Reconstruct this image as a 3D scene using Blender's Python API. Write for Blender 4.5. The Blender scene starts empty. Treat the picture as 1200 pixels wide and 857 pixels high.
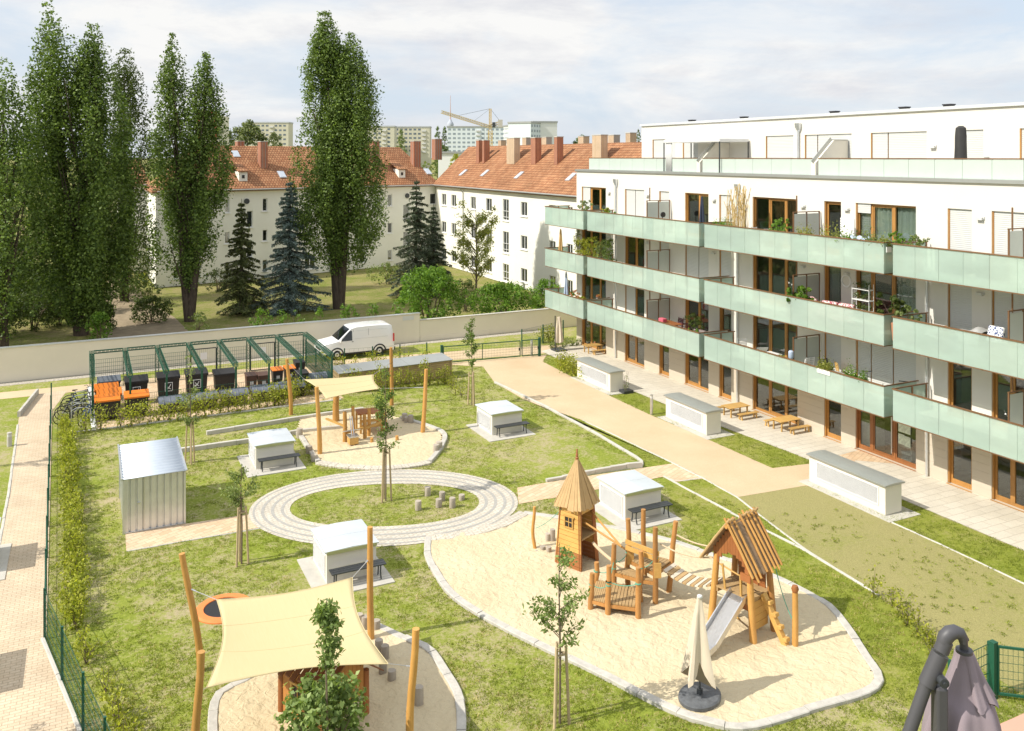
import bpy, math, random
import numpy as np
from mathutils import Vector, Matrix, noise

S = bpy.context.scene
COL = S.collection
R = math.radians
PI = math.pi
random.seed(7)
rng = np.random.default_rng(11)

# ---------------------------------------------------------------- camera geometry (surveyed from the photograph)
F, CX, HY, H, YAW = 1020.0, 600.0, 184.0, 12.7, R(26.1)
sn, cs = math.sin(YAW), math.cos(YAW)
def ray(x, y):
    l = (x - CX) / F
    return Vector((sn + l * cs, cs - l * sn, -(y - HY) / F))
CAM = Vector((0, 0, H))
def G(x, y, z=0.0):            # ground point under a survey mark
    r = ray(x, y); t = (z - H) / r.z
    return Vector((r.x * t, r.y * t, z))
def onX(x, y, X):
    r = ray(x, y); t = X / r.x
    return Vector((X, r.y * t, H + r.z * t))
def onY(x, y, Y):
    r = ray(x, y); t = Y / r.y
    return Vector((r.x * t, Y, H + r.z * t))
def onP(x, y, p, n):
    r = ray(x, y); t = (Vector(p) - CAM).dot(n) / r.dot(n)
    return CAM + r * t
def atD(x, y, d):
    return CAM + ray(x, y) * d

# ---------------------------------------------------------------- mesh builder
class MB:
    def __init__(s):
        s.v = []; s.f = []; s.m = []
    def add(s, vs, fs, mi=0, M=None):
        o = len(s.v)
        if M is not None:
            vs = [M @ Vector(p) for p in vs]
        s.v += [tuple(p) for p in vs]
        s.f += [tuple(i + o for i in f) for f in fs]
        s.m += [mi] * len(fs)
        return s
    def bx(s, x0, x1, y0, y1, z0, z1, mi=0, M=None):
        vs = [(x0,y0,z0),(x1,y0,z0),(x1,y1,z0),(x0,y1,z0),(x0,y0,z1),(x1,y0,z1),(x1,y1,z1),(x0,y1,z1)]
        return s.add(vs, [(3,2,1,0),(4,5,6,7),(0,1,5,4),(1,2,6,5),(2,3,7,6),(3,0,4,7)], mi, M)
    def box(s, c, d, rz=0.0, mi=0, rx=0.0, ry=0.0):
        M = Matrix.Translation(Vector(c)) @ Matrix.Rotation(rz,4,'Z') @ Matrix.Rotation(ry,4,'Y') @ Matrix.Rotation(rx,4,'X')
        a, b, e = d[0]/2, d[1]/2, d[2]/2
        return s.bx(-a, a, -b, b, -e, e, mi, M)
    def beam(s, p, q, w, h, mi=0, up=(0,0,1)):
        p = Vector(p); q = Vector(q); z = (q - p); L = z.length
        if L < 1e-6: return s
        z.normalize(); u = Vector(up)
        x = u.cross(z)
        if x.length < 1e-3: x = Vector((1,0,0)).cross(z)
        x.normalize(); y = z.cross(x)
        M = Matrix(((x.x,y.x,z.x,p.x),(x.y,y.y,z.y,p.y),(x.z,y.z,z.z,p.z),(0,0,0,1)))
        return s.bx(-w/2, w/2, -h/2, h/2, 0, L, mi, M)
    def tube(s, pts, r, n=8, mi=0, cap=True):
        pts = [Vector(p) for p in pts]
        rs = r if isinstance(r, (list, tuple)) else [r] * len(pts)
        o = len(s.v); prev = None
        for i, p in enumerate(pts):
            t = (pts[min(i+1, len(pts)-1)] - pts[max(i-1, 0)]).normalized()
            if prev is None:
                a = Vector((0,0,1)) if abs(t.z) < .9 else Vector((1,0,0))
                x = a.cross(t).normalized()
            else:
                x = (prev - t * prev.dot(t))
                x = x.normalized() if x.length > 1e-5 else Vector((1,0,0))
            prev = x; y = t.cross(x)
            for k in range(n):
                a = 2*PI*k/n
                s.v.append(tuple(p + (x*math.cos(a) + y*math.sin(a)) * rs[i]))
        for i in range(len(pts)-1):
            for k in range(n):
                k2 = (k+1) % n
                s.f.append((o+i*n+k, o+i*n+k2, o+(i+1)*n+k2, o+(i+1)*n+k)); s.m.append(mi)
        if cap:
            s.f.append(tuple(o+k for k in range(n))[::-1]); s.m.append(mi)
            b = o+(len(pts)-1)*n
            s.f.append(tuple(b+k for k in range(n))); s.m.append(mi)
        return s
    def cyl(s, p, q, r0, r1=None, n=12, mi=0):
        return s.tube([p, q], [r0, r0 if r1 is None else r1], n, mi)
    def prism(s, poly, z0, z1, mi=0):
        n = len(poly); vs = [(p[0],p[1],z0) for p in poly] + [(p[0],p[1],z1) for p in poly]
        fs = [tuple(range(n))[::-1], tuple(range(n, 2*n))] + [(i,(i+1)%n,n+(i+1)%n,n+i) for i in range(n)]
        return s.add(vs, fs, mi)
    def lathe(s, prof, n=16, c=(0,0,0), mi=0):
        o = len(s.v)
        for r, z in prof:
            for k in range(n):
                a = 2*PI*k/n
                s.v.append((c[0]+r*math.cos(a), c[1]+r*math.sin(a), c[2]+z))
        for i in range(len(prof)-1):
            for k in range(n):
                k2 = (k+1) % n
                s.f.append((o+i*n+k, o+i*n+k2, o+(i+1)*n+k2, o+(i+1)*n+k)); s.m.append(mi)
        s.f.append(tuple(o+k for k in range(n))[::-1]); s.m.append(mi)
        b = o+(len(prof)-1)*n
        s.f.append(tuple(b+k for k in range(n))); s.m.append(mi)
        return s
    def grid(s, fn, nu, nv, mi=0):
        o = len(s.v)
        for i in range(nu+1):
            for j in range(nv+1):
                s.v.append(tuple(fn(i/nu, j/nv)))
        for i in range(nu):
            for j in range(nv):
                a = o+i*(nv+1)+j
                s.f.append((a, a+nv+1, a+nv+2, a+1)); s.m.append(mi)
        return s
    def loft(s, rings, mi=0, cap=True):
        o = len(s.v); n = len(rings[0])
        for rg in rings: s.v += [tuple(p) for p in rg]
        for i in range(len(rings)-1):
            for k in range(n):
                k2 = (k+1) % n
                s.f.append((o+i*n+k, o+i*n+k2, o+(i+1)*n+k2, o+(i+1)*n+k)); s.m.append(mi)
        if cap:
            s.f.append(tuple(o+k for k in range(n))[::-1]); s.m.append(mi)
            b = o+(len(rings)-1)*n
            s.f.append(tuple(b+k for k in range(n))); s.m.append(mi)
        return s
    def build(s, name, mats, parent=None, smooth=False, loc=None, bevel=0, solid=0):
        me = bpy.data.meshes.new(name)
        me.from_pydata(s.v, [], s.f)
        if not isinstance(mats, (list, tuple)): mats = [mats]
        for m in mats: me.materials.append(m)
        if len(mats) > 1: me.polygons.foreach_set('material_index', s.m)
        if smooth:
            me.polygons.foreach_set('use_smooth', [True]*len(s.f))
            me.set_sharp_from_angle(angle=R(40))
        me.update()
        o = bpy.data.objects.new(name, me); COL.objects.link(o)
        if loc is not None: o.location = loc
        if parent is not None: o.parent = parent
        if bevel:
            b = o.modifiers.new('bevel', 'BEVEL'); b.width = bevel; b.segments = 2; b.limit_method = 'ANGLE'
        if solid:
            b = o.modifiers.new('thick', 'SOLIDIFY'); b.thickness = solid; b.offset = 0
        return o

def tag(o, label=None, cat=None, group=None, kind=None):
    if label: o['label'] = label
    if cat: o['category'] = cat
    if group: o['group'] = group
    if kind: o['kind'] = kind
    return o
def struct(o, label, cat):
    return tag(o, label, cat, None, 'structure')
def thing(name, loc, label, cat, group=None, rz=0.0):
    o = bpy.data.objects.new(name, None); COL.objects.link(o)
    o.empty_display_size = .2
    o.location = loc; o.rotation_euler = (0,0,rz)
    return tag(o, label, cat, group)
def copy_thing(root, loc, rz=None, label=None, scale=None):
    c = root.copy(); COL.objects.link(c); c.location = loc
    if rz is not None: c.rotation_euler = (0,0,rz)
    if label: c['label'] = label
    if scale: c.scale = scale if isinstance(scale, (tuple, list)) else (scale,)*3
    for ch in list(root.children):
        d = ch.copy(); COL.objects.link(d); d.parent = c
        for g in list(ch.children):
            e = g.copy(); COL.objects.link(e); e.parent = d
    return c

# leaf-sized faces from numpy arrays: one diamond per leaf
def leaf_obj(name, C, L, W, mat, parent=None, N=None, flat=0.0, fold=True):
    C = np.asarray(C, float); n = len(C)
    L = np.broadcast_to(np.asarray(L, float), (n,)); W = np.broadcast_to(np.asarray(W, float), (n,))
    a = rng.normal(size=(n,3))
    if N is not None: a = a*.55 + np.asarray(N)
    a[:,2] += flat
    a /= np.linalg.norm(a, axis=1)[:,None] + 1e-9          # leaf normal
    t = rng.normal(size=(n,3)); t[:,2] -= .3
    t -= a * (t*a).sum(1)[:,None]; t /= np.linalg.norm(t, axis=1)[:,None] + 1e-9
    b = np.cross(a, t)
    V = np.empty((n,4,3))
    V[:,0] = C - t*L[:,None]/2
    V[:,1] = C + b*W[:,None]/2 + a*(W*.18)[:,None]
    V[:,2] = C + t*L[:,None]/2
    V[:,3] = C - b*W[:,None]/2 + a*(W*.18)[:,None]
    me = bpy.data.meshes.new(name)
    me.vertices.add(4*n); me.vertices.foreach_set('co', V.reshape(-1).astype('f4'))
    me.loops.add(4*n); me.loops.foreach_set('vertex_index', np.arange(4*n, dtype='i4'))
    me.polygons.add(n); me.polygons.foreach_set('loop_start', np.arange(0, 4*n, 4, dtype='i4'))
    me.polygons.foreach_set('loop_total', np.full(n, 4, dtype='i4'))
    me.materials.append(mat); me.update(calc_edges=True); me.validate()
    o = bpy.data.objects.new(name, me); COL.objects.link(o)
    if parent is not None: o.parent = parent
    return o

# ---------------------------------------------------------------- materials
MATS = {}
class NT:
    def __init__(s, name):
        s.m = bpy.data.materials.new(name); s.m.use_nodes = True
        s.t = s.m.node_tree; s.b = s.t.nodes['Principled BSDF']; s.out = s.t.nodes['Material Output']
        MATS[name] = s.m
    def n(s, typ, **kw):
        k = s.t.nodes.new(typ)
        for a, v in kw.items():
            if hasattr(k, a) and a not in ('Scale',): setattr(k, a, v)
        return k
    def l(s, a, b): s.t.links.new(a, b)
    def coord(s, scale=(1,1,1), rot=(0,0,0), which='Object'):
        tc = s.n('ShaderNodeTexCoord'); mp = s.n('ShaderNodeMapping')
        mp.inputs['Scale'].default_value = scale; mp.inputs['Rotation'].default_value = rot
        s.l(tc.outputs[which], mp.inputs['Vector']); return mp.outputs['Vector']
    def noise(s, vec, scale, detail=6, rough=.6, dist=0.0):
        k = s.n('ShaderNodeTexNoise'); s.l(vec, k.inputs['Vector'])
        k.inputs['Scale'].default_value = scale; k.inputs['Detail'].default_value = detail
        k.inputs['Roughness'].default_value = rough; k.inputs['Distortion'].default_value = dist
        return k.outputs['Fac']
    def ramp(s, fac, stops, interp='LINEAR'):
        k = s.n('ShaderNodeValToRGB'); k.color_ramp.interpolation = interp
        e = k.color_ramp.elements
        while len(e) < len(stops): e.new(.5)
        for i, (p, c) in enumerate(stops):
            e[i].position = p; e[i].color = (c,c,c,1) if not isinstance(c, (tuple,list)) else (*c[:3],1)
        s.l(fac, k.inputs['Fac']); return k.outputs['Color']
    def mix(s, fac, a, b, blend='MIX'):
        k = s.n('ShaderNodeMix'); k.data_type = 'RGBA'; k.blend_type = blend
        for sock, v in ((k.inputs[0], fac), (k.inputs[6], a), (k.inputs[7], b)):
            if hasattr(v, 'is_linked'): s.l(v, sock)
            elif isinstance(v, (int, float)): sock.default_value = v
            else: sock.default_value = (*v[:3], 1)
        return k.outputs[2]
    def math(s, op, a, b=0.0):
        k = s.n('ShaderNodeMath'); k.operation = op
        for sock, v in ((k.inputs[0], a), (k.inputs[1], b)):
            if hasattr(v, 'is_linked'): s.l(v, sock)
            else: sock.default_value = v
        return k.outputs[0]
    def bump(s, h, strength=.3, dist=.02, prev=None):
        k = s.n('ShaderNodeBump'); k.inputs['Strength'].default_value = strength; k.inputs['Distance'].default_value = dist
        s.l(h, k.inputs['Height'])
        if prev is not None: s.l(prev, k.inputs['Normal'])
        return k.outputs['Normal']
    def set(s, **kw):
        for a, v in kw.items():
            i = s.b.inputs[a.replace('_', ' ')]
            if hasattr(v, 'is_linked'): s.l(v, i)
            elif isinstance(v, (tuple, list)): i.default_value = (*v[:3], 1)
            else: i.default_value = v
        return s
def dk(c, k): return tuple(min(1, x*k) for x in c)

def simple(name, col, rough=.6, var=.15, scale=3.0, stretch=(1,1,1), bump=0.0, bscale=30, metal=0.0, spec=.5, rnd=0.0, col2=None, coat=0.0):
    t = NT(name); v = t.coord(stretch)
    f = t.noise(v, scale, 8, .65)
    f = t.ramp(f, [(.3, 0.0), (.7, 1.0)])
    c = t.mix(f, dk(col, 1-var), col2 if col2 else dk(col, 1+var))
    if rnd:
        oi = t.n('ShaderNodeObjectInfo'); k = t.math('MULTIPLY_ADD', oi.outputs['Random'], rnd*2); t.t.nodes[-1].inputs[2].default_value = 1-rnd
        hsv = t.n('ShaderNodeHueSaturation'); t.l(k, hsv.inputs['Value']); t.l(c, hsv.inputs['Color']); c = hsv.outputs['Color']
    t.set(Base_Color=c, Roughness=rough, Metallic=metal, Specular_IOR_Level=spec, Coat_Weight=coat)
    if bump:
        t.set(Normal=t.bump(t.noise(v, bscale, 6, .7), bump, .02))
    return t.m

def wood(name, col, col2, rough=.55, along='Z', scale=7.0):
    t = NT(name)
    st = {'Z':(1,1,.08),'X':(.08,1,1),'Y':(1,.08,1)}[along]
    v = t.coord(st)
    f = t.ramp(t.noise(v, scale*3, 8, .7, .6), [(.3,0.0),(.72,1.0)])
    g = t.ramp(t.noise(t.coord((1,1,1)), 2.2, 4), [(.35,0.0),(.7,1.0)])
    c = t.mix(t.math('MULTIPLY', f, .8), col, col2)
    c = t.mix(t.math('MULTIPLY', g, .35), c, dk(col, .62))
    oi = t.n('ShaderNodeObjectInfo')
    hsv = t.n('ShaderNodeHueSaturation'); t.l(c, hsv.inputs['Color'])
    mr = t.n('ShaderNodeMapRange'); t.l(oi.outputs['Random'], mr.inputs['Value'])
    mr.inputs['To Min'].default_value = .82; mr.inputs['To Max'].default_value = 1.15
    t.l(mr.outputs['Result'], hsv.inputs['Value'])
    t.set(Base_Color=hsv.outputs['Color'], Roughness=rough, Normal=t.bump(f, .35, .01))
    return t.m

def leafmat(name, c0, c1, trans=.35, rough=.5):
    t = NT(name); g = t.n('ShaderNodeNewGeometry')
    c = t.ramp(g.outputs['Random Per Island'], [(0, c0), (.55, tuple((a+b)/2 for a, b in zip(c0, c1))), (1, c1)])
    f = t.ramp(t.noise(t.coord(), .9, 3), [(.35, .75), (.65, 1.15)])
    c = t.mix(1.0, c, f, 'MULTIPLY')
    t.set(Base_Color=c, Roughness=rough, Specular_IOR_Level=.3)
    tr = t.n('ShaderNodeBsdfTranslucent'); cc = t.mix(1.0, c, (1.25,1.35,.55), 'MULTIPLY'); t.l(cc, tr.inputs['Color'])
    ms = t.n('ShaderNodeMixShader'); ms.inputs[0].default_value = trans
    t.l(t.b.outputs[0], ms.inputs[1]); t.l(tr.outputs[0], ms.inputs[2]); t.l(ms.outputs[0], t.out.inputs['Surface'])
    return t.m

def lawn(name, soil, dry, green, dark, bare=.42, soil_amt=1.0):
    t = NT(name); v = t.coord()
    big = t.noise(v, .22, 4, .6); mid = t.noise(v, 1.6, 6, .65, .4); fine = t.noise(v, 9, 6, .75); ff = t.noise(v, 45, 4, .7)
    g = t.mix(t.ramp(fine, [(.35,0.0),(.65,1.0)]), dark, green)
    g = t.mix(t.ramp(big, [(.4,0.0),(.65,.55)]), g, dry)
    k = t.math('ADD', t.math('MULTIPLY', mid, .42), t.math('MULTIPLY', fine, .58))
    k = t.math('ADD', k, t.math('MULTIPLY', big, .35))
    s = t.ramp(k, [(bare+.15, 0.0), (bare+.29, soil_amt)])
    so = t.mix(t.ramp(ff, [(.3,0.0),(.7,1.0)]), dk(soil,.75), dk(soil,1.2))
    c = t.mix(s, g, so)
    c = t.mix(1.0, c, t.ramp(ff, [(.25,.75),(.75,1.2)]), 'MULTIPLY')
    h = t.math('ADD', fine, t.math('MULTIPLY', ff, .6))
    t.set(Base_Color=c, Roughness=.9, Specular_IOR_Level=.15, Normal=t.bump(h, .7, .06))
    return t.m

def paving(name, c1, c2, mortar, w, h, off=.5, rot=0.0, rough=.8, ms=.012, var=.12):
    t = NT(name); v = t.coord((1,1,1), (0,0,rot))
    b = t.n('ShaderNodeTexBrick'); t.l(v, b.inputs['Vector'])
    b.offset = off; b.inputs['Scale'].default_value = 1.0
    b.inputs['Brick Width'].default_value = w; b.inputs['Row Height'].default_value = h
    b.inputs['Mortar Size'].default_value = ms; b.inputs['Mortar Smooth'].default_value = .3; b.inputs['Bias'].default_value = 0
    b.inputs['Color1'].default_value = (*c1,1); b.inputs['Color2'].default_value = (*c2,1); b.inputs['Mortar'].default_value = (*mortar,1)
    f = t.ramp(t.noise(v, .8, 8, .65), [(.3,1-var),(.7,1+var)])
    c = t.mix(1.0, b.outputs['Color'], f, 'MULTIPLY')
    f2 = t.ramp(t.noise(v, 30, 4, .7), [(.3,.88),(.7,1.1)])
    c = t.mix(1.0, c, f2, 'MULTIPLY')
    t.set(Base_Color=c, Roughness=rough, Specular_IOR_Level=.25)
    inv = t.math('SUBTRACT', 1.0, b.outputs['Fac'])
    t.set(Normal=t.bump(inv, .5, .01))
    return t.m

W_ = simple
plaster   = W_('white_plaster', (.69,.66,.60), .85, .025, .5, bump=.06, bscale=60, spec=.2)
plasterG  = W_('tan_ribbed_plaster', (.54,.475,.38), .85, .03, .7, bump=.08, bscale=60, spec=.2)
plasterO  = W_('old_plaster', (.80,.785,.70), .9, .05, .35, bump=.1, bscale=40, spec=.2)
plasterGW = W_('garden_wall_plaster', (.74,.67,.55), .9, .04, .5, bump=.1, bscale=50, spec=.2)
creambox  = W_('cream_render', (.71,.675,.59), .85, .04, 1.2, bump=.08, bscale=70, spec=.2)
concrete  = W_('concrete', (.50,.475,.42), .9, .12, 2.0, bump=.2, bscale=50, spec=.2)
stone     = W_('granite_kerb', (.48,.455,.405), .85, .16, 5.0, bump=.25, bscale=60, spec=.25)
zinc      = W_('zinc_sheet', (.42,.43,.41), .45, .06, .8, metal=.55)
boxroof   = W_('pale_box_roof_sheet', (.60,.64,.67), .4, .06, .9, metal=.25)
galv      = W_('galvanised_steel', (.66,.68,.70), .38, .10, 2.5, metal=.75, bump=.03)
galvroof  = W_('galvanised_roof', (.55,.60,.66), .5, .06, 1.2, metal=.3)
steel     = W_('steel', (.62,.62,.62), .32, .08, 4, metal=.9)
white     = W_('white_lacquer', (.80,.80,.79), .4, .02, 1)
whitemet  = W_('white_louvre_metal', (.78,.78,.77), .45, .03, 3, metal=.1)
bronze    = W_('bronze_rail', (.20,.105,.05), .45, .12, 3, metal=.2)
frameW    = wood('oiled_window_wood', (.40,.19,.05), (.54,.28,.08), .45)
frameR    = wood('red_window_wood', (.27,.10,.03), (.36,.15,.05), .45)
robinia   = wood('robinia_wood', (.50,.25,.06), (.66,.37,.11), .5)
redwood   = wood('red_brown_stained_wood', (.30,.10,.03), (.42,.17,.05), .5)
redwoodX  = wood('red_brown_boards', (.30,.11,.035), (.44,.19,.06), .5, 'X')
yellowB   = wood('honey_boards', (.55,.31,.08), (.70,.44,.14), .5, 'X')
shingle   = wood('weathered_shingle_wood', (.42,.27,.12), (.55,.38,.18), .7)
greywood  = wood('weathered_grey_wood', (.36,.31,.25), (.50,.44,.36), .85)
stake     = wood('stake_wood', (.46,.35,.20), (.58,.46,.29), .8)
postwood  = wood('honey_post_wood', (.40,.18,.05), (.54,.29,.095), .5)
tablewood = wood('pine_table_wood', (.55,.33,.10), (.68,.45,.17), .5, 'X')
boxwood   = wood('bin_house_wood', (.42,.30,.15), (.54,.41,.22), .7, 'X')
bark      = W_('bark', (.085,.066,.05), .95, .35, 6, (1,1,.25), bump=.8, bscale=12, spec=.1)
twig      = W_('twig', (.16,.12,.08), .9, .2, 8)
greenmet  = W_('green_coated_steel', (.012,.085,.05), .4, .1, 5)
darkmet   = W_('anthracite_metal', (.055,.06,.065), .45, .1, 5, metal=.3)
blackpl   = W_('black_plastic', (.022,.02,.02), .5, .2, 4)
brownpl   = W_('brown_plastic', (.09,.045,.03), .5, .15, 4)
orangepl  = W_('orange_plastic', (.72,.19,.015), .45, .08, 4)
bluegrey  = W_('blue_grey_lid_plastic', (.13,.145,.17), .5, .15, 3)
orangeEP  = W_('orange_rubber', (.72,.22,.06), .75, .08, 6, bump=.15, bscale=80)
rubber    = W_('black_rubber', (.02,.02,.022), .8, .2, 20, bump=.3, bscale=90)
tyre      = W_('tyre_rubber', (.02,.02,.02), .85, .2, 8)
vanpaint  = W_('white_car_paint', (.82,.82,.81), .25, .01, 1, coat=.6)
carglass  = W_('car_glass', (.015,.02,.02), .05, .1, 1, spec=.8)
redlamp   = W_('red_tail_lamp', (.5,.02,.015), .25, .05, 1)
ropeM     = W_('natural_rope', (.55,.43,.28), .9, .2, 40)
ropeG     = W_('green_rope', (.10,.36,.26), .8, .1, 40)
mauve     = W_('mauve_fabric', (.26,.21,.23), .9, .05, 2, bump=.2, bscale=300)
pipegrey  = W_('grey_powder_coat', (.07,.068,.073), .5, .05, 3)
beige     = W_('beige_fabric', (.62,.53,.41), .9, .06, 2, bump=.15, bscale=150)
navy      = W_('dark_blue_fabric', (.03,.04,.07), .9, .1, 3)
paleblue  = W_('pale_blue_fabric', (.42,.50,.64), .9, .1, 3)
anthra    = W_('black_cover_fabric', (.035,.034,.034), .7, .2, 3, bump=.4, bscale=20)
greyfab   = W_('grey_cover_fabric', (.40,.40,.39), .85, .08, 3, bump=.3, bscale=9)
taupe     = W_('taupe_cushion', (.22,.18,.17), .9, .1, 3)
maroon    = W_('maroon_wicker', (.12,.03,.05), .7, .2, 30)
pinkred   = W_('pink_cushion', (.62,.12,.17), .85, .1, 3)
terracotta= W_('terracotta', (.46,.21,.12), .8, .12, 4)
salmon    = W_('salmon_tile', (.56,.31,.22), .75, .06, 1.5)
brick     = paving('chimney_brick', (.34,.13,.07), (.42,.18,.10), (.30,.24,.2), .25, .085)
brickY    = paving('yellow_chimney_brick', (.50,.36,.22), (.56,.42,.28), (.42,.36,.3), .25, .085)
white2 = NT('white_tent'); white2.set(Base_Color=(.80,.80,.79), Roughness=.8)
_tl = white2.n('ShaderNodeBsdfTranslucent'); _tl.inputs[0].default_value = (.8,.8,.79,1); _ms = white2.n('ShaderNodeMixShader'); _ms.inputs[0].default_value = .4
white2.l(white2.b.outputs[0], _ms.inputs[1]); white2.l(_tl.outputs[0], _ms.inputs[2]); white2.l(_ms.outputs[0], white2.out.inputs['Surface']); white2 = white2.m
lampW     = W_('light_fitting', (.60,.60,.58), .5, .03, 2)
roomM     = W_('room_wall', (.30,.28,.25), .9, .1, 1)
curtainM  = W_('curtain', (.62,.66,.62), .9, .05, 3, (1,1,.2))
blindM = NT('roller_blind'); _v = blindM.coord()
_w = blindM.n('ShaderNodeTexWave'); _w.bands_direction = 'Z'; _w.inputs['Scale'].default_value = 4.2; blindM.l(_v, _w.inputs['Vector'])
blindM.set(Base_Color=(.56,.565,.545), Roughness=.55, Normal=blindM.bump(_w.outputs['Fac'], .35, .02)); blindM = blindM.m
poster    = W_('pale_poster', (.55,.62,.50), .7, .25, 9)
patchfab  = NT('patterned_cushion'); _vo = patchfab.n('ShaderNodeTexVoronoi'); _vo.inputs['Scale'].default_value = 16; patchfab.l(patchfab.coord(), _vo.inputs['Vector'])
patchfab.set(Base_Color=patchfab.ramp(_vo.outputs['Distance'], [(.25,(.42,.07,.12)),(.5,(.80,.66,.62))], 'CONSTANT'), Roughness=.9); patchfab = patchfab.m
bluepat   = NT('blue_patterned_cushion'); _vo = bluepat.n('ShaderNodeTexVoronoi'); _vo.inputs['Scale'].default_value = 14; bluepat.l(bluepat.coord(), _vo.inputs['Vector'])
bluepat.set(Base_Color=bluepat.ramp(_vo.outputs['Distance'], [(.3,(.05,.08,.22)),(.42,(.75,.75,.74))], 'CONSTANT'), Roughness=.9); bluepat = bluepat.m

def glassmat(name, tint, refl, rough=.02):
    t = NT(name)
    lw = t.n('ShaderNodeLayerWeight'); lw.inputs['Blend'].default_value = .5
    fr = t.n('ShaderNodeMath'); fr.operation = 'MULTIPLY_ADD'; t.l(t.math('POWER', lw.outputs['Facing'], 3.5), fr.inputs[0]); fr.inputs[1].default_value = .85; fr.inputs[2].default_value = refl
    tr = t.n('ShaderNodeBsdfTransparent'); tr.inputs[0].default_value = (*tint,1)
    gl = t.n('ShaderNodeBsdfGlossy'); gl.inputs['Roughness'].default_value = rough
    f = t.noise(t.coord(), .9, 2); t.l(t.bump(f, .04, .05), gl.inputs['Normal'])
    ms = t.n('ShaderNodeMixShader'); t.l(fr.outputs[0], ms.inputs[0]); t.l(tr.outputs[0], ms.inputs[1]); t.l(gl.outputs[0], ms.inputs[2])
    t.l(ms.outputs[0], t.out.inputs['Surface']); return t.m
pane = glassmat('window_glass', (.74,.78,.76), .13)
mint = NT('frosted_mint_glass')
_f = mint.ramp(mint.noise(mint.coord((.3,.35,1)), 1.2, 3), [(.3,.9),(.7,1.08)])
_g = mint.n('ShaderNodeNewGeometry'); _f = mint.mix(1.0, _f, mint.ramp(_g.outputs['Random Per Island'], [(0,(.90,.93,.93)),(1,(1.05,1.04,1.03))]), 'MULTIPLY')
mint.set(Base_Color=mint.mix(1.0, (.585,.685,.63), _f, 'MULTIPLY'), Roughness=.10, Specular_IOR_Level=.6)
_tl = mint.n('ShaderNodeBsdfTranslucent'); _tl.inputs[0].default_value = (.56,.67,.60,1)
_tp = mint.n('ShaderNodeBsdfTransparent'); _tp.inputs[0].default_value = (.82,.94,.87,1)
_m1 = mint.n('ShaderNodeMixShader'); _m1.inputs[0].default_value = .22
_m2 = mint.n('ShaderNodeMixShader'); _m2.inputs[0].default_value = .36
mint.l(mint.b.outputs[0], _m1.inputs[1]); mint.l(_tl.outputs[0], _m1.inputs[2])
mint.l(_m1.outputs[0], _m2.inputs[1]); mint.l(_tp.outputs[0], _m2.inputs[2]); mint.l(_m2.outputs[0], mint.out.inputs['Surface']); mint = mint.m
mint2 = W_('lit_terrace_glass', (.49,.56,.51), .25, .03, 1)  # brightness of the lit terrace behind is put into this glass colour
frost = W_('frosted_screen_glass', (.46,.49,.45), .4, .03, 1)

lawnA = lawn('patchy_lawn', (.44,.37,.22), (.37,.37,.09), (.31,.355,.052), (.17,.215,.028), .49)
lawnB = lawn('even_lawn', (.38,.33,.15), (.32,.32,.06), (.27,.305,.042), (.18,.22,.03), .52, .7)
lawnC = lawn('shady_lawn', (.30,.25,.12), (.34,.31,.09), (.22,.25,.045), (.11,.145,.022), .47)
turfG = lawn('gravel_turf', (.37,.32,.15), (.34,.32,.11), (.31,.315,.085), (.25,.265,.065), .36, .7)
leafM = {
 'poplar': leafmat('poplar_leaf', (.056,.098,.020), (.235,.325,.072), .32),
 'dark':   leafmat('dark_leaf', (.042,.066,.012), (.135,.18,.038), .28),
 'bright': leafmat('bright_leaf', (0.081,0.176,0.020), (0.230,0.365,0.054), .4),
 'yellow': leafmat('yellow_green_leaf', (.20,.24,.025), (.50,.50,.07), .4),
 'young':  leafmat('young_leaf', (.12,.17,.045), (.34,.40,.15), .35),
 'fresh':  leafmat('fresh_leaf', (.13,.20,.05), (.33,.41,.14), .35),
 'olive':  leafmat('birch_leaf', (0.162,0.198,0.045), (0.432,0.432,0.108), .4),
 'spruce': leafmat('spruce_needle', (0.060,0.080,0.024), (0.170,0.190,0.060), .1),
 'blue':   leafmat('blue_spruce_needle', (0.070,0.110,0.096), (0.260,0.330,0.290), .1),
 'fir':    leafmat('fir_needle', (.05,.07,.04), (.15,.19,.11), .12),
 'grass':  leafmat('grass_blade', (.17,.21,.03), (.37,.41,.07), .45),
 'straw':  leafmat('dry_straw', (.42,.32,.14), (.62,.50,.26), .3),
 'far':    leafmat('far_leaf', (0.095,0.135,0.047), (0.230,0.257,0.095), .3),
 'flower': leafmat('flower_petal', (.55,.20,.25), (.75,.45,.05), .3),
}
sandM = NT('play_sand'); _v = sandM.coord()
_a = sandM.noise(_v, .5, 5); _b = sandM.noise(_v, 5.5, 3, .5, .6); _c = sandM.noise(_v, 60, 3)
_k = sandM.mix(sandM.ramp(_a, [(.3,0.0),(.7,1.0)]), (.56,.46,.295), (.62,.525,.355))
_k = sandM.mix(1.0, _k, sandM.ramp(_c, [(.3,.9),(.7,1.08)]), 'MULTIPLY')
sandM.set(Base_Color=_k, Roughness=.95, Specular_IOR_Level=.1, Normal=sandM.bump(_c, .2, .01, sandM.bump(_b, .75, .085))); sandM = sandM.m
gravelM = NT('tan_gravel'); _v = gravelM.coord()
_a = gravelM.noise(_v, .35, 6, .6); _c = gravelM.noise(_v, 38, 5, .8)
_k = gravelM.mix(gravelM.ramp(_a, [(.3,0.0),(.7,1.0)]), (.53,.395,.25), (.60,.475,.315))
_k = gravelM.mix(1.0, _k, gravelM.ramp(_c, [(.3,.82),(.7,1.15)]), 'MULTIPLY')
gravelM.set(Base_Color=_k, Roughness=.95, Specular_IOR_Level=.1, Normal=gravelM.bump(_c, .3, .02)); gravelM = gravelM.m
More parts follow.
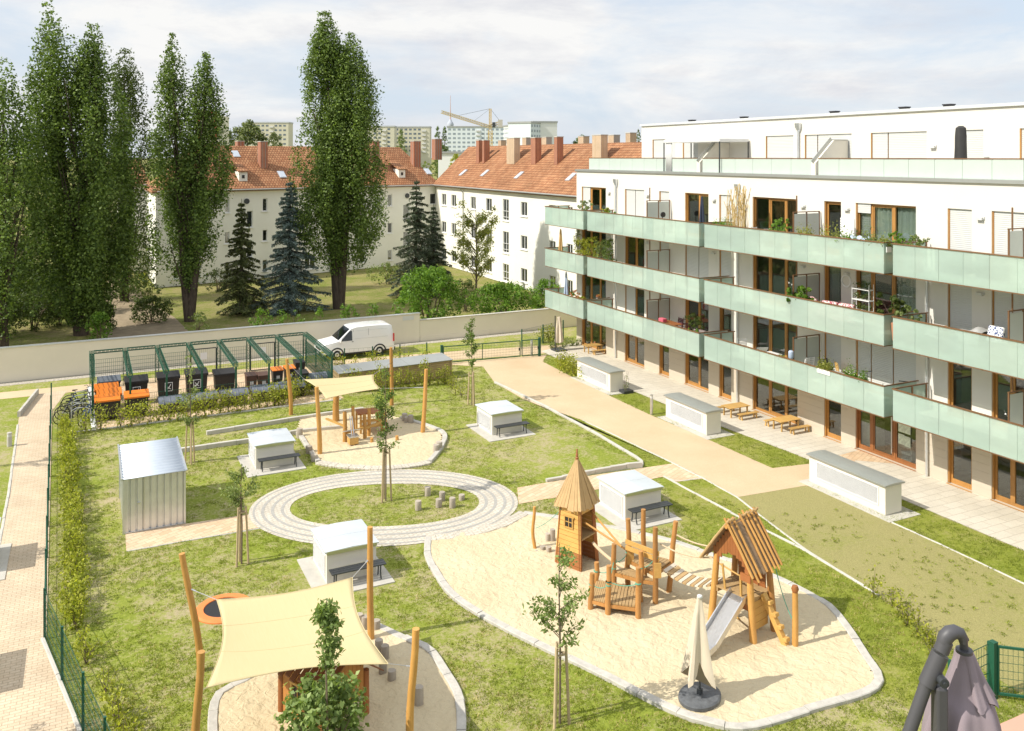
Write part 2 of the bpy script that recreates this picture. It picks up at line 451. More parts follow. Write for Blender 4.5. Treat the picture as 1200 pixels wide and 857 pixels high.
dirtM = W_('garden_path_dirt', (.30,.24,.16), .95, .2, 1.5, bump=.4, bscale=20, spec=.1)
pavTan  = paving('tan_pavers', (.56,.44,.305), (.61,.495,.355), (.42,.325,.22), .24, .12, .5, 0, .85, .01)
pavBig  = paving('tan_square_pavers', (.56,.40,.25), (.66,.50,.34), (.42,.31,.2), .4, .2, .5, R(-26), .85, .01)
slab    = paving('cream_terrace_slabs', (.56,.515,.425), (.60,.555,.465), (.42,.38,.31), .8, .4, .5, 0, .85, .012, .07)
pavRing = paving('cream_ring_pavers', (.52,.475,.395), (.58,.53,.45), (.40,.36,.29), .16, .16, .5, R(-24), .85, .012)
ringGrey= W_('grey_ring_pavers', (.35,.335,.305), .85, .15, 7, bump=.2, bscale=40)
roofTile = {}
for nm, ax in (('x',(1,0)),('y',(0,1))):
    t = NT('roof_tile_'+nm); tc = t.n('ShaderNodeTexCoord'); sx = t.n('ShaderNodeSeparateXYZ'); t.l(tc.outputs['Object'], sx.inputs[0])
    cb = t.n('ShaderNodeCombineXYZ'); t.l(sx.outputs[0 if nm=='x' else 1], cb.inputs[0]); t.l(t.math('MULTIPLY', sx.outputs[2], 1.6), cb.inputs[1])
    b = t.n('ShaderNodeTexBrick'); t.l(cb.outputs[0], b.inputs['Vector']); b.offset = .5
    b.inputs['Scale'].default_value = 1; b.inputs['Brick Width'].default_value = .30; b.inputs['Row Height'].default_value = .36
    b.inputs['Mortar Size'].default_value = .035; b.inputs['Mortar Smooth'].default_value = .6
    b.inputs['Color1'].default_value = (.33,.15,.072,1); b.inputs['Color2'].default_value = (.43,.225,.115,1); b.inputs['Mortar'].default_value = (.15,.06,.032,1)
    v = t.coord(); f = t.ramp(t.noise(v, .45, 8, .7), [(.3,.7),(.7,1.25)])
    c = t.mix(1.0, b.outputs['Color'], f, 'MULTIPLY')
    c = t.mix(t.ramp(t.noise(v, 3.5, 4, .8), [(.6,0.0),(.78,.5)]), c, (.55,.36,.16))
    t.set(Base_Color=c, Roughness=.85, Specular_IOR_Level=.2, Normal=t.bump(t.math('SUBTRACT',1.0,b.outputs['Fac']), .8, .06)); roofTile[nm] = t.m
sailM = NT('shade_sail_fabric'); _v = sailM.coord()
_k = sailM.mix(sailM.ramp(sailM.noise(sailM.coord((30,.6,.6)), 3, 3), [(.3,0.0),(.7,1.0)]), (.70,.59,.33), (.74,.63,.37))
sailM.set(Base_Color=_k, Roughness=.8, Specular_IOR_Level=.2)
_tl = sailM.n('ShaderNodeBsdfTranslucent'); _tl.inputs[0].default_value = (.6,.48,.22,1)
_ms = sailM.n('ShaderNodeMixShader'); _ms.inputs[0].default_value = .25
sailM.l(sailM.b.outputs[0], _ms.inputs[1]); sailM.l(_tl.outputs[0], _ms.inputs[2]); sailM.l(_ms.outputs[0], sailM.out.inputs['Surface']); sailM = sailM.m

# ---------------------------------------------------------------- camera, light, sky
cam = bpy.data.cameras.new('camera'); co = bpy.data.objects.new('camera', cam); COL.objects.link(co)
co.location = CAM; co.rotation_euler = (R(90), 0, -YAW)
cam.sensor_width = 36; cam.lens = 36*F/1200; cam.shift_y = -(428.5-HY)/1200
cam.clip_start = .1; cam.clip_end = 12000
S.camera = co
ELEV = R(43); AZ = R(-5)                       # shadows fall towards +X, a little towards -Y
trav = Vector((math.cos(ELEV)*math.cos(AZ), math.cos(ELEV)*math.sin(AZ), -math.sin(ELEV)))
sl = bpy.data.lights.new('sun', 'SUN'); so = bpy.data.objects.new('sun', sl); COL.objects.link(so)
sl.energy = 4.2; sl.angle = R(.5); sl.color = (1, .945, .85)
so.rotation_euler = trav.to_track_quat('-Z', 'Y').to_euler(); so.location = (-30, 20, 40)
w = bpy.data.worlds.new('World'); S.world = w; w.use_nodes = True
nt = w.node_tree; bg = nt.nodes['Background']
sky = nt.nodes.new('ShaderNodeTexSky'); sky.sky_type = 'NISHITA'; sky.sun_disc = False
sky.sun_elevation = ELEV; sky.sun_rotation = R(270); sky.air_density = 1.0; sky.dust_density = 1.5
tc = nt.nodes.new('ShaderNodeTexCoord')
def wmap(scale, loc=(0,0,0)):
    m = nt.nodes.new('ShaderNodeMapping'); m.inputs['Scale'].default_value = scale; m.inputs['Location'].default_value = loc
    nt.links.new(tc.outputs['Generated'], m.inputs['Vector']); return m.outputs[0]
def wnoise(v, sc, det, ro, di=0.0):
    k = nt.nodes.new('ShaderNodeTexNoise'); nt.links.new(v, k.inputs['Vector'])
    k.inputs['Scale'].default_value = sc; k.inputs['Detail'].default_value = det; k.inputs['Roughness'].default_value = ro; k.inputs['Distortion'].default_value = di
    return k.outputs['Fac']
def wramp(f, stops):
    k = nt.nodes.new('ShaderNodeValToRGB'); e = k.color_ramp.elements
    while len(e) < len(stops): e.new(.5)
    for i, (p, c) in enumerate(stops):
        e[i].position = p; e[i].color = (*c, 1) if isinstance(c, tuple) else (c,c,c,1)
    nt.links.new(f, k.inputs['Fac']); return k.outputs['Color']
def wmix(f, a, b):
    k = nt.nodes.new('ShaderNodeMix'); k.data_type = 'RGBA'
    for sck, v in ((k.inputs[0], f), (k.inputs[6], a), (k.inputs[7], b)):
        if hasattr(v, 'is_linked'): nt.links.new(v, sck)
        else: sck.default_value = v if not isinstance(v, tuple) else (*v, 1)
    return k.outputs[2]
cl = wramp(wnoise(wmap((1,1,3.2),(3.1,.4,0)), 2.9, 10, .60, .35), [(.37,0.0),(.58,1.0)])
shade = wramp(wnoise(wmap((1,1,3.6),(.7,2.2,.25)), 4.6, 10, .64, .3), [(.34,(4.55,4.65,5.0)),(.60,(6.1,6.08,6.0))])
blue = wmix(.85, sky.outputs[0], (4.45,5.05,5.8))
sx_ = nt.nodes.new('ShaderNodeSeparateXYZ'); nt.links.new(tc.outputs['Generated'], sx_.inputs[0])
mr_ = nt.nodes.new('ShaderNodeMapRange'); nt.links.new(sx_.outputs[2], mr_.inputs[0])          # unseen sky overhead is brightened to add fill light, horizon left as is
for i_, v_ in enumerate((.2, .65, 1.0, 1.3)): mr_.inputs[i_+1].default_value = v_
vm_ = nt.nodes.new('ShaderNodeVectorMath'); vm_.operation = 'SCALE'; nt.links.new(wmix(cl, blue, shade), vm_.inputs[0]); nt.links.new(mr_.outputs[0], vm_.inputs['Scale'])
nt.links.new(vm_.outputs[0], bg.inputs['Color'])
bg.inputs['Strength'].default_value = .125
S.view_settings.view_transform = 'Standard'; S.view_settings.look = 'None'
S.view_settings.exposure = .33; S.view_settings.gamma = 1; S.view_settings.use_curve_mapping = False
S.render.engine = 'CYCLES'
S.cycles.max_bounces = 8; S.cycles.transparent_max_bounces = 24; S.cycles.use_denoising = True
S.cycles.sample_clamp_indirect = 6
# ================================================================ GROUND
def inpoly(p, poly):
    x, y = p[0], p[1]; c = False; n = len(poly); j = n-1
    for i in range(n):
        a, b = poly[i], poly[j]
        if (a[1] > y) != (b[1] > y) and x < (b[0]-a[0])*(y-a[1])/(b[1]-a[1]+1e-12)+a[0]: c = not c
        j = i
    return c
def GP(px): return [G(x, y) for x, y in px]
def sheet(name, poly, z, mat, label, cat):
    mb = MB(); mb.add([(p[0],p[1],z) for p in poly], [tuple(range(len(poly)))])
    o = mb.build(name, mat)
    if o.data.polygons[0].normal.z < 0: o.data.flip_normals()
    return struct(o, label, cat)
def smooth_poly(pts, n=6, closed=True):
    out = []; m = len(pts)
    for i in range(m if closed else m-1):
        p0 = pts[(i-1)%m] if closed or i > 0 else pts[i]; p1 = pts[i]; p2 = pts[(i+1)%m]; p3 = pts[(i+2)%m] if closed or i+2 < m else p2
        for k in range(n):
            t = k/n
            out.append(.5*((2*p1)+(-p0+p2)*t+(2*p0-5*p1+4*p2-p3)*t*t+(-p0+3*p1-3*p2+p3)*t**3))
    if not closed: out.append(pts[-1])
    return out
def kerb(name, pts, w, h, mat, label, seg=1.0, rough=.008, z0=-.02):
    """row of edging stones along a line, slightly uneven, open joints"""
    mb = MB(); L = [0.0]
    for a, b in zip(pts, pts[1:]): L.append(L[-1]+(b-a).length)
    def at(s):
        s = max(0, min(L[-1], s))
        for i in range(len(pts)-1):
            if s <= L[i+1]+1e-9:
                return pts[i].lerp(pts[i+1], (s-L[i])/max(1e-9, L[i+1]-L[i]))
    n = max(1, round(L[-1]/seg)); st = L[-1]/n
    for i in range(n):
        k = max(1, int(st/.35)); rows = []
        hh = (h(i/n) if callable(h) else h) + random.uniform(-rough, rough); off = random.uniform(-rough, rough)
        for q in range(k+1):
            s = i*st + .006 + (st-.012)*q/k
            p = at(s); d = (at(s+.05)-at(s-.05)).normalized(); nn = Vector((-d.y, d.x, 0))
            a = p + nn*(w/2+off); b = p - nn*(w/2-off); e = .018
            rows.append([(a.x,a.y,z0),(a.x,a.y,hh-e),(a.x-nn.x*e,a.y-nn.y*e,hh),(b.x+nn.x*e,b.y+nn.y*e,hh),(b.x,b.y,hh-e),(b.x,b.y,z0)])
        mb.loft(rows)
    return struct(mb.build(name, mat), label, 'kerb')

sheet('ground', [Vector((x,y,0)) for x,y in ((-7000,-60),(7000,-60),(7000,9000),(-7000,9000))], -.05, lawnC, 'dry grassy ground stretching out behind the garden wall to the town', 'ground')
sheet('lawn', [Vector(p) for p in ((-14,4,0),(34,4,0),(34,56.45,0),(-14,56.45,0))], 0, lawnA, 'patchy courtyard lawn with bare sandy spots around the sand pits', 'lawn')

pathL = GP([(-60,900),(-30,740),(0,634),(10,578),(15,543),(21,498),(22,490),(44,462),(79,457.5),(75,463),(61,482),(58.5,600),(54,752),(112,905)])
sheet('path', pathL, .008, pavTan, 'tan brick footpath running along the green mesh fence', 'path')
kerb('path_edging', [Vector((p.x,p.y,0)) for p in GP([(-28,740),(0,634),(10,578),(15,543),(21,498)])], .10, .03, concrete, 'pale edging stones along the left footpath', 1.0)
kerb('path_upstand', [Vector((p.x,p.y,0)) for p in GP([(22,489),(44,462)])], .14, .28, concrete, 'low pale concrete upstand at the bend of the footpath', 2.0)
lane = [Vector(p) for p in ((-14,53.0,0),(1,52.6,0),(14,51.4,0),(19.6,50.6,0),(22.3,50.2,0),(28.5,49.3,0),(29,51.4,0),(22.5,52.6,0),(14,53.6,0),(-14,54.6,0))]
sheet('lane', lane, .006, gravelM, 'sandy gravel lane along the cream garden wall', 'lane')
cobble = [Vector(p) for p in ((-14,55.7,0),(30.8,55.7,0),(30.8,56.4,0),(-14,56.4,0))]
sheet('gravel_strip', cobble, .006, W_('pebble_strip', (.42,.38,.32), .9, .5, 9, bump=1.0, bscale=14), 'strip of grey pebbles at the foot of the garden wall', 'gravel')

court = GP([(518,429),(566,430),(580,449),(613,468),(633,476),(683,493),(717,509),(788,543),(826,562),(864,583),(947,569),(953,566),(951,543.5),(905,549),(831,516),(763,487),(716,465),(653,433),(636,424),(632,418)])
court[0] = Vector((19.3,49.9,0)); court[-1] = Vector((26.6,49.2,0))
sheet('courtyard_path', court, .010, gravelM, 'broad tan gravel path between the green gate and the terraces', 'path')
turf = GP([(864,583),(947,569),(1045,613),(1215,691)]) + [Vector((26,8,0)), Vector((19.5,8,0))] + GP([(1160,790),(1100,751),(1030,698),(1013,688),(943,644),(888,602)])
sheet('gravel_turf', turf, .006, turfG, 'olive-brown gravel turf beside the long right-hand edging', 'gravel turf')
terr = [Vector((30.2,4,0)), Vector((30.2,51.5,0)), Vector((27.2,51.0,0))] + GP([(716,427),(762,451),(815,476)]) + [Vector((26.9,34,0)),Vector((26.9,4,0))]
terr = [Vector((30.2,4,0)), Vector((30.2,51.6,0)), Vector((26.7,50.2,0)), Vector((26.6,42,0)), Vector((26.75,34,0)), Vector((27.2,28,0)), Vector((27.1,4,0))]
sheet('terrace_paving', terr, .014, slab, 'cream slab terrace along the foot of the apartment building', 'terrace')
plB = [Vector((25.15,4,0)), Vector((27.05,4,0)), Vector((27.15,28,0)), Vector((26.7,34,0)), Vector((26.55,42,0)), Vector((26.6,48,0)), Vector((25.6,47.4,0)), Vector((25.15,43,0))]
sheet('lawn_strip', plB, .004, lawnB, 'fresh green lawn strip between terrace and courtyard path', 'lawn')
sheet('lawn_wedge', GP([(580,449),(613,468),(633,476),(683,493),(717,509),(788,543),(752,551),(752,541),(640,478)]), .004, lawnB, 'lush green wedge of lawn between the white kerb and the gravel path', 'lawn')
sheet('lawn_side', GP([(778,559.5),(825,561),(864,583),(888,602),(943,644),(1013,688),(1100,751),(1170,850),(1160,900),(1028,806),(1013,768),(957,703),(870,664),(815,645),(790,600)]), .004, lawnB, 'green lawn between the hut sand pit and the gravel turf', 'lawn')
sheet('paver_link', GP([(945,571),(955,565),(1000,588),(1002,540),(1070,546),(1035,520),(952,543),(948,556)]), .018, pavBig, 'small tan paved link between the gravel path and the entrance doors', 'path')

# retained lawn with its low concrete wall
mA = [G(640,478), G(752,540), G(752,553), G(640,563), G(560,566), G(505,542), G(517,510), G(470,470), G(545,452)]
def mnd(u, v):
    a = G(545,455).lerp(G(752,546), u); b = G(505,545).lerp(G(641,565), u); p = a.lerp(b, v)
    e = max(0, 1-abs(v-.5)*2.0)
    p.z = .004 + .20*max(0,(u-.45)/.55)**1.2*(1-v)*(.45+.55*min(1,4*v))
    return p
_m = MB(); _m.grid(mnd, 24, 16); _o = _m.build('lawn_bank', lawnA, smooth=True)
if _o.data.polygons[0].normal.z < 0: _o.data.flip_normals()
struct(_o, 'slightly raised lawn held by the low concrete wall', 'lawn')
t_ = kerb('low_wall', [Vector((p.x,p.y,0)) for p in [G(752.5,548), G(735,549.5), G(700,555), G(640,565)]], .14, lambda q: .24-.13*q, concrete, 'low concrete block wall holding the lawn behind the wooden tower', .7)
t_.pop('kind', None); tag(t_, None, 'low wall')
kerb('kerb_line', [Vector((p.x,p.y,0)) for p in GP([(580,449),(640,478),(700,510),(752,541),(752.5,547)])], .13, .10, concrete, 'white kerb line between patchy lawn and lush green wedge', 1.0)
kerb('kerb_line', [Vector((p.x,p.y,0)) for p in GP([(778,559),(800,571),(880,614),(940,643.5),(1013,688)])], .09, .05, concrete, 'thin white kerb through the lawn behind the pitched roof play hut', 1.0)
kerb('kerb_line', [Vector((p.x,p.y,0)) for p in GP([(683,493),(717,509),(788,543),(826,562),(864,583),(888,602),(943,644),(1013,688),(1030,698)])], .08, .035, concrete, 'long pale edging between gravel path or turf and the side lawn', 1.0)
kerb('kerb_line', [Vector((p.x,p.y,0)) for p in GP([(1045,613),(1115,644),(1205,687)])], .07, .03, concrete, 'thin white edging between gravel turf and the lawn strip on the right', 1.0)
kerb('kerb_line', [Vector((p.x,p.y,0)) for p in GP([(778,559),(793,565),(825,560)])], .07, .03, concrete, 'short kerb at the corner of the paved crossing', 1.0)

# crossing paths and ring
cross_r = GP([(606,572),(640,566),(700,556.5),(752,549),(792,543),(828,561),(793,565),(778,559),(648,584),(608,591)])
sheet('paver_path', cross_r, .012, pavBig, 'tan paved path crossing from the paved ring to the gravel path', 'path')
cross_l = GP([(147,626.5),(216,614.5),(326,598),(330,614),(148,646.5)])
sheet('paver_path', cross_l, .012, pavBig, 'tan paved path from the metal shed to the paved ring', 'path')
kerb('kerb_line', [Vector((p.x,p.y,0)) for p in GP([(148,646.5),(325,616)])], .06, .03, concrete, 'thin edging along the front of the shed path', 1.0)
RC = Vector((9.85,30.62,0)); UA = R(-22.5); ux = Vector((math.cos(UA),math.sin(UA),0)); uy = Vector((-ux.y,ux.x,0))
def ell(a, b, t, q=2.0):
    c, s = math.cos(t), math.sin(t)
    return RC + ux*(a*math.copysign(abs(c)**(2/q),c)) + uy*(b*math.copysign(abs(s)**(2/q),s))
AI, BI, AO, BO = 3.42, 1.95, 4.85, 3.50
def band(name, f0, f1, z, mat, label):
    mb = MB(); n = 96; vs = []; fs = []
    for i in range(n):
        t = 2*PI*i/n
        for f in (f0, f1):
            p = ell(AI+(AO-AI)*f, BI+(BO-BI)*f, t, 2.0+.15*(1-f)); vs.append((p.x,p.y,z))
    for i in range(n):
        j = (i+1)%n; fs.append((2*i,2*i+1,2*j+1,2*j))
    mb.add(vs, fs); return struct(mb.build(name, mat), label, 'path')
band('ring_path', 0, 1, .016, pavRing, 'oval ring path of small cream pavers around the grass island')
for f, wd in ((.15,.075),(.39,.075),(.63,.075),(.86,.05)):
    band('ring_stripe', f, f+wd, .020, ringGrey, 'dark grey paver stripes running round the oval ring path')
isl = [ell(AI,BI,2*PI*i/64,2.15) for i in range(64)]
sheet('lawn_island', isl, .004, lawnA, 'oval grass island inside the paved ring', 'lawn')

# sand pits
pitA = GP([(502,632),(502,654),(523,691),(557,718),(630,756),(683,781),(717,798),(787,834),(830,848),(875,854),(950,833),(1028,806),(1013,768),(980,721),(957,703),(910,679),(857,660),(807,643),(772,632),(700,617),(650,608),(614,603),(597,614),(560,625)])
pitB = GP([(440,734),(480,753),(503,764),(520,788),(537,818),(541,857),(532,905),(500,950),(400,985),(290,955),(253,890),(253,821),(290,798),(330,768),(385,742)])
pitC = GP([(470,491),(517,507),(518,524),(503,543),(440,550),(373,543),(362,527),(348,507),(352,492),(395,484),(430,480)])
def sand(name, poly, label, step=.085):
    xs = [p.x for p in poly]; ys = [p.y for p in poly]; vs = []; fs = []; idx = {}
    nx = int((max(xs)-min(xs))/step)+2; ny = int((max(ys)-min(ys))/step)+2
    x0 = min(xs); y0 = min(ys)
    def v(i, j):
        if (i,j) not in idx:
            x = x0+i*step; y = y0+j*step
            z = .062 + .028*noise.noise((x*.55,y*.55,1)) + .020*noise.noise((x*2.6,y*2.6,4)) + .024*noise.noise((x*6.0,y*6.0,7))
            idx[(i,j)] = len(vs); vs.append((x,y,z))
        return idx[(i,j)]
    for i in range(nx):
        for j in range(ny):
            if inpoly((x0+(i+.5)*step, y0+(j+.5)*step), poly): fs.append((v(i,j),v(i+1,j),v(i+1,j+1),v(i,j+1)))
    mb = MB(); mb.add(vs, fs); return struct(mb.build(name, sandM, smooth=True), label, 'sand')
sand('sand', pitA, 'pale trodden sand of the large pit with the wooden tower and hut')
sand('sand', pitB, 'pale sand of the near pit under the big shade sail', .08)
sand('sand', pitC, 'pale sand of the far pit under the small shade sail', .1)
flat = lambda L: [Vector((p.x,p.y,0)) for p in L]
kerb('sand_pit_kerb', smooth_poly(flat(pitA[:-2] if False else pitA[0:22]), 5, False), .22, .095, stone, 'grey stone kerb round the large sand pit', 1.05, .012)
kerb('sand_pit_kerb', smooth_poly(flat(pitB+pitB[:1]), 5, False), .22, .095, stone, 'grey stone kerb round the near sand pit', 1.05, .012)
kerb('sand_pit_kerb', smooth_poly(flat(pitC[0:4]), 5, False), .22, .13, stone, 'grey stone kerb on the right of the far sand pit', .9, .012)
kerb('sand_pit_kerb', smooth_poly(flat(pitC[5:8]), 5, False), .2, .13, stone, 'grey stone kerb on the left of the far sand pit', .9, .012)
kerb('paver_border', smooth_poly(flat(GP([(500,633),(530,630),(560,625),(590,616),(614,603)])),4,False), .45, .085, pavRing, 'cream paver border between the ring and the large sand pit', .3)
kerb('paver_border', smooth_poly(flat(GP([(373,543),(400,547.5),(440,550),(475,548),(503,543)])),4,False), .4, .085, pavRing, 'cream paver border between the ring and the far sand pit', .3)
fr = GP([(502,632),(560,626),(614,604),(607,597),(575,619),(500,634)])
for nm, pts, lb in (('low_wall', [(242,510),(310,499),(340,494),(395,486),(426,482)], 'upper of two low concrete walls on the lawn by the small sail'),
                    ('low_wall', [(207,531),(290,519),(340,510),(352,508),(404,503)], 'lower of two low concrete walls, passing behind the vent box')):
    o = kerb(nm, flat(GP(pts)), .16, .20, concrete, lb, 1.2); o.pop('kind', None); tag(o, None, 'low wall')

# meadow, garden path and lawn patches behind the garden wall
sheet('garden_path', [G(172,402),G(235,402),G(205,372),G(170,350),G(158,335),G(150,325),G(127,323),G(125,345),G(118,365),G(124,402)], -.03, dirtM, 'shaded dirt path behind the wall, leading past clipped shrubs', 'path')

# ---------------------------------------------------------------- grass: blades too many to count
EXCL = [pathL, court, turf, terr, pitA, pitB, pitC, cross_r, cross_l, [ell(AO,BO,2*PI*i/48) for i in range(48)], lane]
SHED = [Vector(p) for p in ((1.05,31.9,0),(3.15,31.9,0),(3.15,35.6,0),(1.05,35.6,0))]
BOXES = [((6.2,36.25),0),((16.6,35.95),0),((16.85,25.45),0),((6.42,25.6),0)]
TRAMP = Vector((3.5,25.5,0))
def free(x, y):
    if (Vector((x,y,0))-TRAMP).length < .85: return False
    for (bx_, by_), _ in BOXES:
        if bx_-.85 < x < bx_+2.15 and by_-1.0 < y < by_+2.1: return False
    if inpoly((x,y), SHED): return False
    p = (x,y)
    for e in EXCL:
        if inpoly(p, e): return inpoly(p, isl)
    return True
def blades(name, n, region, mat, label, hmin, hmax, wd, thr, dens=2.4):
    C = []
    while len(C) < n:
        x = random.uniform(region[0], region[1]); y = region[2] + (region[3]-region[2])*random.random()**1.7
        k = noise.noise((x*1.6,y*1.6,0))*.6 + noise.noise((x*.35,y*.35,3))*.5 + noise.noise((x*5,y*5,9))*.45
        if k < thr: continue
        if not free(x, y): continue
        m = random.randint(3, 8)
        for _ in range(m): C.append((x+random.gauss(0,.045), y+random.gauss(0,.045), k))
    C = np.array(C[:n]); nn = len(C)
    h = rng.uniform(hmin, hmax, nn)*(1+.5*np.clip(C[:,2],0,1)); a = rng.uniform(0, 2*PI, nn); le = rng.normal(0, .55, (nn,2))*h[:,None]
    V = np.zeros((nn,3,3)); b = np.stack([np.cos(a),np.sin(a)],1)*wd/2
    V[:,0,:2] = C[:,:2]-b; V[:,1,:2] = C[:,:2]+b; V[:,2,:2] = C[:,:2]+le; V[:,2,2] = h
    me = bpy.data.meshes.new(name); me.vertices.add(3*nn); me.vertices.foreach_set('co', V.reshape(-1).astype('f4'))
    me.loops.add(3*nn); me.loops.foreach_set('vertex_index', np.arange(3*nn, dtype='i4'))
    me.polygons.add(nn); me.polygons.foreach_set('loop_start', np.arange(0,3*nn,3,dtype='i4')); me.polygons.foreach_set('loop_total', np.full(nn,3,dtype='i4'))
    me.materials.append(mat); me.update(calc_edges=True)
    o = bpy.data.objects.new(name, me); COL.objects.link(o)
    return tag(o, label, 'grass', None, 'stuff')
blades('grass', 380000, (-1.2,30,11,50), leafM['grass'], 'short green grass tufts growing across the courtyard lawn', .022, .056, .020, -.17)
blades('dry_grass', 16000, (-1,24,15.5,40), leafM['straw'], 'dry straw-coloured tufts scattered through the courtyard lawn', .025, .06, .018, -.2)

C_ = []
for _ in range(260):
    a = random.choice([(884,603,1010,640),(960,590,1160,690),(1000,650,1190,780),(1040,640,1200,720)]); p = G(random.uniform(a[0],a[2]),random.uniform(a[1],a[3]))
    if inpoly(p, turf):
        for _ in range(random.choice((3,5,14))): C_.append((p.x+random.gauss(0,.05),p.y+random.gauss(0,.05),random.uniform(.02,.07)))
L_c = rng.uniform(.04,.09,len(C_)); tag(leaf_obj('weeds', np.array(C_), L_c, L_c*.4, leafM['grass']), 'small green weeds sprouting through the olive gravel turf', 'weeds', None, 'stuff')
# ================================================================ NEW APARTMENT BUILDING
FX = 30.1                                  # facade plane
FL = [0.0, 2.73, 5.52, 8.34]               # finished floors
YE = lambda x: onX(x, 300, FX).y
apt = thing('apartment_building', (FX, 51.4, 0), 'long white apartment building with mint glass balconies and a set-back roof storey', 'apartment building')
AO_ = Vector((FX, 51.4, 0))
def apt_part(mb, name, mats, parent=None, **k):
    o = mb.build(name, mats, None, **k)
    if parent is None:
        o.parent = apt; o.location = (0,0,0)
        o.data.transform(Matrix.Translation(-AO_))
    else:
        o.parent = parent; o.data.transform(Matrix.Translation(-AO_))
    return o
OPEN = {1:(681.7,710),2:(732.3,755),3:(772.4,784),4:(802.7,830.3),5:(842.7,857),6:(882,934.6),7:(965.8,985.6),8:(1002.7,1073.4),9:(1110.4,1138.8),10:(1162,1221)}
OY = {k:(YE(a), YE(b)) for k,(a,b) in OPEN.items()}      # (north, south)
def wallgrid(mb, X, ys, zs, hole, dep, mi=0, rev=1):
    ys = sorted(set(ys)); zs = sorted(set(zs))
    for i in range(len(ys)-1):
        for j in range(len(zs)-1):
            y0,y1,z0,z1 = ys[i],ys[i+1],zs[j],zs[j+1]
            if not hole((y0+y1)/2, (z0+z1)/2):
                mb.add([(X,y0,z0),(X,y1,z0),(X,y1,z1),(X,y0,z1)], [(3,2,1,0)], mi)
def reveal(mb, X, y0, y1, z0, z1, dep, mi=0):
    mb.add([(X,y0,z0),(X+dep,y0,z0),(X+dep,y0,z1),(X,y0,z1)], [(0,1,2,3)], mi)
    mb.add([(X,y1,z0),(X+dep,y1,z0),(X+dep,y1,z1),(X,y1,z1)], [(3,2,1,0)], mi)
    mb.add([(X,y0,z1),(X+dep,y0,z1),(X+dep,y1,z1),(X,y1,z1)], [(0,1,2,3)], mi)
    mb.add([(X,y0,z0),(X+dep,y0,z0),(X+dep,y1,z0),(X,y1,z0)], [(3,2,1,0)], mi)
DEP = .30
SOUTH = 6.0
holes = []
for f in range(4):
    for k,(n,s) in OY.items():
        holes.append((s, n, FL[f]+.03, FL[f]+2.36))
ys = [SOUTH, 51.4]; zs = [0, 11.72, .03]
for h in holes: ys += [h[0],h[1]]; zs += [h[2],h[3]]
def inhole(y, z): return any(h[0]<y<h[1] and h[2]<z<h[3] for h in holes)
zs_gf = [z for z in zs if z <= 2.45] + [2.45]; zs_up = [z for z in zs if z >= 2.45] + [2.45]
wm = MB()
wallgrid(wm, FX, ys, zs_up, inhole, DEP)
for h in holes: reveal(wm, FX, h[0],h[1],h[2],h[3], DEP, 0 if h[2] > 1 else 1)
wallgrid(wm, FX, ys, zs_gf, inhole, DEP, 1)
wm.bx(FX, 42, 51.4, 51.4+.02, 0, 11.72)                     # north end
wm.bx(41.98, 42, SOUTH, 51.39, 0, 11.72); wm.bx(FX, 42, SOUTH-.02, SOUTH-.001, 0, 11.72)
wm.bx(FX+.02, 41.96, SOUTH, 51.39, 11.50, 11.62)              # roof deck of the terrace
rb = MB()                                                     # horizontal grooves of the ground floor render
for k in range(7):
    z = .33 + k*.31
    seg = sorted([(s,n) for s,n,_,_ in [(OY[q][1],OY[q][0],0,0) for q in OY]])
    y = SOUTH
    for s,n in seg+[(51.4,51.4)]:
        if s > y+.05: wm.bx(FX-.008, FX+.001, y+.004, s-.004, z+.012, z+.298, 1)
        y = max(y,n)
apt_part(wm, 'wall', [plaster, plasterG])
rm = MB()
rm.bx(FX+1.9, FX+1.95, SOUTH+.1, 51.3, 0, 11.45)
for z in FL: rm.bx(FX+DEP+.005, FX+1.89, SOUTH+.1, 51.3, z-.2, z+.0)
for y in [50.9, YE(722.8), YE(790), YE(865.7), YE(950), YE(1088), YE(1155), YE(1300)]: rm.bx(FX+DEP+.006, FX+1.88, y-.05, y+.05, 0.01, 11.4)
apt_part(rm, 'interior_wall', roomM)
cp = MB(); cp.bx(FX-.10, FX+.32, SOUTH, 51.42, 11.721, 11.86)
cp.bx(FX-.10, 42.05, 51.421, 51.5, 11.70, 11.86)
apt_part(cp, 'parapet_coping', zinc)

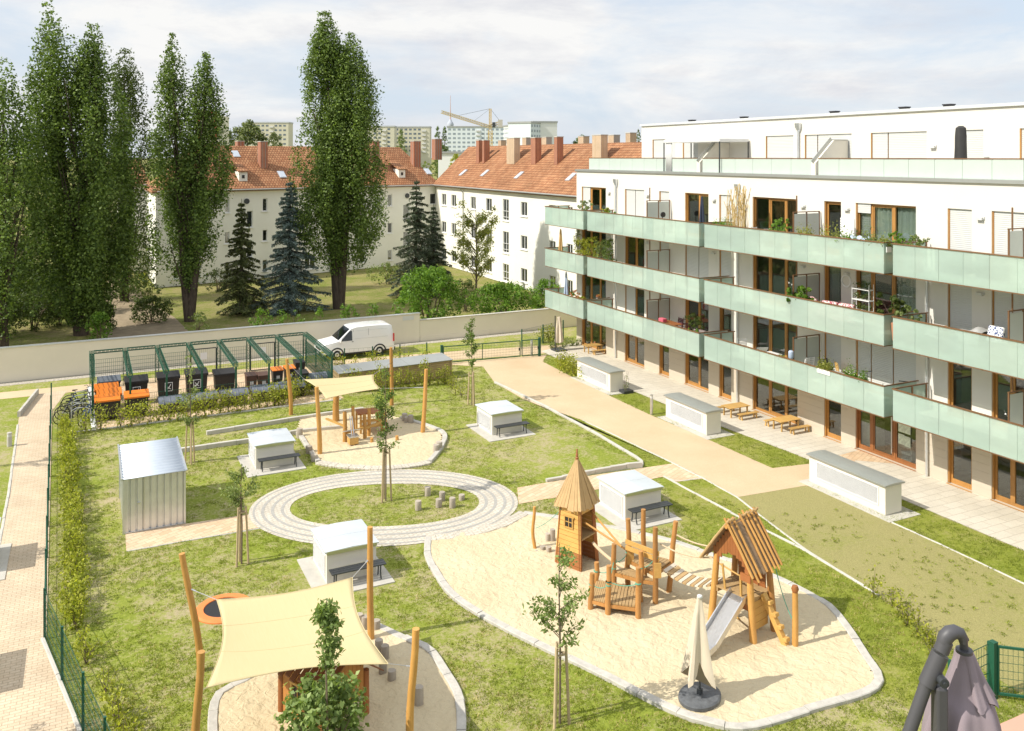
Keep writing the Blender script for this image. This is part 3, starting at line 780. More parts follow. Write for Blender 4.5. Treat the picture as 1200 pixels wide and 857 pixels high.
# ---- window factory
def window(X, n, s, z0, z1, parts, wood_=None, closed=(), half=(), curt=(), tilt=(), label=None, kw=.085, gx_=.14):
    """parts: relative mullion positions; closed/half/curt: index of field with blind / half blind / curtain"""
    wood_ = wood_ or frameW
    x = X + gx_; fr = MB(); t = .07
    fr.bx(x, x+t, s, s+kw, z0, z1); fr.bx(x, x+t, n-kw, n, z0, z1)
    fr.bx(x, x+t, s+kw, n-kw, z0, z0+kw*1.3); fr.bx(x, x+t, s+kw, n-kw, z1-kw, z1)
    W = n-s; ed = [0]+list(parts)+[1]
    for p in parts:
        yy = n-W*p; fr.bx(x-.01, x+t, yy-.06, yy+.06, z0+kw*1.3, z1-kw)
    fr.bx(x-.10, x-.002, n-.05, n-.003, z0+.01, z1-.01)                # blind guide rail
    fr.bx(X-.06, X+.13, s-.02, n+.02, z0-.045, z0-.005)       # sill
    fo = apt_part(fr, 'window', wood_)
    if label: fo['label'] = label
    for i in range(len(ed)-1):
        a = n - W*ed[i] - .07; b = n - W*ed[i+1] + .07
        if i in closed:
            m = MB(); m.bx(x-.06, x-.03, b-.04, a+.04, z0+.02, z1-.005); apt_part(m, 'blind', blindM, fo)
        else:
            sash = MB(); k = .055; zz0 = z0+kw*1.3+.003; zz1 = z1-kw-.003
            if i in tilt:
                sash.bx(x+.005, x+.06, b-.005, b+k, zz0, zz1); sash.bx(x+.005, x+.06, a-k, a+.005, zz0, zz1)
                sash.bx(x+.005, x+.06, b+k, a-k, zz0, zz0+k*1.4); sash.bx(x+.005, x+.06, b+k, a-k, zz1-k, zz1)
                apt_part(sash, 'door_leaf', wood_, fo)
            m = MB(); m.bx(x+.03, x+.036, b+.001, a-.001, zz0, zz1); apt_part(m, 'pane', pane, fo)
            if i in half:
                m = MB(); m.bx(x-.06, x-.03, b-.04, a+.04, z0+(z1-z0)*.82, z1-.005); apt_part(m, 'blind', blindM, fo)
        if i in curt:
            m = MB(); q = 26
            m.grid(lambda u, v: Vector((x+.14+.03*math.sin(u*q)+.012*math.sin(u*q*2.3), a+(b-a)*u, z0+.05+(z1-z0-.1)*v)), 60, 2)
            apt_part(m, 'curtain', curtainM, fo, smooth=True)
    return fo
SPL = {1:(.33,.72),2:(.5,),3:(),4:(.55,),5:(),6:(.35,.72),7:(),8:(.25,.62),9:(),10:(.4,)}
STATE = {  # floor -> opening -> (closed, half, curtain, door leaf)
 3:{1:((0,),(),(),(1,)),2:((0,1),(),(),()),3:((0,),(),(),()),4:((),(),(),(1,)),5:((0,),(),(),()),6:((),(),(),(1,)),7:((),(),(),(0,)),8:((),(0,),(0,1,2),(1,)),9:((0,),(),(),()),10:((0,1),(),(),())},
 2:{1:((),(),(),(1,)),2:((),(),(),(1,)),3:((0,),(),(),()),4:((0,1),(),(),()),5:((0,),(),(),()),6:((),(),(),(1,)),7:((),(),(0,),(0,)),8:((),(),(0,2),(1,)),9:((0,),(),(),()),10:((0,1),(),(),())},
 1:{1:((),(),(),(1,)),2:((0,),(1,),(),()),3:((0,),(),(),()),4:((),(),(),(0,)),5:((),(),(),(0,)),6:((),(),(),(1,)),7:((0,),(),(),()),8:((0,1,2),(),(),()),9:((),(),(),(0,)),10:((),(),(),(0,))},
 0:{1:((),(),(),(1,)),2:((),(),(),(0,)),3:((),(),(),(0,)),4:((),(),(),(0,)),5:((),(),(),(0,)),6:((),(),(),(1,)),7:((),(),(),(0,)),8:((),(),(),(0,1,2)),9:((),(),(),(0,)),10:((),(),(),(0,))}}
for f in range(4):
    for k,(n,s) in OY.items():
        c,h,cu,ti = STATE[f][k]
        lb = None
        if len(c) and len(c) == len(SPL[k])+1: lb = 'window closed off by its pale roller blind'
        elif cu: lb = 'window with pale green curtains'
        window(FX, n, s, FL[f]+.033, FL[f]+2.357, SPL[k], frameR if (f == 0 and k == 8) else frameW, c, h, cu, ti, lb)
# wall lamps
for f in range(4):
    for x in (714,759,837,941.5,993,1149.5):
        y = YE(x); z = FL[f]+2.05
        m = MB(); m.bx(FX-.05, FX-.002, y-.16, y+.16, z-.02, z+.07); m.bx(FX-.14, FX-.051, y-.13, y+.13, z-.05, z+.05)
        if f > 0 or x < 900: apt_part(m, 'wall_lamp', lampW)
# downpipes with hoppers
for x, zt, hop in ((722.8,11.3,1),(865.7,11.3,1),(1088,8.2,0)):
    y = YE(x)
    m = MB(); m.cyl((FX-.10,y,0.02),(FX-.10,y,zt-.45 if hop else zt),.05,n=12)
    for z in (1,2.2,3.9,5,6.8,7.6): m.cyl((FX-.10,y,z),(FX-.10,y,z+.03),.062,n=12)
    if hop:
        m.loft([[(FX-.02-.18*a,y-.05-.10*a,z),(FX-.03,y-.05-.10*a,z),(FX-.03,y+.05+.10*a,z),(FX-.02-.18*a,y+.05+.10*a,z)] for a,z in ((.2,zt-.5),(.9,zt-.2),(1,zt))])
    for z in FL[1:]: m.tube([(FX-.7,y+.1,z-.17),(FX-.35,y+.05,z-.22),(FX-.1,y,z-.35)], .035, 8)
    apt_part(m, 'downpipe', galv, smooth=True)
# balconies
BX = 28.0
yb = lambda x: onX(x, 300, BX).y
BAL = [(yb(638.7), yb(683.6)), (yb(688.2), yb(819.2)), (yb(825.4), yb(1035.8)), (yb(1046.3), yb(1046.3)-11.0)]
for f in (1,2,3):
    for bi,(n,s) in enumerate(BAL):
        z = FL[f]
        m = MB(); m.bx(BX+.06, FX-.002, s+.06, n-.06, z-.19, z-.02)
        b = apt_part(m, 'balcony', plaster)
        g = MB(); L = n-s; k = max(2, round(L/1.02)); st = L/k
        for i in range(k):
            g.bx(BX, BX+.018, s+i*st+.005, s+(i+1)*st-.005, z-.20, z+.985)
        for yy in (s, n-.018):
            g.bx(BX+.02, BX+1.0, yy, yy+.018, z-.20, z+.985); g.bx(BX+1.01, BX+1.84, yy, yy+.018, z-.20, z+.985)
        apt_part(g, 'glass_balustrade', mint, b)
        r = MB(); r.bx(BX-.03, BX+.05, s-.03, n+.03, z+.987, z+1.03)
        for yy in (s-.016, n-.034): r.bx(BX+.051, BX+1.95, yy, yy+.05, z+.987, z+1.03)
        r.bx(BX-.02, BX+.04, s-.02, n+.02, z-.235, z-.203)
        for yy in (s-.008, n-.028): r.bx(BX+.041, BX+1.9, yy, yy+.035, z-.235, z-.203)
        for yy in (s+.02, n-.07):
            for xx in (BX+1.0, BX+1.80): r.bx(xx, xx+.05, yy, yy+.05, z, z+.986)
        i0 = 1
        while i0 < k:
            r.bx(BX+.022, BX+.06, s+i0*st-.02, s+i0*st+.02, z-.02, z+.986); i0 += 2
        apt_part(r, 'railing', bronze, b)
# privacy screens on the balconies
for f in (1,2,3):
    for x0, x1 in ((749,784.8),(920,960.3),(1171.5,1216)):
        y = onX(x1, 300, FX-.08).y; z = FL[f]
        m = MB(); m.bx(FX-1.62, FX-.12, y-.01, y+.01, z+.08, z+1.80); o = apt_part(m, 'privacy_screen', frost)
        m = MB()
        for xx in (FX-1.67, FX-.89, FX-.12): m.bx(xx, xx+.05, y-.025, y+.025, z-.01, z+1.86)
        m.bx(FX-1.68, FX-.07, y-.028, y+.028, z+1.861, z+1.90)
        m.bx(FX-1.48, FX-1.43, y-.02, y+.02, z+1.90, z+2.62)
        apt_part(m, 'screen_frame', bronze, o)
# set-back roof storey
TX = 32.4; TF = 11.62; TN = onX(752, 150, TX).y; TZ = 14.68
TO = [(764.6,791.5,()),(800,818,()),(897.3,929.8,()),(943,998,(.27,)),(1020.4,1086,(.31,)),(1121,1152.4,()),(1194.8,1240,())]
ty = lambda x: onX(x, 170, TX).y
th = [(ty(b), ty(a), TF+.03, TF+2.18) for a,b,_ in TO]
ys = [SOUTH, TN]; zs = [TF, TZ]
for h in th: ys += [h[0],h[1]]; zs += [h[2],h[3]]
m = MB(); wallgrid(m, TX, ys, zs, lambda y,z: any(h[0]<y<h[1] and h[2]<z<h[3] for h in th), .25)
for h in th: reveal(m, TX, *h, .25)
m.bx(TX+.26, 41.5, SOUTH, TN-.3, TF, TZ-.05); m.bx(TX+.001, 41.5, TN-.3, TN, TF, TZ-.001)
apt_part(m, 'roof_storey_wall', plaster)
m = MB(); m.bx(TX-.10, 41.7, SOUTH, TN+.08, TZ, TZ+.13); apt_part(m, 'flat_roof', W_('pale_roof_edge',(.58,.60,.61),.6,.04,1))
for (a,b,sp),h in zip(TO, th):
    window(TX, h[1], h[0], h[2]+.003, h[3]-.003, sp, frameW, tuple(range(len(sp)+1)), (), (), (), 'roof storey window closed off by a white blind', gx_=.12)
m = MB(); y = ty(937); m.cyl((TX-.1,y,TF),(TX-.1,y,14.0),.05); m.loft([[(TX-.02-.18*a,y-.05-.10*a,z),(TX-.03,y-.05-.10*a,z),(TX-.03,y+.05+.10*a,z),(TX-.02-.18*a,y+.05+.10*a,z)] for a,z in ((.2,13.95),(.9,14.2),(1,14.4))])
apt_part(m, 'downpipe', galv, smooth=True)
for x in (1094,1215):
    y = ty(x); m = MB(); m.bx(TX-.05,TX-.002,y-.16,y+.16,13.1,13.2); m.bx(TX-.14,TX-.051,y-.13,y+.13,13.07,13.17); apt_part(m, 'wall_lamp', lampW)
# roof terrace balustrade and party walls
GX = FX+.35
gy_ = lambda x: onX(x, 190, GX).y
runs = [(gy_(690.3), gy_(817.6)), (gy_(823.2), gy_(951.5)), (gy_(959), gy_(959)-13.5), ]
for n,s in runs:
    g = MB(); L = n-s; k = max(2, round(L/1.25)); st = L/k
    for i in range(k): g.bx(GX, GX+.018, s+i*st+.006, s+(i+1)*st-.006, TF+.10, TF+.98)
    o = apt_part(g, 'terrace_balustrade', mint2)
    m = MB(); m.bx(GX-.02, GX+.04, s, n, TF+.985, TF+1.03); m.bx(GX-.02, GX+.04, s, n, TF+.05, TF+.095)
    for i in range(k+1): m.bx(GX+.022, GX+.06, max(s, s+i*st-.02), min(n, s+i*st+.02), TF, TF+.984)
    apt_part(m, 'railing', bronze, o)
m = MB(); m.bx(GX+.02, TX-.01, runs[0][0]-.02, runs[0][0], TF+.1, TF+.98); apt_part(m, 'terrace_balustrade', mint2)
for x, xe in ((820.4,874),(955.3,1013.5)):
    y = gy_(x); yy = onX(xe, 180, TX).y
    m = MB(); wv = .26
    prof = [(GX-.12,TF),(TX-.004,TF),(TX-.004,TF+1.86),(GX+1.05,TF+1.86),(GX-.12,TF+.78)]
    vs = [(a,y-wv/2,b) for a,b in prof]+[(a,y+wv/2,b) for a,b in prof]
    m.add(vs, [(0,1,2,3,4),(9,8,7,6,5)]+[(i,5+i,5+(i+1)%5,(i+1)%5) for i in range(5)]); o = apt_part(m, 'party_wall', creambox)
    m = MB(); m.beam((GX-.14,y,TF+.785),(GX+1.05,y,TF+1.885),.32,.03,up=(0,1,0)); m.bx(GX+1.06,TX-.006,y-.16,y+.16,TF+1.865,TF+1.895); apt_part(m, 'coping', zinc, o)
for x, yp in ((811,141),(872,139),(978,132.5),(1060,127),(1112,124.5)):
    p = onX(x, yp+2, TX+1.2); m = MB(); m.bx(p.x-.14,p.x+.14,p.y-.18,p.y+.18,TZ+.131,TZ+.26); m.bx(p.x-.17,p.x+.17,p.y-.21,p.y+.21,TZ+.261,TZ+.31)
    apt_part(m, 'roof_vent', blackpl)
# entrance posters, door handle, pallets inside the glass doors
# ================================================================ OLD HOUSES, GARDEN WALL, FAR TOWN
def hip_roof(mb, q, ze, zr, e0, e1, ov=.35):
    """q = 4 footprint corners a,b (front) c,d (back); ridge runs a->b; e0,e1 hip setbacks (0 = gable)"""
    a,b,c,d = [Vector(p) for p in q]; u = (b-a).normalized(); v = (d-a).normalized()
    a2 = a-u*ov-v*ov; b2 = b+u*ov-v*ov; c2 = c+u*ov+v*ov; d2 = d-u*ov+v*ov
    m0 = (a+d)/2+u*e0; m1 = (b+c)/2-u*e1
    def z(p, h): return (p.x,p.y,h)
    lo = ze-.20
    vs = [z(a2,ze),z(b2,ze),z(c2,ze),z(d2,ze),z(m0,zr),z(m1,zr),z(a2,lo),z(b2,lo),z(c2,lo),z(d2,lo)]
    mb.add(vs, [(0,1,5,4),(2,3,4,5),(1,2,5),(3,0,4),(6,9,8,7),(0,6,7,1),(1,7,8,2),(2,8,9,3),(3,9,6,0)])
def house(name, q, ze, label, wins, big_roof, mat_roof, cat='house', plinth=True, nrm=None):
    a,b,c,d = [Vector((p[0],p[1],0)) for p in q]
    h = thing(name, a, label, cat)
    u = (b-a); L = u.length; u.normalize(); n = Vector((u.y,-u.x,0))
    if n.dot(a-d) < 0: n = -n
    M = Matrix(((u.x,-n.x,0,0),(u.y,-n.y,0,0),(0,0,1,0),(0,0,0,1)))    # local: x along front, y inwards
    mb = MB(); xs = sorted({0.0, L, *[w[0] for w in wins], *[w[1] for w in wins]}); zs = sorted({0.0, ze, *[w[2] for w in wins], *[w[3] for w in wins]})
    for i in range(len(xs)-1):
        for j in range(len(zs)-1):
            xm, zm = (xs[i]+xs[i+1])/2, (zs[j]+zs[j+1])/2
            if not any(w[0]<xm<w[1] and w[2]<zm<w[3] for w in wins):
                mb.add([(xs[i],0,zs[j]),(xs[i+1],0,zs[j]),(xs[i+1],0,zs[j+1]),(xs[i],0,zs[j+1])], [(0,1,2,3)], 0, M)
    for w in wins:
        x0,x1,z0,z1 = w[:4]; e = .14
        mb.add([(x0,0,z0),(x0,e,z0),(x0,e,z1),(x0,0,z1)], [(0,1,2,3)],0,M); mb.add([(x1,0,z0),(x1,e,z0),(x1,e,z1),(x1,0,z1)], [(3,2,1,0)],0,M)
        mb.add([(x0,0,z1),(x0,e,z1),(x1,e,z1),(x1,0,z1)], [(0,1,2,3)],0,M); mb.add([(x0,0,z0),(x0,e,z0),(x1,e,z0),(x1,0,z0)], [(3,2,1,0)],0,M)
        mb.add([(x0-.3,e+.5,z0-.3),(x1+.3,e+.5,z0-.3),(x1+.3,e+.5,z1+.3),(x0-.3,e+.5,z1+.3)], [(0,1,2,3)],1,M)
    bl, cl_, dl = b-a, c-a, d-a; dn = -n
    def wallq(p, r): mb.add([(p.x,p.y,0),(r.x,r.y,0),(r.x,r.y,ze),(p.x,p.y,ze)], [(0,1,2,3)])
    wallq(bl, cl_); wallq(cl_, dl); wallq(dl, Vector((0,0,0)))
    # cornice
    mb.beam(Vector((0,0,ze-.12))+n*.08, Vector((bl.x,bl.y,ze-.12))+n*.08, .16, .24)
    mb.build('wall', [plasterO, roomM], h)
    for w in wins:
        x0,x1,z0,z1 = w[:4]; f = MB(); k = .07; y = .09
        f.bx(x0+.003,x0+k,y,y+.06,z0+.003,z1-.003,0,M); f.bx(x1-k,x1-.003,y,y+.06,z0+.003,z1-.003,0,M); f.bx(x0+k,x1-k,y,y+.06,z0+.003,z0+k,0,M); f.bx(x0+k,x1-k,y,y+.06,z1-k,z1-.003,0,M)
        if x1-x0 > .95: f.bx((x0+x1)/2-.04,(x0+x1)/2+.04,y,y+.06,z0+k,z1-k,0,M)
        f.bx(x0-.12,x1+.12,-.10,-.002,z0-.10,z0-.02,0,M)
        if len(w) > 4:
            for zz in (z0+.35,z0+.95): f.bx(x0-.1,x1+.1,-.06,-.03,zz,zz+.04,0,M)
        o = f.build('window', white, h)
        g = MB(); g.bx(x0+k,x1-k,y+.02,y+.03,z0+k,z1-k,0,M); g.build('pane', carglass if random.random()<.5 else pane, o)
    r = MB(); hip_roof(r, [Vector((0,0,0)), bl, cl_, dl], ze+.02, big_roof[0], big_roof[1], big_roof[2]); ro = r.build('roof', mat_roof, h)
    g = MB(); g.tube([Vector((0,0,ze-.02))+n*.48, Vector((bl.x,bl.y,ze-.02))+n*.48], .07, 8); g.build('gutter', zinc, h)
    return h, M, ro
# wing facing the new building (faces -X)
HX = 37.9; HC = 98.2
def RX(x): return HC - onX(x, 250, HX).y
def HZ(y, x, X=HX): return onX(x, y, X).z
winR = []
cols = [(517.7,522.9),(529,534.6),(551.5,557.5),(569.5,576.3),(610.3,617.8),(643.3,651),(664,671)]
for a,b in cols:
    for zt, zb in ((8.35,7.0),(5.1,3.8),(1.95,.65)):
        winR.append((RX(a), RX(b), zb, zt))
for zt, zb in ((8.45,6.3),(5.2,3.05),(1.95,.2)): winR.append((RX(589.3), RX(596.2), zb, zt, 1))
hR, MR, rR = house('old_house', [(HX,HC),(HX,46),(HX+11.2,46),(HX+11.2,HC)], 9.35, 'old white three-storey house wing with orange tiled roof beside the new building', winR, (14.0,-3.0,0), roofTile['y'])
# wing across the garden
A0 = Vector((6.1,90.9,0)); B0 = Vector((38.2,98.6,0)); ub = (B0-A0).normalized(); nb = Vector((ub.y,-ub.x,0))
def BXs(x): return (onP(x, 250, A0, nb)-A0).dot(ub)
winB = []
for a,b in ((263.5,269),(307.7,313.2),(454.3,459.5)):
    for zt, zb in ((8.35,7.0),(5.05,3.85),(1.9,.7)): winB.append((BXs(a), BXs(b), zb, zt))
for a,b in ((357,369.5),): winB.append((BXs(a), BXs(b), .5, 2.1))
for a,b in ((289,296),(472.5,480)):
    for zt, zb in ((7.1,5.4),(3.9,2.3)): winB.append((BXs(a), BXs(b), zb, zt))
for a,b in ((203,209),(228,235),(421,428),(504,511)):
    for zt, zb in ((8.3,7.0),(5.05,3.85),(1.9,.7)): winB.append((BXs(a), BXs(b), zb, zt))
winB = [w for i,w in enumerate(winB) if w[0] > .3]
hB, MBm, rB = house('old_house', [tuple(A0[:2]), tuple(B0[:2]), (B0.x-2.2,B0.y+11), (6.0,101.8)], 9.35, 'old white house with orange hipped roof behind the poplars', winB, (13.9,4.5,2.0), roofTile['x'])
# roof furniture: chimneys, skylights, dormers
def chim(h, x0, x1, yt, yb, X=None, s=None, mat=brick, dy=.7):
    if X is not None:
        p = onX((x0+x1)/2, yb, X); q = onX((x0+x1)/2, yt, X); w_ = abs(onX(x0,yb,X).y-onX(x1,yb,X).y)
        w_ = max(.55, w_*.62); m = MB(); m.bx(p.x-.35, p.x+.35, p.y-w_/2+.1, p.y+w_/2-.1, p.z-1.6, q.z); 
        k = MB(); k.bx(p.x-.38, p.x+.38, p.y-w_/2+.06, p.y+w_/2-.06, q.z, q.z+.08)
    else:
        P0 = A0-nb*s; p = onP((x0+x1)/2, yb, P0, nb); q = onP((x0+x1)/2, yt, P0, nb); w_ = (onP(x1,yb,P0,nb)-onP(x0,yb,P0,nb)).length
        m = MB(); M_ = Matrix.Translation(p) @ Matrix.Rotation(math.atan2(ub.y,ub.x),4,'Z')
        m.bx(-w_/2, w_/2, -.4, .4, -1.6, q.z-p.z, 0, M_); k = MB(); k.bx(-w_/2-.03, w_/2+.03, -.43, .43, q.z-p.z, q.z-p.z+.08, 0, M_)
    for b in (m, k): b.v = [tuple(Vector(v)-h.location) for v in b.v]
    o = m.build('chimney', mat, h); k.build('chimney_cap', concrete, o)
for x0,x1,yt,yb in ((593.5,609.5,162.5,183),(623,633.5,162,176),(651,658.5,161,174),(693.5,712.5,159,183),(559.5,566,165,177),(567,572,165,175)):
    chim(hR, x0,x1,yt,yb, X=HX+3.3, mat=brick if x1-x0 < 12 else brickY)
for x0,x1,yt in ((613,622,162),(635,646,161.5),(678,690,160.5),(713,726,159),(734,745,156.5),(585,592,165)):
    chim(hR, x0,x1,yt,172, X=HX+7, mat=brickY)
for x0,x1,yt,yb in ((248.5,256,167,190),(303.7,312,166.5,190),(435,443,166,188),(483,491,166,187)):
    chim(hB, x0,x1,yt,yb, s=2.8)
for x0,x1,yt in ((277,285,166),(508,516,163.5),(424,432,166)): chim(hB, x0,x1,yt,173, s=6.5)
slopeR = Vector((-(14.0-9.37), 0, 5.6+.35)).normalized(); p0R = Vector((HX-.35,60,9.37))
slopeB = (nb*(13.9-9.37) + Vector((0,0,5.5+.35))).normalized(); p0B = A0+nb*.35+Vector((0,0,9.37))
def skyl(h, x, y, p0, nrm, along, w_=.75, l_=1.1):
    p = onP(x, y, p0, nrm); v = nrm.cross(along).normalized()
    if v.z < 0: v = -v
    M_ = Matrix(((along.x,v.x,nrm.x,p.x),(along.y,v.y,nrm.y,p.y),(along.z,v.z,nrm.z,p.z),(0,0,0,1)))
    m = MB(); m.bx(-w_/2,w_/2,-l_/2,l_/2,-.05,.10,0,M_); g = MB(); g.bx(-w_/2+.08,w_/2-.08,-l_/2+.08,l_/2-.08,.101,.115,0,M_)
    for b in (m,g): b.v = [tuple(Vector(q)-h.location) for q in b.v]
    o = m.build('skylight', galv, h); g.build('pane', galvroof, o)
for x,y in ((543,203),(568.5,203.5),(608.5,206),(669.5,208)): skyl(hR, x, y, p0R, slopeR, Vector((0,1,0)))
for x,y in ((501,201.5),(330,205),(276,181)): skyl(hB, x, y, p0B, slopeB, ub)
for x,yb in ((285,212),(471,208)):
    p = onP(x, yb, p0B, slopeB); m = MB(); M_ = Matrix.Translation(p-A0) @ Matrix.Rotation(math.atan2(ub.y,ub.x),4,'Z')
    m.bx(-.45,.45,-.02,1.9,-.4,1.0,0,M_); o = m.build('dormer', plasterO, hB)
    r = MB(); r.add([(-.6,-.2,1.02),(.6,-.2,1.02),(.6,2.9,2.1),(-.6,2.9,2.1),(-.6,-.2,.92),(.6,-.2,.92),(.6,2.9,2.0),(-.6,2.9,2.0)], [(0,1,2,3),(7,6,5,4),(0,4,5,1),(1,5,6,2),(2,6,7,3),(3,7,4,0)],0,M_); r.build('dormer_roof', roofTile['x'], o)
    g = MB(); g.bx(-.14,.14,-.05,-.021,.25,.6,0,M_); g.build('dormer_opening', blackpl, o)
for h,x,yt in ((hR,543.5,225),):
    p = onX(x, yt, HX); m = MB(); m.v = []; m.tube([(p.x-.45-hR.location.x,p.y-hR.location.y,9.2),(p.x-.1-hR.location.x,p.y-hR.location.y,8.7),(p.x-.1-hR.location.x,p.y-hR.location.y,.1)],.06,8); m.build('downpipe', zinc, hR)
for h,x in ((hB,513),(hB,387)):
    p = onP(x, 250, A0+nb*.12, nb); q = p-A0; m = MB(); m.tube([(q.x,q.y,9.0),(q.x,q.y,.1)],.06,8); m.build('downpipe', zinc, hB)
for x,y in ((289,236),(477,229.5)):
    p = onP(x,y,A0+nb*.02,nb)-A0; m = MB(); m.tube([p, p+nb*.12], .28, 16); m.build('round_vent', darkmet, hB)
# low wing at the far left, behind the first
hW, _, _ = house('old_house', [(3.6,104.5),(6.2,105),(6.4,114),(3.4,114)], 9.6, 'narrow white house end peeping out left of the second poplar pair', [], (12.5,0.8,.8), roofTile['x'])

# garden wall: tall run and lower run
gw = thing('garden_wall', (-16,56.5,0), 'tall cream rendered garden wall behind the bin enclosure', 'garden wall')
m = MB(); m.bx(0, 36.62, 0, .24, 0, 1.93); m.build('wall', plasterGW, gw)
m = MB(); m.bx(-.02, 36.66, -.05, .29, 1.931, 1.98); m.build('coping', galv, gw)
m = MB(); m.bx(35.4,36.2,-.02,-.002,1.55,1.82); m.build('wall_plate', lampW, gw)
gw = thing('garden_wall', (20.64,56.5,0), 'lower cream garden wall to the right of the white van', 'garden wall')
m = MB(); m.bx(0, 16.9, .02, .24, 0, 1.44); m.bx(0,5.2,-.02,.019,0,.32); m.build('wall', plasterGW, gw)
m = MB(); m.bx(0, 16.9, -.03, .29, 1.441, 1.49); m.build('coping', concrete, gw)

# far slab blocks: x range in the survey, roof height, distance
def block(x0, x1, yt, d, c1, label, storeys, wcol, skew=0, trim=None, shape=None):
    p0 = atD(x0, HY, d); p1 = atD(x1, HY, d+skew); z = H + (HY-yt)/F*d
    u = (p1-p0); L = u.length; u.normalize(); n = Vector((u.y,-u.x,0))
    if n.dot(-p0) < 0: n = -n
    h = thing('tower_block', (p0.x,p0.y,0), label, 'tower block')
    M = Matrix(((u.x,-n.x,0,0),(u.y,-n.y,0,0),(0,0,1,0),(0,0,0,1)))
    m = MB(); m.bx(0,L,0,14,0,z,0,M); m.build('wall', c1, h)
    m = MB(); m.bx(-.3,L+.3,-.3,14.3,z,z+1.0,0,M); m.build('roof_edge', trim or zinc, h)
    sh = z/storeys
    nb_ = int(L/3.4)
    for k in range(storeys-6, storeys):
        f = MB(); zz = k*sh+.9
        for i in range(nb_):
            if (i*7+3)%9 in (0,): f.bx(i*3.4+.2, i*3.4+3.3, -.9, -.02, zz-.9, zz+.15, 1, M)
            else: f.bx(i*3.4+.7, i*3.4+2.7, -.06, -.02, zz, zz+1.35, 0, M)
        f.build('window_row', [wcol, lampW], h)['kind'] = 'stuff'
    return h
farY = W_('far_yellow_panel', (.56,.54,.42), .9, .05, .05); farG = W_('far_grey_panel', (.44,.46,.47), .9, .05, .05)
farB = W_('far_pale_blue_panel', (.66,.72,.74), .9, .03, .05); farW = W_('far_white_panel', (.76,.77,.74), .9, .03, .05)
fw = W_('far_window', (.14,.17,.20), .3, .3, .3); fw2 = W_('far_window_pale', (.28,.33,.37), .3, .2, .3)
block(415,462,149,640,farY,'grey and yellow slab block on the skyline left of the paired far poplars',11,fw,0,farG)
block(462.5,503.5,149.5,660,farY,'grey and yellow slab block whose right end shows on the skyline',11,fw,0,farG)
block(285,338,144.5,680,farY,'pale slab block on the skyline between the two tallest poplar groups',11,fw,0,farG)
block(524,598,149.5,620,farB,'pale blue slab block behind the crane mast',11,fw2,0)
block(590,625,149,560,farW,'white slab block with balconies, right of the crane',11,fw2,-70)
block(622,646.5,144.5,480,farB,'pale blue block end wall, rightmost on the skyline',11,fw2,25)
bw = thing('tower_block', (*atD(244,HY,170).xy,0), 'red-framed cream gable wall rising behind the poplar pair', 'tower block', rz=-YAW+R(8))
m = MB(); z = H+(HY-133)/F*170; m.bx(-1.6,1.1,0,16,0,z); m.build('wall', W_('cream_gable', (.66,.63,.50), .9, .04, .1), bw)
m = MB(); m.bx(1.1,1.6,-.3,.3,0,z+.5); m.bx(-2.1,-1.6,-.3,.3,0,z+.5); m.bx(-1.6,1.1,-.3,.3,z,z+.5); m.build('red_frame', W_('red_panel', (.40,.08,.05), .8, .05, .1), bw)
# low white flat roof peeping over the valley
fr_ = thing('flat_roof_building', (*atD(538,HY,150).xy,0), 'low pale flat-roofed building seen between the two tiled roofs', 'building', rz=-YAW)
m = MB(); z = H+(HY-180)/F*150; m.bx(-3.6,6,0,9,0,z); m.build('wall', farW, fr_)
m = MB(); m.bx(-3.8,6.2,-.2,9.2,z,z+.35); m.build('roof', zinc, fr_)
# tower crane
cd = 420; cz = lambda y: H+(HY-y)/F*cd
cp_ = atD(574.5,HY,cd); cr = thing('tower_crane', (cp_.x,cp_.y,0), 'yellow tower crane with a long jib above the tiled roofs', 'crane', rz=-YAW)
cx = lambda x: (x-574.5)/F*cd
crM = W_('crane_yellow', (.62,.44,.14), .6, .15, .3); crG = W_('crane_grey', (.55,.45,.26), .6, .1, .3)
def lattice(p, q, w_, n, r_, mat, name, par):
    m = MB(); p = Vector(p); q = Vector(q); d = (q-p).normalized(); s1 = Vector((0,1,0)); s2 = d.cross(s1).normalized()
    cor = [s1*a*w_/2+s2*b*w_/2 for a,b in ((-1,-1),(1,-1),(1,1),(-1,1))]
    for c in cor: m.beam(p+c, q+c, r_, r_)
    for i in range(n):
        a = p.lerp(q,i/n); b = p.lerp(q,(i+1)/n)
        for k in range(4):
            m.beam(a+cor[k], b+cor[(k+1)%4], r_*.7, r_*.7); m.beam(a+cor[k], a+cor[(k+1)%4], r_*.7, r_*.7)
    return m.build(name, mat, par)
lattice((0,0,0),(0,0,cz(153)),1.9,16,.32,crM,'mast',cr)
lattice((0,0,cz(149)),(cx(517.5),-2,cz(131.5)),1.3,22,.30,crG,'jib',cr)
lattice((0,0,cz(148)),(cx(588),0,cz(143)),1.3,5,.30,crG,'counter_jib',cr)
lattice((0,0,cz(152)),(0,0,cz(127.5)),1.0,6,.26,crM,'tower_head',cr)
m = MB(); m.bx(cx(583.5),cx(589),-1,1,cz(149.5),cz(140.5)); m.build('counterweight', concrete, cr)
m = MB(); m.bx(cx(577),cx(580.5),-1.2,1.0,cz(149.5),cz(143.5)); m.build('cab', darkmet, cr)
m = MB()
for q in ((cx(556),cz(141.5)),(cx(535),cz(136)),(cx(587),cz(143.5))): m.tube([(0,0,cz(127.5)),(q[0],0,q[1])], .07, 5)
m.tube([(cx(567.5),-1,cz(145)),(cx(567.5),-1,cz(166))], .06, 5); m.build('stay_cable', darkmet, cr)
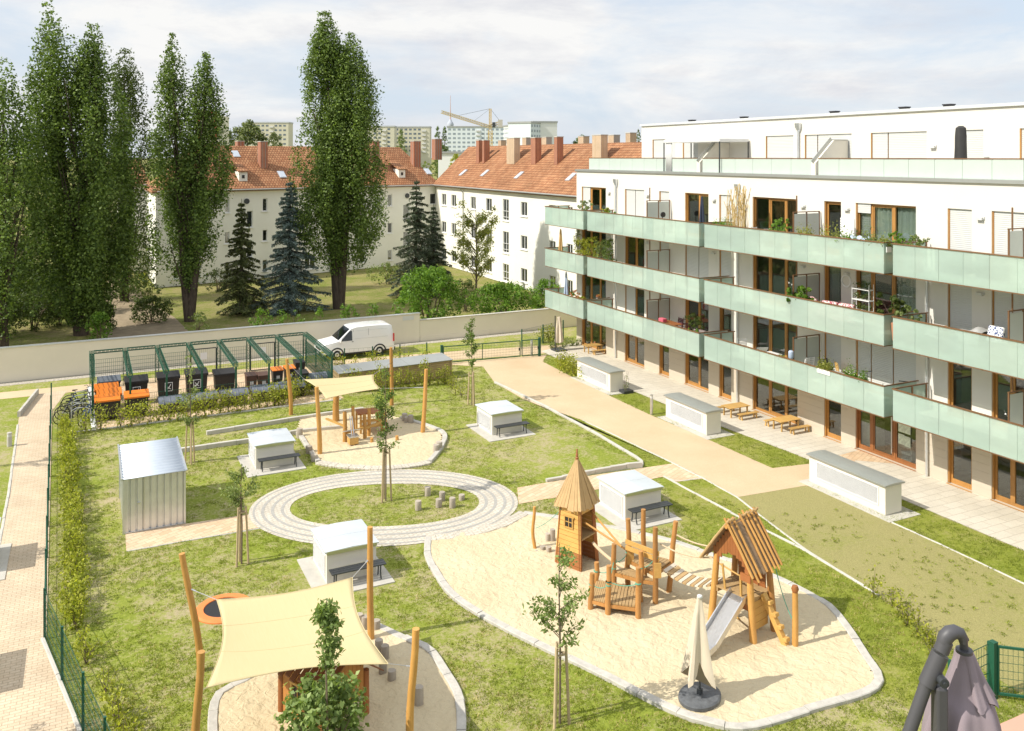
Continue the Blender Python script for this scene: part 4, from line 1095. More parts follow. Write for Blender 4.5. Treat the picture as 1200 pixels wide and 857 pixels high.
# television tower far off
tp = atD(527.8,HY,5600); tv = thing('television_tower', (tp.x,tp.y,0), 'slender television tower far away on the skyline beside the crane jib', 'tower')
m = MB(); zz = lambda y: H+(HY-y)/F*5600
m.lathe([(16,0),(11,zz(165)),(10,zz(149)),(20,zz(148)),(22,zz(145.5)),(14,zz(143)),(9,zz(141.5)),(6,zz(140))], 20); m.build('shaft', W_('far_concrete', (.42,.45,.52), .9, .02, .1), tv, smooth=True)
m = MB(); m.lathe([(5,zz(140)),(4,zz(132)),(2.5,zz(126)),(1.5,zz(112))], 10); m.build('antenna', W_('far_antenna', (.55,.42,.42), .9, .02, .1), tv, smooth=True)
# ================================================================ TREES AND SHRUBS
def limb_tree(name, base, h, label, group=None, cat='tree'):
    return thing(name, base, label, cat, group)
def clumps(cs, rad, per, zst=1.0):
    """leaf centres scattered round clump centres"""
    out = []; nrm = []
    for c, r in zip(cs, rad):
        k = max(3, int(per*(r**2)))
        g = rng.normal(size=(k,3)); g /= np.linalg.norm(g,axis=1)[:,None]
        rr = r*rng.random(k)**.45
        p = g*rr[:,None]; p[:,2] *= zst
        out.append(np.asarray(c)+p); nrm.append(g*.8+np.array([0,0,.35]))
    return np.concatenate(out), np.concatenate(nrm)
def poplar(px, yb, ytop, wpx, label, lean=(0,0), split=1, seed=0, mat='poplar', low=.10, profile=None, name='poplar_tree', dens=1.0, leaf=.19, sep=.85, wsc_=.66):
    base = G(px, yb); d = (base.x*sn+base.y*cs); h = H+(HY-ytop)/F*d; rad = wpx/F*d/2
    t = thing(name, base, label, 'tree', 'poplars behind the garden wall'); random.seed(seed+100)
    m = MB(); spires = []
    for i in range(split):
        o = (i-(split-1)/2)*rad*sep
        rt = Vector((cs,-sn,0))*o
        hh = h*(1 if i == 0 else .93)
        m.tube([(0,0,-.1),rt*.25+Vector((0,0,h*.12)),rt*.7+Vector((0,0,h*.45)),rt+Vector((lean[0],lean[1],hh*.9))],[.42*rad/3.2,.34*rad/3.2,.2*rad/3.2,.04],10)
        spires.append((rt, hh, 1.0 if split == 1 else wsc_))
    for k in range(26):
        a = random.random()*2*PI; z0 = h*random.uniform(.05,.5); rr = rad*random.uniform(.3,.6); z1 = z0+h*random.uniform(.18,.4)
        m.tube([(0,0,z0),(rr*.5*math.cos(a),rr*.5*math.sin(a),z0+(z1-z0)*.45),(rr*math.cos(a),rr*math.sin(a),z1)],[.10,.07,.02],6)
    m.build('trunk', bark, t, smooth=True)
    cs_ = []; rs = []
    prof = profile or (lambda q: min(1,.55+(q/.10)*.45)*(1-max(0,(q-.22)/.78)**1.9)**.85)
    for rt, hh, wsc in spires:
        npl = int(80*dens)
        for i in range(npl):
            lead = i < 5
            q0 = 0 if lead else random.uniform(0,.86); a = i*2.39996+random.uniform(-.5,.5)
            q1 = min(1.0, q0+random.uniform(.22,.40)) if not lead else random.uniform(.9,1.0)
            R0 = rad*wsc*random.choice((random.uniform(.3,.9),random.uniform(.8,1.1),random.uniform(.9,1.27)))*(1 if not lead else .12)
            pr = rad*random.uniform(.13,.30)
            k = int((q1-q0)*40)
            for s in range(k):
                u = s/max(1,k-1); q = q0+(q1-q0)*u
                rr = R0*prof(min(.97,q0+.75*(q1-q0)*u+.02))*min(1,.62+1.1*u)
                f = min(1,max(0,q/.4)); z = h*low+(hh-h*low)*q
                w_ = pr*(1-.80*max(0,u-.35)/.65)*(.75+.5*random.random())
                if noise.noise((a*2.1,z*.5,seed)) < -.24: continue
                cs_.append(rt*f*(.75+.25*q)+Vector((lean[0]*q*q+rr*math.cos(a)+random.gauss(0,.12), lean[1]*q*q+rr*math.sin(a)+random.gauss(0,.12), z))); rs.append(max(.22,w_*.88))
    P, N = clumps(cs_, rs, 118*(.20/leaf)**2, 1.35)
    L = rng.uniform(.6,1.25,len(P))*leaf
    leaf_obj('crown', P, L, L*.8, leafM[mat], t, N)
    return t
poplar(4, 408, 72, 92, 'dark poplar at the left edge of the picture, cut by the frame', seed=1, dens=1.0, low=.05)
poplar(95, 392, 6, 126, 'widest and tallest poplar with two leaning tops, standing left of the dirt path', lean=(-.6,-.2), split=2, low=.06, seed=2, dens=1.0)
poplar(146, 352, 60, 80, 'slim dark poplar standing farther back between two taller ones', seed=3, mat='dark', dens=.9, low=.05)
poplar(222, 376, 42, 92, 'twin-topped poplar in front of the left end of the white house', split=2, seed=4, low=.13, dens=.85)
poplar(397, 361, 17, 104, 'broad poplar with bare lower trunk in front of the tiled roof', split=2, seed=5, low=.15, dens=1.25, sep=.55, wsc_=.80,
       profile=lambda q: min(1,.5+(q/.09)*.5)*(1-max(0,(q-.16)/.84)**1.55)**.85)
for src, (x_, y_), rz_, sc_, l_ in ((0,(-13,61),1.2,.95,'poplar just outside the left edge of the picture, nearest the garden wall'),(2,(-17,71),2.2,1.0,'poplar outside the left edge of the picture, second from the wall'),(0,(-21,82),3.9,1.05,'poplar outside the left edge of the picture, farthest from the wall')):
    pop_ = [o for o in COL.objects if o.name.startswith('poplar_tree')][src]; copy_thing(pop_, (x_,y_,0), rz_, l_, sc_)
def far_tree(x, yb, yt, wpx, d, label, mat='far', narrow=False, name='far_tree'):
    zt = H+(HY-yt)/F*d; r = wpx/F*d/2; b = atD(x,HY,d)
    t = thing(name, (b.x,b.y,0), label, 'tree', 'trees far off on the skyline')
    m = MB(); m.cyl((0,0,-.1),(0,0,zt*.8),.3*r/4,.1,8); m.build('trunk', bark, t)
    c = []; rs = []
    for i in range(150):
        q = random.random(); a = random.random()*2*PI; z = zt*(.35+.62*q)
        pr = (1-q**2.2)**.6 if narrow else math.sqrt(max(0,1-(2*q-.9)**2/1.25))
        rr = r*pr*random.random()**.4*(1+.25*noise.noise((a,z*.2,x)))
        c.append((rr*math.cos(a), rr*math.sin(a), z)); rs.append(r*random.uniform(.14,.26))
    P, N = clumps(c, rs, 26/(r*.2)**2); L = rng.uniform(.05,.09,len(P))*r*1.6
    leaf_obj('crown', P, L, L, leafM[mat], t, N)
for a in ((262,0,149,34,210,'round pale green tree on the skyline just right of the twin poplar'),(290,0,142,46,230,'broad pale green tree, largest on the skyline left of the broad poplar'),
          (322,0,155,24,240,'small pale green tree at the right of the skyline group'),): far_tree(*a)
far_tree(470,0,150,15,300,'single narrow tree in front of the grey and yellow block',narrow=True,mat='young')
far_tree(513,0,146,12,260,'left of two narrow dark poplars in front of the pale blue block',mat='poplar',narrow=True)
far_tree(521,0,146,11,260,'right of two narrow dark poplars in front of the pale blue block',mat='poplar',narrow=True)
far_tree(519,0,168,20,255,'round dark tree at the foot of the two narrow poplars',mat='poplar')
far_tree(535,0,179,22,140,'yellowish bush crown beside the flat pale roof',mat='yellow')
far_tree(681,0,157,22,500,'dark tree top on the skyline above the ridge',mat='poplar'); far_tree(748,0,150,9,330,'narrow dark tree top at the left end of the roof storey',mat='poplar',narrow=True)

def conifer(px, yb, ytop, wpx, label, mat, seed, base_z=.06, dens=1.0, droop=.35, gap=1.0, d=None):
    b = G(px, yb) if d is None else atD(px, HY, d); b.z = 0; dd = b.x*sn+b.y*cs; h = H+(HY-ytop)/F*dd; rad = wpx/F*dd/2
    t = thing('spruce_tree', b, label, 'tree', 'conifers in the garden behind the wall'); random.seed(seed)
    m = MB(); m.tube([(0,0,-.1),(0,0,h*.5),(0,0,h)],[.20,.11,.015],8)
    P = []; N = []
    nw = int(h*2.4*gap)
    for i in range(nw):
        q = i/nw; z = h*(base_z+(1-base_z)*q); Lb = rad*(1-q)**.85*random.uniform(.8,1.15)+.10
        nb2 = random.randint(6,9)
        for k in range(nb2):
            a = 2*PI*(k+random.random()*.7)/nb2; L = Lb*random.uniform(.7,1.1); dr = droop*random.uniform(.6,1.3)
            z = h*(base_z+(1-base_z)*q)+random.uniform(-.42,.42)*(1-q); e = Vector((L*math.cos(a), L*math.sin(a), z-L*dr+L*.18*(q)))
            if L > .5: m.tube([(0,0,z),(e.x*.5,e.y*.5,z-L*dr*.35),tuple(e)],[.035,.025,.008],4)
            n = int(100*L*dens*(1.25 if q > .5 else 1))
            s = rng.random(n)**.7; side = rng.normal(0,.17,n)*L*(1.15-s); 
            px_ = e.x*s - math.sin(a)*side; py_ = e.y*s + math.cos(a)*side
            pz = z + (e.z-z)*(s**1.3) - np.abs(rng.normal(0,.10,n)) - .15*np.abs(side)
            P.append(np.stack([px_,py_,pz],1)); N.append(np.tile([math.cos(a)*.35,math.sin(a)*.35,.75],(n,1)))
    P = np.concatenate(P); N = np.concatenate(N); L = rng.uniform(.13,.26,len(P))
    m.build('trunk', bark, t, smooth=True)
    leaf_obj('crown', P, L, L*.42, leafM[mat], t, N)
conifer(283, 367, 233, 66, 'green-brown spruce with a pale tip in front of the white house wall', 'spruce', 21, dens=1.0)
conifer(340, 364, 209, 88, 'blue-grey spruce beside the broad poplar', 'blue', 22, dens=1.1, droop=.25)
conifer(488, 346, 207, 74, 'dark thin-topped fir, taller of the pair by the house corner', 'fir', 23, dens=.9, gap=.85)
conifer(508, 342, 238, 54, 'dark fir, shorter of the pair by the house corner', 'fir', 24, dens=.9)

def bush(x, yb, wpx, hpx, label, mat, name='shrub', n=None, leaf=.14, group=None, d=None, depth=1.0, stems=6, cat='shrub', z=0, pos=None, w=None, hh=None, rag=.35):
    b = pos if pos is not None else (G(x,yb) if d is None else atD(x,HY,d)); b = Vector((b.x,b.y,z)); dd = b.x*sn+b.y*cs
    w = w or wpx/F*dd; hh = hh or hpx/F*dd
    t = thing(name, b, label, cat, group, rz=-YAW)
    m = MB()
    for i in range(stems):
        a = random.random()*2*PI; r = random.random()*.3
        m.tube([(r*w*.25*math.cos(a),r*w*.25*math.sin(a),-.02),(r*w*.7*math.cos(a),r*w*.7*depth*math.sin(a),hh*.45),(w*.36*math.cos(a),w*.36*depth*math.sin(a),hh*random.uniform(.65,.9))],[.028*hh**.5,.018*hh**.5,.006],5)
    m.build('stem', twig, t, smooth=True)
    n = n or int(26*w*hh/(leaf*leaf)*.30)
    k = max(10, int(n/26)); cs_ = []; rs = []
    for i in range(k):
        q = random.random()**.8; a = random.random()*2*PI; r = random.random()**.45
        pr = math.sqrt(max(0,1-(1.55*q-.62)**2))
        f = 1+rag*noise.noise((a*1.2,q*2.5,x*.37))
        cs_.append((w/2*pr*r*math.cos(a)*f, w/2*depth*pr*r*math.sin(a)*f, hh*(.05+.90*q*(1+.3*rag*noise.noise((a,3,x)))))); rs.append(random.uniform(.6,1.2)*leaf*1.5)
    P, N = clumps(cs_, rs, 26/(leaf*1.5)**2*.8, 1.0); P[:,2] = np.maximum(P[:,2], .02)
    L = rng.uniform(.6,1.3,len(P))*leaf
    leaf_obj('foliage', P, L, L*.6, leafM[mat], t, N)
    return t
random.seed(5)
bush(503,378,82,72,'bright green feathery small tree standing behind the garden wall','bright','leafy_tree',leaf=.20,cat='tree',d=64.5,stems=10,n=11000)
bush(592,368,92,46,'bright green bush mass behind the lower garden wall','bright',leaf=.18,d=67,n=9000,depth=.6)
bush(640,362,40,44,'loose green shrub behind the wall end, next to the balconies','bright',leaf=.18,d=69,n=3000,rag=.6,depth=.6)
bush(545,345,32,36,'dark rounded shrub behind the bright green tree','dark',leaf=.16,d=72)
bush(455,346,60,24,'row-like green shrub along the sunny house wall','young',leaf=.16,d=87,depth=.4)
bush(520,346,20,22,'round dark shrub under the house corner','dark',leaf=.16,d=80)
bush(178,378,48,30,'glossy clipped shrub beside the dirt path, nearest the wall','dark',leaf=.16,d=67,n=4500)
bush(168,360,42,34,'darker clipped shrub beside the dirt path, behind the glossy one','dark',leaf=.16,d=74)
bush(143,345,17,33,'low clipped light green hedge along the dirt path','bright','hedge',leaf=.14,d=79,depth=3.0,cat='hedge')
bush(168,330,9,14,'small round yellow-green bush at the end of the house','yellow',leaf=.13,d=86)
bush(232,388,26,34,'thin flowering shrub with pale leaves just behind the wall','young',leaf=.13,d=60,rag=.7,n=900)
bush(117,400,26,40,'leafy green bush at the foot of the tallest poplar','bright',leaf=.15,d=58.5,n=1800)
bush(255,352,34,26,'dark shrub against the white house wall','dark',leaf=.16,d=82)
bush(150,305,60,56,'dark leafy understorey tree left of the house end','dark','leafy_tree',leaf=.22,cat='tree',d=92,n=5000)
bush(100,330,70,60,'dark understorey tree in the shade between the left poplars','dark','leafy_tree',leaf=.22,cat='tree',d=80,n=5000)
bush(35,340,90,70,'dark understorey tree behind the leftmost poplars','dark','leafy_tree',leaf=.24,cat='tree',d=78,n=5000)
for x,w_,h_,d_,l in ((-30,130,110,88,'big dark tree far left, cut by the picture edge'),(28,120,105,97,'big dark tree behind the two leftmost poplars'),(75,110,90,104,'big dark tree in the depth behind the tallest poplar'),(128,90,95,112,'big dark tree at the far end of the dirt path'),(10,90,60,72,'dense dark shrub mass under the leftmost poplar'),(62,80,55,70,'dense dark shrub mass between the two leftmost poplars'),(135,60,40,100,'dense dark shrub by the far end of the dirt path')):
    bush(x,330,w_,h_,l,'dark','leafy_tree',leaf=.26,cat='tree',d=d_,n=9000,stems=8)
for x,w_,h_,d_,l in ((-8,70,52,61.5,'low dark shrub at the left picture edge behind the garden wall'),(38,64,44,64,'low dark shrub between the left poplar and the widest one'),(70,44,38,66,'low dark shrub just left of the widest poplar'),(120,26,30,64,'small dark shrub right of the foot of the widest poplar')):
    bush(x,330,w_,h_,l,'dark','shrub',leaf=.17,d=d_,n=4500,stems=8)
for i,(x,w_,h_) in enumerate(((308,24,22),(330,20,18),(347,18,16),(374,15,17),(405,14,19),(412,16,15),(438,14,18),(300,20,14),(465,14,12))):
    bush(x,388,w_,h_+29,'young leafy shrub peeping over the tall garden wall','bright','wall_shrub',leaf=.14,d=onY(x,300,58.0).dot(Vector((sn,cs,0))),group='young shrubs behind the tall garden wall',n=600,rag=.6)
def loose_tree(x, yb, yt, wpx, label, mat, d=None, seed=0, n=2400):
    b = G(x,yb) if d is None else atD(x,HY,d); b.z = 0; dd = b.x*sn+b.y*cs; h = H+(HY-yt)/F*dd; w = wpx/F*dd
    t = thing('birch_tree', b, label, 'tree'); random.seed(seed); m = MB(); m.tube([(0,0,-.1),(.05,0,h*.5),(0,.1,h*.98)],[.11,.07,.01],8)
    cs_ = []
    for i in range(52):
        a = random.random()*2*PI; z = h*random.uniform(.14,.85); L = w*.5*random.uniform(.5,1)*(1-.5*z/h)
        e = Vector((L*math.cos(a),L*math.sin(a),z+L*.9)); m.tube([(0,0,z),tuple((Vector((0,0,z))+e)/2+Vector((0,0,.1))),tuple(e)],[.035,.02,.006],5)
        for k in range(6): cs_.append(tuple(Vector((0,0,z)).lerp(e,random.uniform(.35,1.05))))
    m.build('trunk', twig, t, smooth=True)
    P, N = clumps(cs_, [random.uniform(.2,.45) for _ in cs_], n/len(cs_)/.1)
    L = rng.uniform(.1,.2,len(P)); leaf_obj('crown', P, L, L*.75, leafM[mat], t, N)
loose_tree(558,345,238,84,'thin sparse tree in front of the white house wing, wall showing through','olive',d=78,seed=31,n=5600)

# young staked courtyard trees
def young(bx_, yb, tops, label, crown, mat='young', stakes=.17, sh=1.75, leaf=.085, seed=0, trunk_r=.03, base=None, ring=True):
    """crown: list of (z centre, radius x, half height, leaves)"""
    b = base if base is not None else G(bx_, yb); random.seed(seed)
    t = thing('young_tree', b, label, 'tree', 'young staked trees on the lawn')
    h = tops; m = MB(); m.tube([(0,0,-.05),(.015,.01,h*.4),(-.02,0,h*.75),(0,.01,h)],[trunk_r,trunk_r*.85,trunk_r*.5,.006],8)
    P = []; cs_ = []; rs = []
    for zc, r, hh, n in crown:
        nb2 = max(5,int(n/45))
        for i in range(nb2):
            a = random.random()*2*PI; q = random.uniform(-1,1); z = zc+hh*q*.9; L = r*math.sqrt(max(.05,1-(q*.9)**2))*random.uniform(.55,1.1)
            e = Vector((L*math.cos(a),L*math.sin(a),z+L*.35)); s0 = Vector((0,0,max(.4,z-L*.45)))
            m.tube([s0, s0.lerp(e,.5)+Vector((0,0,.04)), e],[.011,.008,.003],5)
            k = max(4,int(1.6*n/nb2)); 
            for _ in range(k):
                p = s0.lerp(e, random.uniform(.3,1.08)); P.append((p.x+random.gauss(0,.07),p.y+random.gauss(0,.07),p.z+random.gauss(0,.06)))
    m.build('trunk', twig, t, smooth=True)
    P = np.array(P); L = rng.uniform(.6,1.3,len(P))*leaf; leaf_obj('crown', P, L, L*.5, leafM[mat], t, None, .5)
    if stakes:
        for k in range(3):
            a = 2*PI*k/3+.5+seed; p0 = (stakes*1.25*math.cos(a),stakes*1.25*math.sin(a),-.05); p1 = (stakes*.8*math.cos(a),stakes*.8*math.sin(a),sh)
            s_ = MB(); s_.cyl(p0,p1,.036,.032,10); s_.build('stake', stake, t, smooth=True)
        r_ = MB()
        for k in range(3):
            a = 2*PI*k/3+.5+seed; c = 2*PI*(k+1)/3+.5+seed; rr = stakes*.86
            r_.beam((rr*math.cos(a),rr*math.sin(a),sh-.18),(rr*math.cos(c),rr*math.sin(c),sh-.18),.05,.03)
        r_.build('tie_board', stake, t)
    return t
young(283,661,3.0,'young tree with a grey-green round crown beside the shed path',[(2.25,.62,.55,520),(2.85,.12,.2,30)],seed=41,sh=1.8,leaf=.10)
young(223,543,4.8,'tall thin young tree between the metal shed and the bin hedge',[(2.35,.55,.8,420),(4.0,.2,.7,90)],seed=42,sh=1.75,leaf=.10)
young(452,587,4.85,'young tree standing on the oval grass island',[(3.4,.46,1.1,620),(2.25,.66,.5,260),(4.65,.14,.25,60)],seed=43,sh=1.95,leaf=.10,mat='poplar')
young(553,475,4.6,'slender young tree by the courtyard path near the gate',[(3.1,.42,1.1,600),(4.3,.14,.3,40)],seed=44,sh=1.7,leaf=.11,mat='poplar')
young(656,848,4.05,'young tree with an airy crown in front of the large sand pit',[(2.45,.72,.75,600),(3.5,.34,.4,150)],mat='fresh',seed=45,sh=1.75,leaf=.105)
yb_ = G(383,960)
young(0,0,4.2,'slim leafy tree rising in front of the big shade sail',[(3.50,.24,.66,800)],mat='fresh',seed=46,stakes=0,leaf=.11,base=yb_)
bush(380,960,0,0,'dense bushy young tree at the bottom edge in front of the play house','fresh','leafy_tree',leaf=.13,cat='tree',pos=yb_+Vector((-.05,.35,0)),w=1.95,hh=2.42,n=8000,rag=.7,stems=12)
young(0,0,3.6,'young tree left of the footpath, out at the picture edge',[(2.6,.75,.7,700)],seed=47,base=Vector((-4.9,31.9,0)))
young(0,0,3.6,'second young tree left of the footpath, farther from the camera',[(2.6,.7,.6,600)],seed=48,base=Vector((-4.6,41.5,0)))
young(0,0,4.2,'young tree left of the footpath, nearest the camera',[(3.1,1.0,.8,900)],seed=49,base=Vector((-4.2,21.5,0)))

# hedges: loose young hedge plants in rows
def hedge(name, pts, wd, ht, label, mat='yellow', dens=210, leaf=.10, group=None, gapf=.0, z=0):
    b = pts[0].copy(); b.z = z; t = thing(name, b, label, 'hedge', group)
    P = []; m = MB()
    for a, c in zip(pts, pts[1:]):
        L = (c-a).length; k = max(1,int(L/.38)); d = (c-a).normalized(); nn = Vector((-d.y,d.x,0))
        for i in range(k):
            o = a.lerp(c,(i+.5)/k)-b + nn*random.uniform(-.25,.25)*wd; o.z = 0
            g = noise.noise((o.x*1.1,o.y*1.1,b.x)); hh = 1.15*ht*(1+.4*g)*random.uniform(.75,1.15)
            if g < gapf-.5: continue
            for q in range(5):
                e = o+Vector((random.gauss(0,.14),random.gauss(0,.14),hh*random.uniform(.7,1.1))); m.tube([o+Vector((0,0,-.02)),o.lerp(e,.5)+Vector((random.gauss(0,.04),0,0)),e],[.010,.008,.003],4)
                kk = int(dens/5*hh/ht)
                s = rng.random(kk)**.8
                w_ = wd*.5*(.55+.45*np.sin(PI*np.clip(s,0,1)))
                P.append(np.stack([o.x+(e.x-o.x)*s+rng.normal(0,.5,kk)*w_, o.y+(e.y-o.y)*s+rng.normal(0,.42,kk)*w_, np.maximum(.02,e.z*s+rng.normal(0,.05,kk))],1))
    m.build('stem', twig, t); P = np.concatenate(P); L = rng.uniform(.6,1.35,len(P))*leaf
    leaf_obj('foliage', P, L, L*.62, leafM[mat], t, None, .35)
    return t
gp = lambda *a: [G(x,y) for x,y in a]
hedge('hedge',[Vector((-.9,45.3,0)),Vector((-.75,44.0,0)),Vector((-.55,38,0)),Vector((-.35,32,0)),Vector((-.30,26,0))],.5,.66,'long yellow-green hedge just inside the green fence along the footpath',dens=230)
hedge('hedge',[Vector((-.2,25.6,0)),Vector((.45,22.2,0)),Vector((1.3,18.8,0))],.5,.55,'low sparse hedge at the slanting end of the green fence',dens=70,gapf=.35)
hedge('hedge',gp((92,510),(112,506),(170,497),(235,490),(300,480),(345,472)),.75,.95,'yellow-green hedge in front of the bin enclosure',dens=190,leaf=.10)
hedge('hedge',gp((318,478),(352,466),(384,459)),.7,1.0,'dense hedge corner beside the right end of the bin enclosure',dens=190,leaf=.10)
hedge('hedge',gp((384,461),(440,459),(500,452),(533,449)),.6,.95,'yellow hedge in front of the wooden bin house',dens=170,leaf=.10)
hedge('hedge',[Vector((12.6,51.9,0)),Vector((16,51.2,0)),Vector((19.2,50.6,0))],.5,.7,'thin young hedge between the wooden bin house and the white van',dens=95,leaf=.10,gapf=.2)
hedge('hedge',gp((655,431),(688,447)),1.0,.85,'yellow-green hedge block beside the first long vent box',dens=260,leaf=.10)
hedge('hedge',gp((634,403),(646,400),(652,398)),.8,1.0,'hedge at the right post of the green gate',dens=230,leaf=.11)
hedge('hedge',[Vector((27.6,50.6,0)),Vector((29.9,50.9,0))],.5,.45,'low dark planting at the end of the terrace','young',dens=120,leaf=.09)
hedge('hedge',gp((1014,694),(1036,705),(1062,728),(1085,752),(1098,772)),.45,.62,'thin yellowish hedge row along the edge of the gravel turf',dens=95,leaf=.085,gapf=.12)
hedge('hedge',gp((520,447),(533,462),(548,470)),.5,.6,'sparse hedge plants beside the slender young tree',dens=60,leaf=.09)

# belt of trees on the horizon, too many and too far to count
C_ = []
for i in range(2600):
    a = R(random.uniform(-75,62)); d = random.uniform(330,520)
    if R(-2) < a < R(55) and random.random() < .55: continue
    hh = 9+4*noise.noise((a*40,d*.02,0)); x, y = math.sin(a)*d, math.cos(a)*d
    for _ in range(16): C_.append((x+random.gauss(0,3.5), y+random.gauss(0,3.5), abs(hh)*random.uniform(.1,1.0)))
L_c = rng.uniform(1.0,2.2,len(C_)); tag(leaf_obj('distant_trees', np.array(C_), L_c, L_c, leafM['far']), 'belt of distant trees along the horizon behind the old houses', 'woodland', None, 'stuff')
# ================================================================ EQUIPMENT OF THE COURTYARD
# --- vent boxes with benches (four on the lawn, one at the path edge)
louvM = W_('louvre_slat', (.74,.74,.73), .5, .04, 3); louvB = W_('louvre_gap', (.36,.36,.36), .8, .1, 3)
def vent_box(x, y, label, loc_only=False, w=1.52, l=1.72, bench=True):
    t = thing('vent_box', (x,y,0), label, 'vent box', 'cream ventilation boxes with zinc roofs on the lawn')
    m = MB(); m.bx(0,w,0,l,.02,.94); m.build('housing', creambox, t, bevel=.008)
    m = MB(); m.bx(-.45,w+.35,-.75,l+.25,-.03,.035); m.build('base_slab', concrete, t)
    r = MB(); o = .07
    pr = [(-o,.960),(w*.5,.985),(w+o,.960),(w+o,1.000),(w*.5,1.030),(-o,1.000)]
    for y0,y1 in ((-o,l*.5-.004),(l*.5+.004,l+o)):
        vs = [(a,y0,b) for a,b in pr]+[(a,y1,b) for a,b in pr]
        r.add(vs, [(5,4,3,2,1,0),(6,7,8,9,10,11)]+[(i,(i+1)%6,6+(i+1)%6,6+i) for i in range(6)])
    ro = r.build('roof', boxroof, t)
    f = MB(); f.bx(.0,w,-o-.012,-o-.002,.90,1.0); f.build('fascia', W_('lawn_reflection_zinc', (.42,.43,.22), .5, .1, 3, metal=.3) if 'lawn_reflection_zinc' not in MATS else MATS['lawn_reflection_zinc'], ro)  # green reflection of the lawn is put into the fascia colour
    g = MB(); fx = -.012; a0, a1 = .14, l-.14
    g.bx(-.03,-.002,a0,a1,.14,.17); g.bx(-.03,-.002,a0,a1,.80,.83); g.bx(-.03,-.002,a0,a0+.03,.171,.799); g.bx(-.03,-.002,a1-.03,a1,.171,.799)
    for i in range(15):
        z = .18+i*.041; g.add([(-.008,a0+.03,z+.026),(-.008,a1-.03,z+.026),(-.03,a1-.03,z),(-.03,a0+.03,z)], [(0,1,2,3),(3,2,1,0)])
    lo = g.build('louvre', louvM, t); g = MB(); g.bx(-.005,-.0025,a0+.03,a1-.03,.17,.80); g.build('louvre_back', louvB, lo)
    if bench:
        b = thing('bench', (x+.06,y-.42,0.035), label.replace('vent box','BENCH'), 'bench', 'dark benches against the vent boxes')
        s = MB()
        for i in range(3): s.bx(-.02,w+.12,-.04+i*.13,.075+i*.13,.42,.455)
        s.build('seat', darkmet, b, bevel=.006)
        for xx in (.12, w-.05):
            k = MB(); k.tube([(xx,-.0,.415),(xx,.02,.22),(xx,-.04,.02)],.022,8); k.tube([(xx,.24,.415),(xx,.24,.2),(xx,.28,.02)],.022,8); k.tube([(xx,-.03,.405),(xx,.33,.405)],.02,8); k.build('leg', darkmet, b, smooth=True)
        return t, b
    return t, None
BL = ['vent box beside the small sail pit, left of the slender lawn','vent box alone on the lawn near the gravel path','vent box right behind the wooden tower','vent box in front of the oval ring, next to the big sail']
BB = ['dark bench on the front of the vent box at the small sail pit','dark bench on the front of the vent box on the open lawn','dark bench on the front of the vent box behind the wooden tower','dark bench on the front of the vent box below the oval ring']
for ((px_, py_), _), lb, bb in zip(BOXES, BL, BB):
    v, b = vent_box(px_, py_, lb); b['label'] = bb
v,_ = vent_box(-4.05, 30.9, 'vent box cut by the left edge beside the footpath', bench=False)
v,_ = vent_box(-4.0, 24.0, 'vent box left of the footpath, mostly outside the picture', bench=False)
# --- long vent boxes along the terrace
def long_box(y0, y1, label):
    t = thing('long_vent_box', (25.36,y0,0), label, 'vent box', 'long cream vent boxes along the terrace'); L = y1-y0
    m = MB(); m.bx(0,.82,0,L,.05,1.06); m.bx(.02,.80,.02,L-.02,0,.049); m.build('housing', creambox, t, bevel=.008)
    m = MB(); m.bx(-.32,1.25,-.45,L+.25,-.03,.022); m.build('base_slab', concrete, t)
    m = MB(); pr = [(-.09,1.061),(.91,1.061),(.91,1.11),(.62,1.135),(.41,1.14),(.20,1.135),(-.09,1.11)]; n = len(pr)
    vs = [(a,-.08,b) for a,b in pr]+[(a,L+.08,b) for a,b in pr]; m.add(vs, [tuple(range(n)),tuple(range(2*n-1,n-1,-1))]+[(i,n+i,n+(i+1)%n,(i+1)%n) for i in range(n)])
    m.build('roof', zinc, t)
    g = MB(); a0,a1,z0,z1 = .28,L-.38,.30,.95
    for q in ((a0,a1,z0,z0+.04),(a0,a1,z1-.04,z1),(a0,a0+.04,z0+.041,z1-.041),(a1-.04,a1,z0+.041,z1-.041)): g.bx(-.03,-.002,*q)
    for i in range(14):
        z = z0+.05+i*.0405; g.add([(-.008,a0+.04,z+.024),(-.008,a1-.04,z+.024),(-.03,a1-.04,z),(-.03,a0+.04,z)], [(0,1,2,3),(3,2,1,0)])
    lo = g.build('louvre', louvM, t); g = MB(); g.bx(-.005,-.0025,a0+.04,a1-.04,z0+.04,z1-.04); g.build('louvre_back', louvB, lo)
long_box(39.75,43.25,'long vent box farthest away, beside the hedge block')
long_box(31.65,34.75,'long vent box in the middle, behind the steel bollard')
long_box(21.8,25.4,'long vent box nearest the camera, in front of the entrance doors')

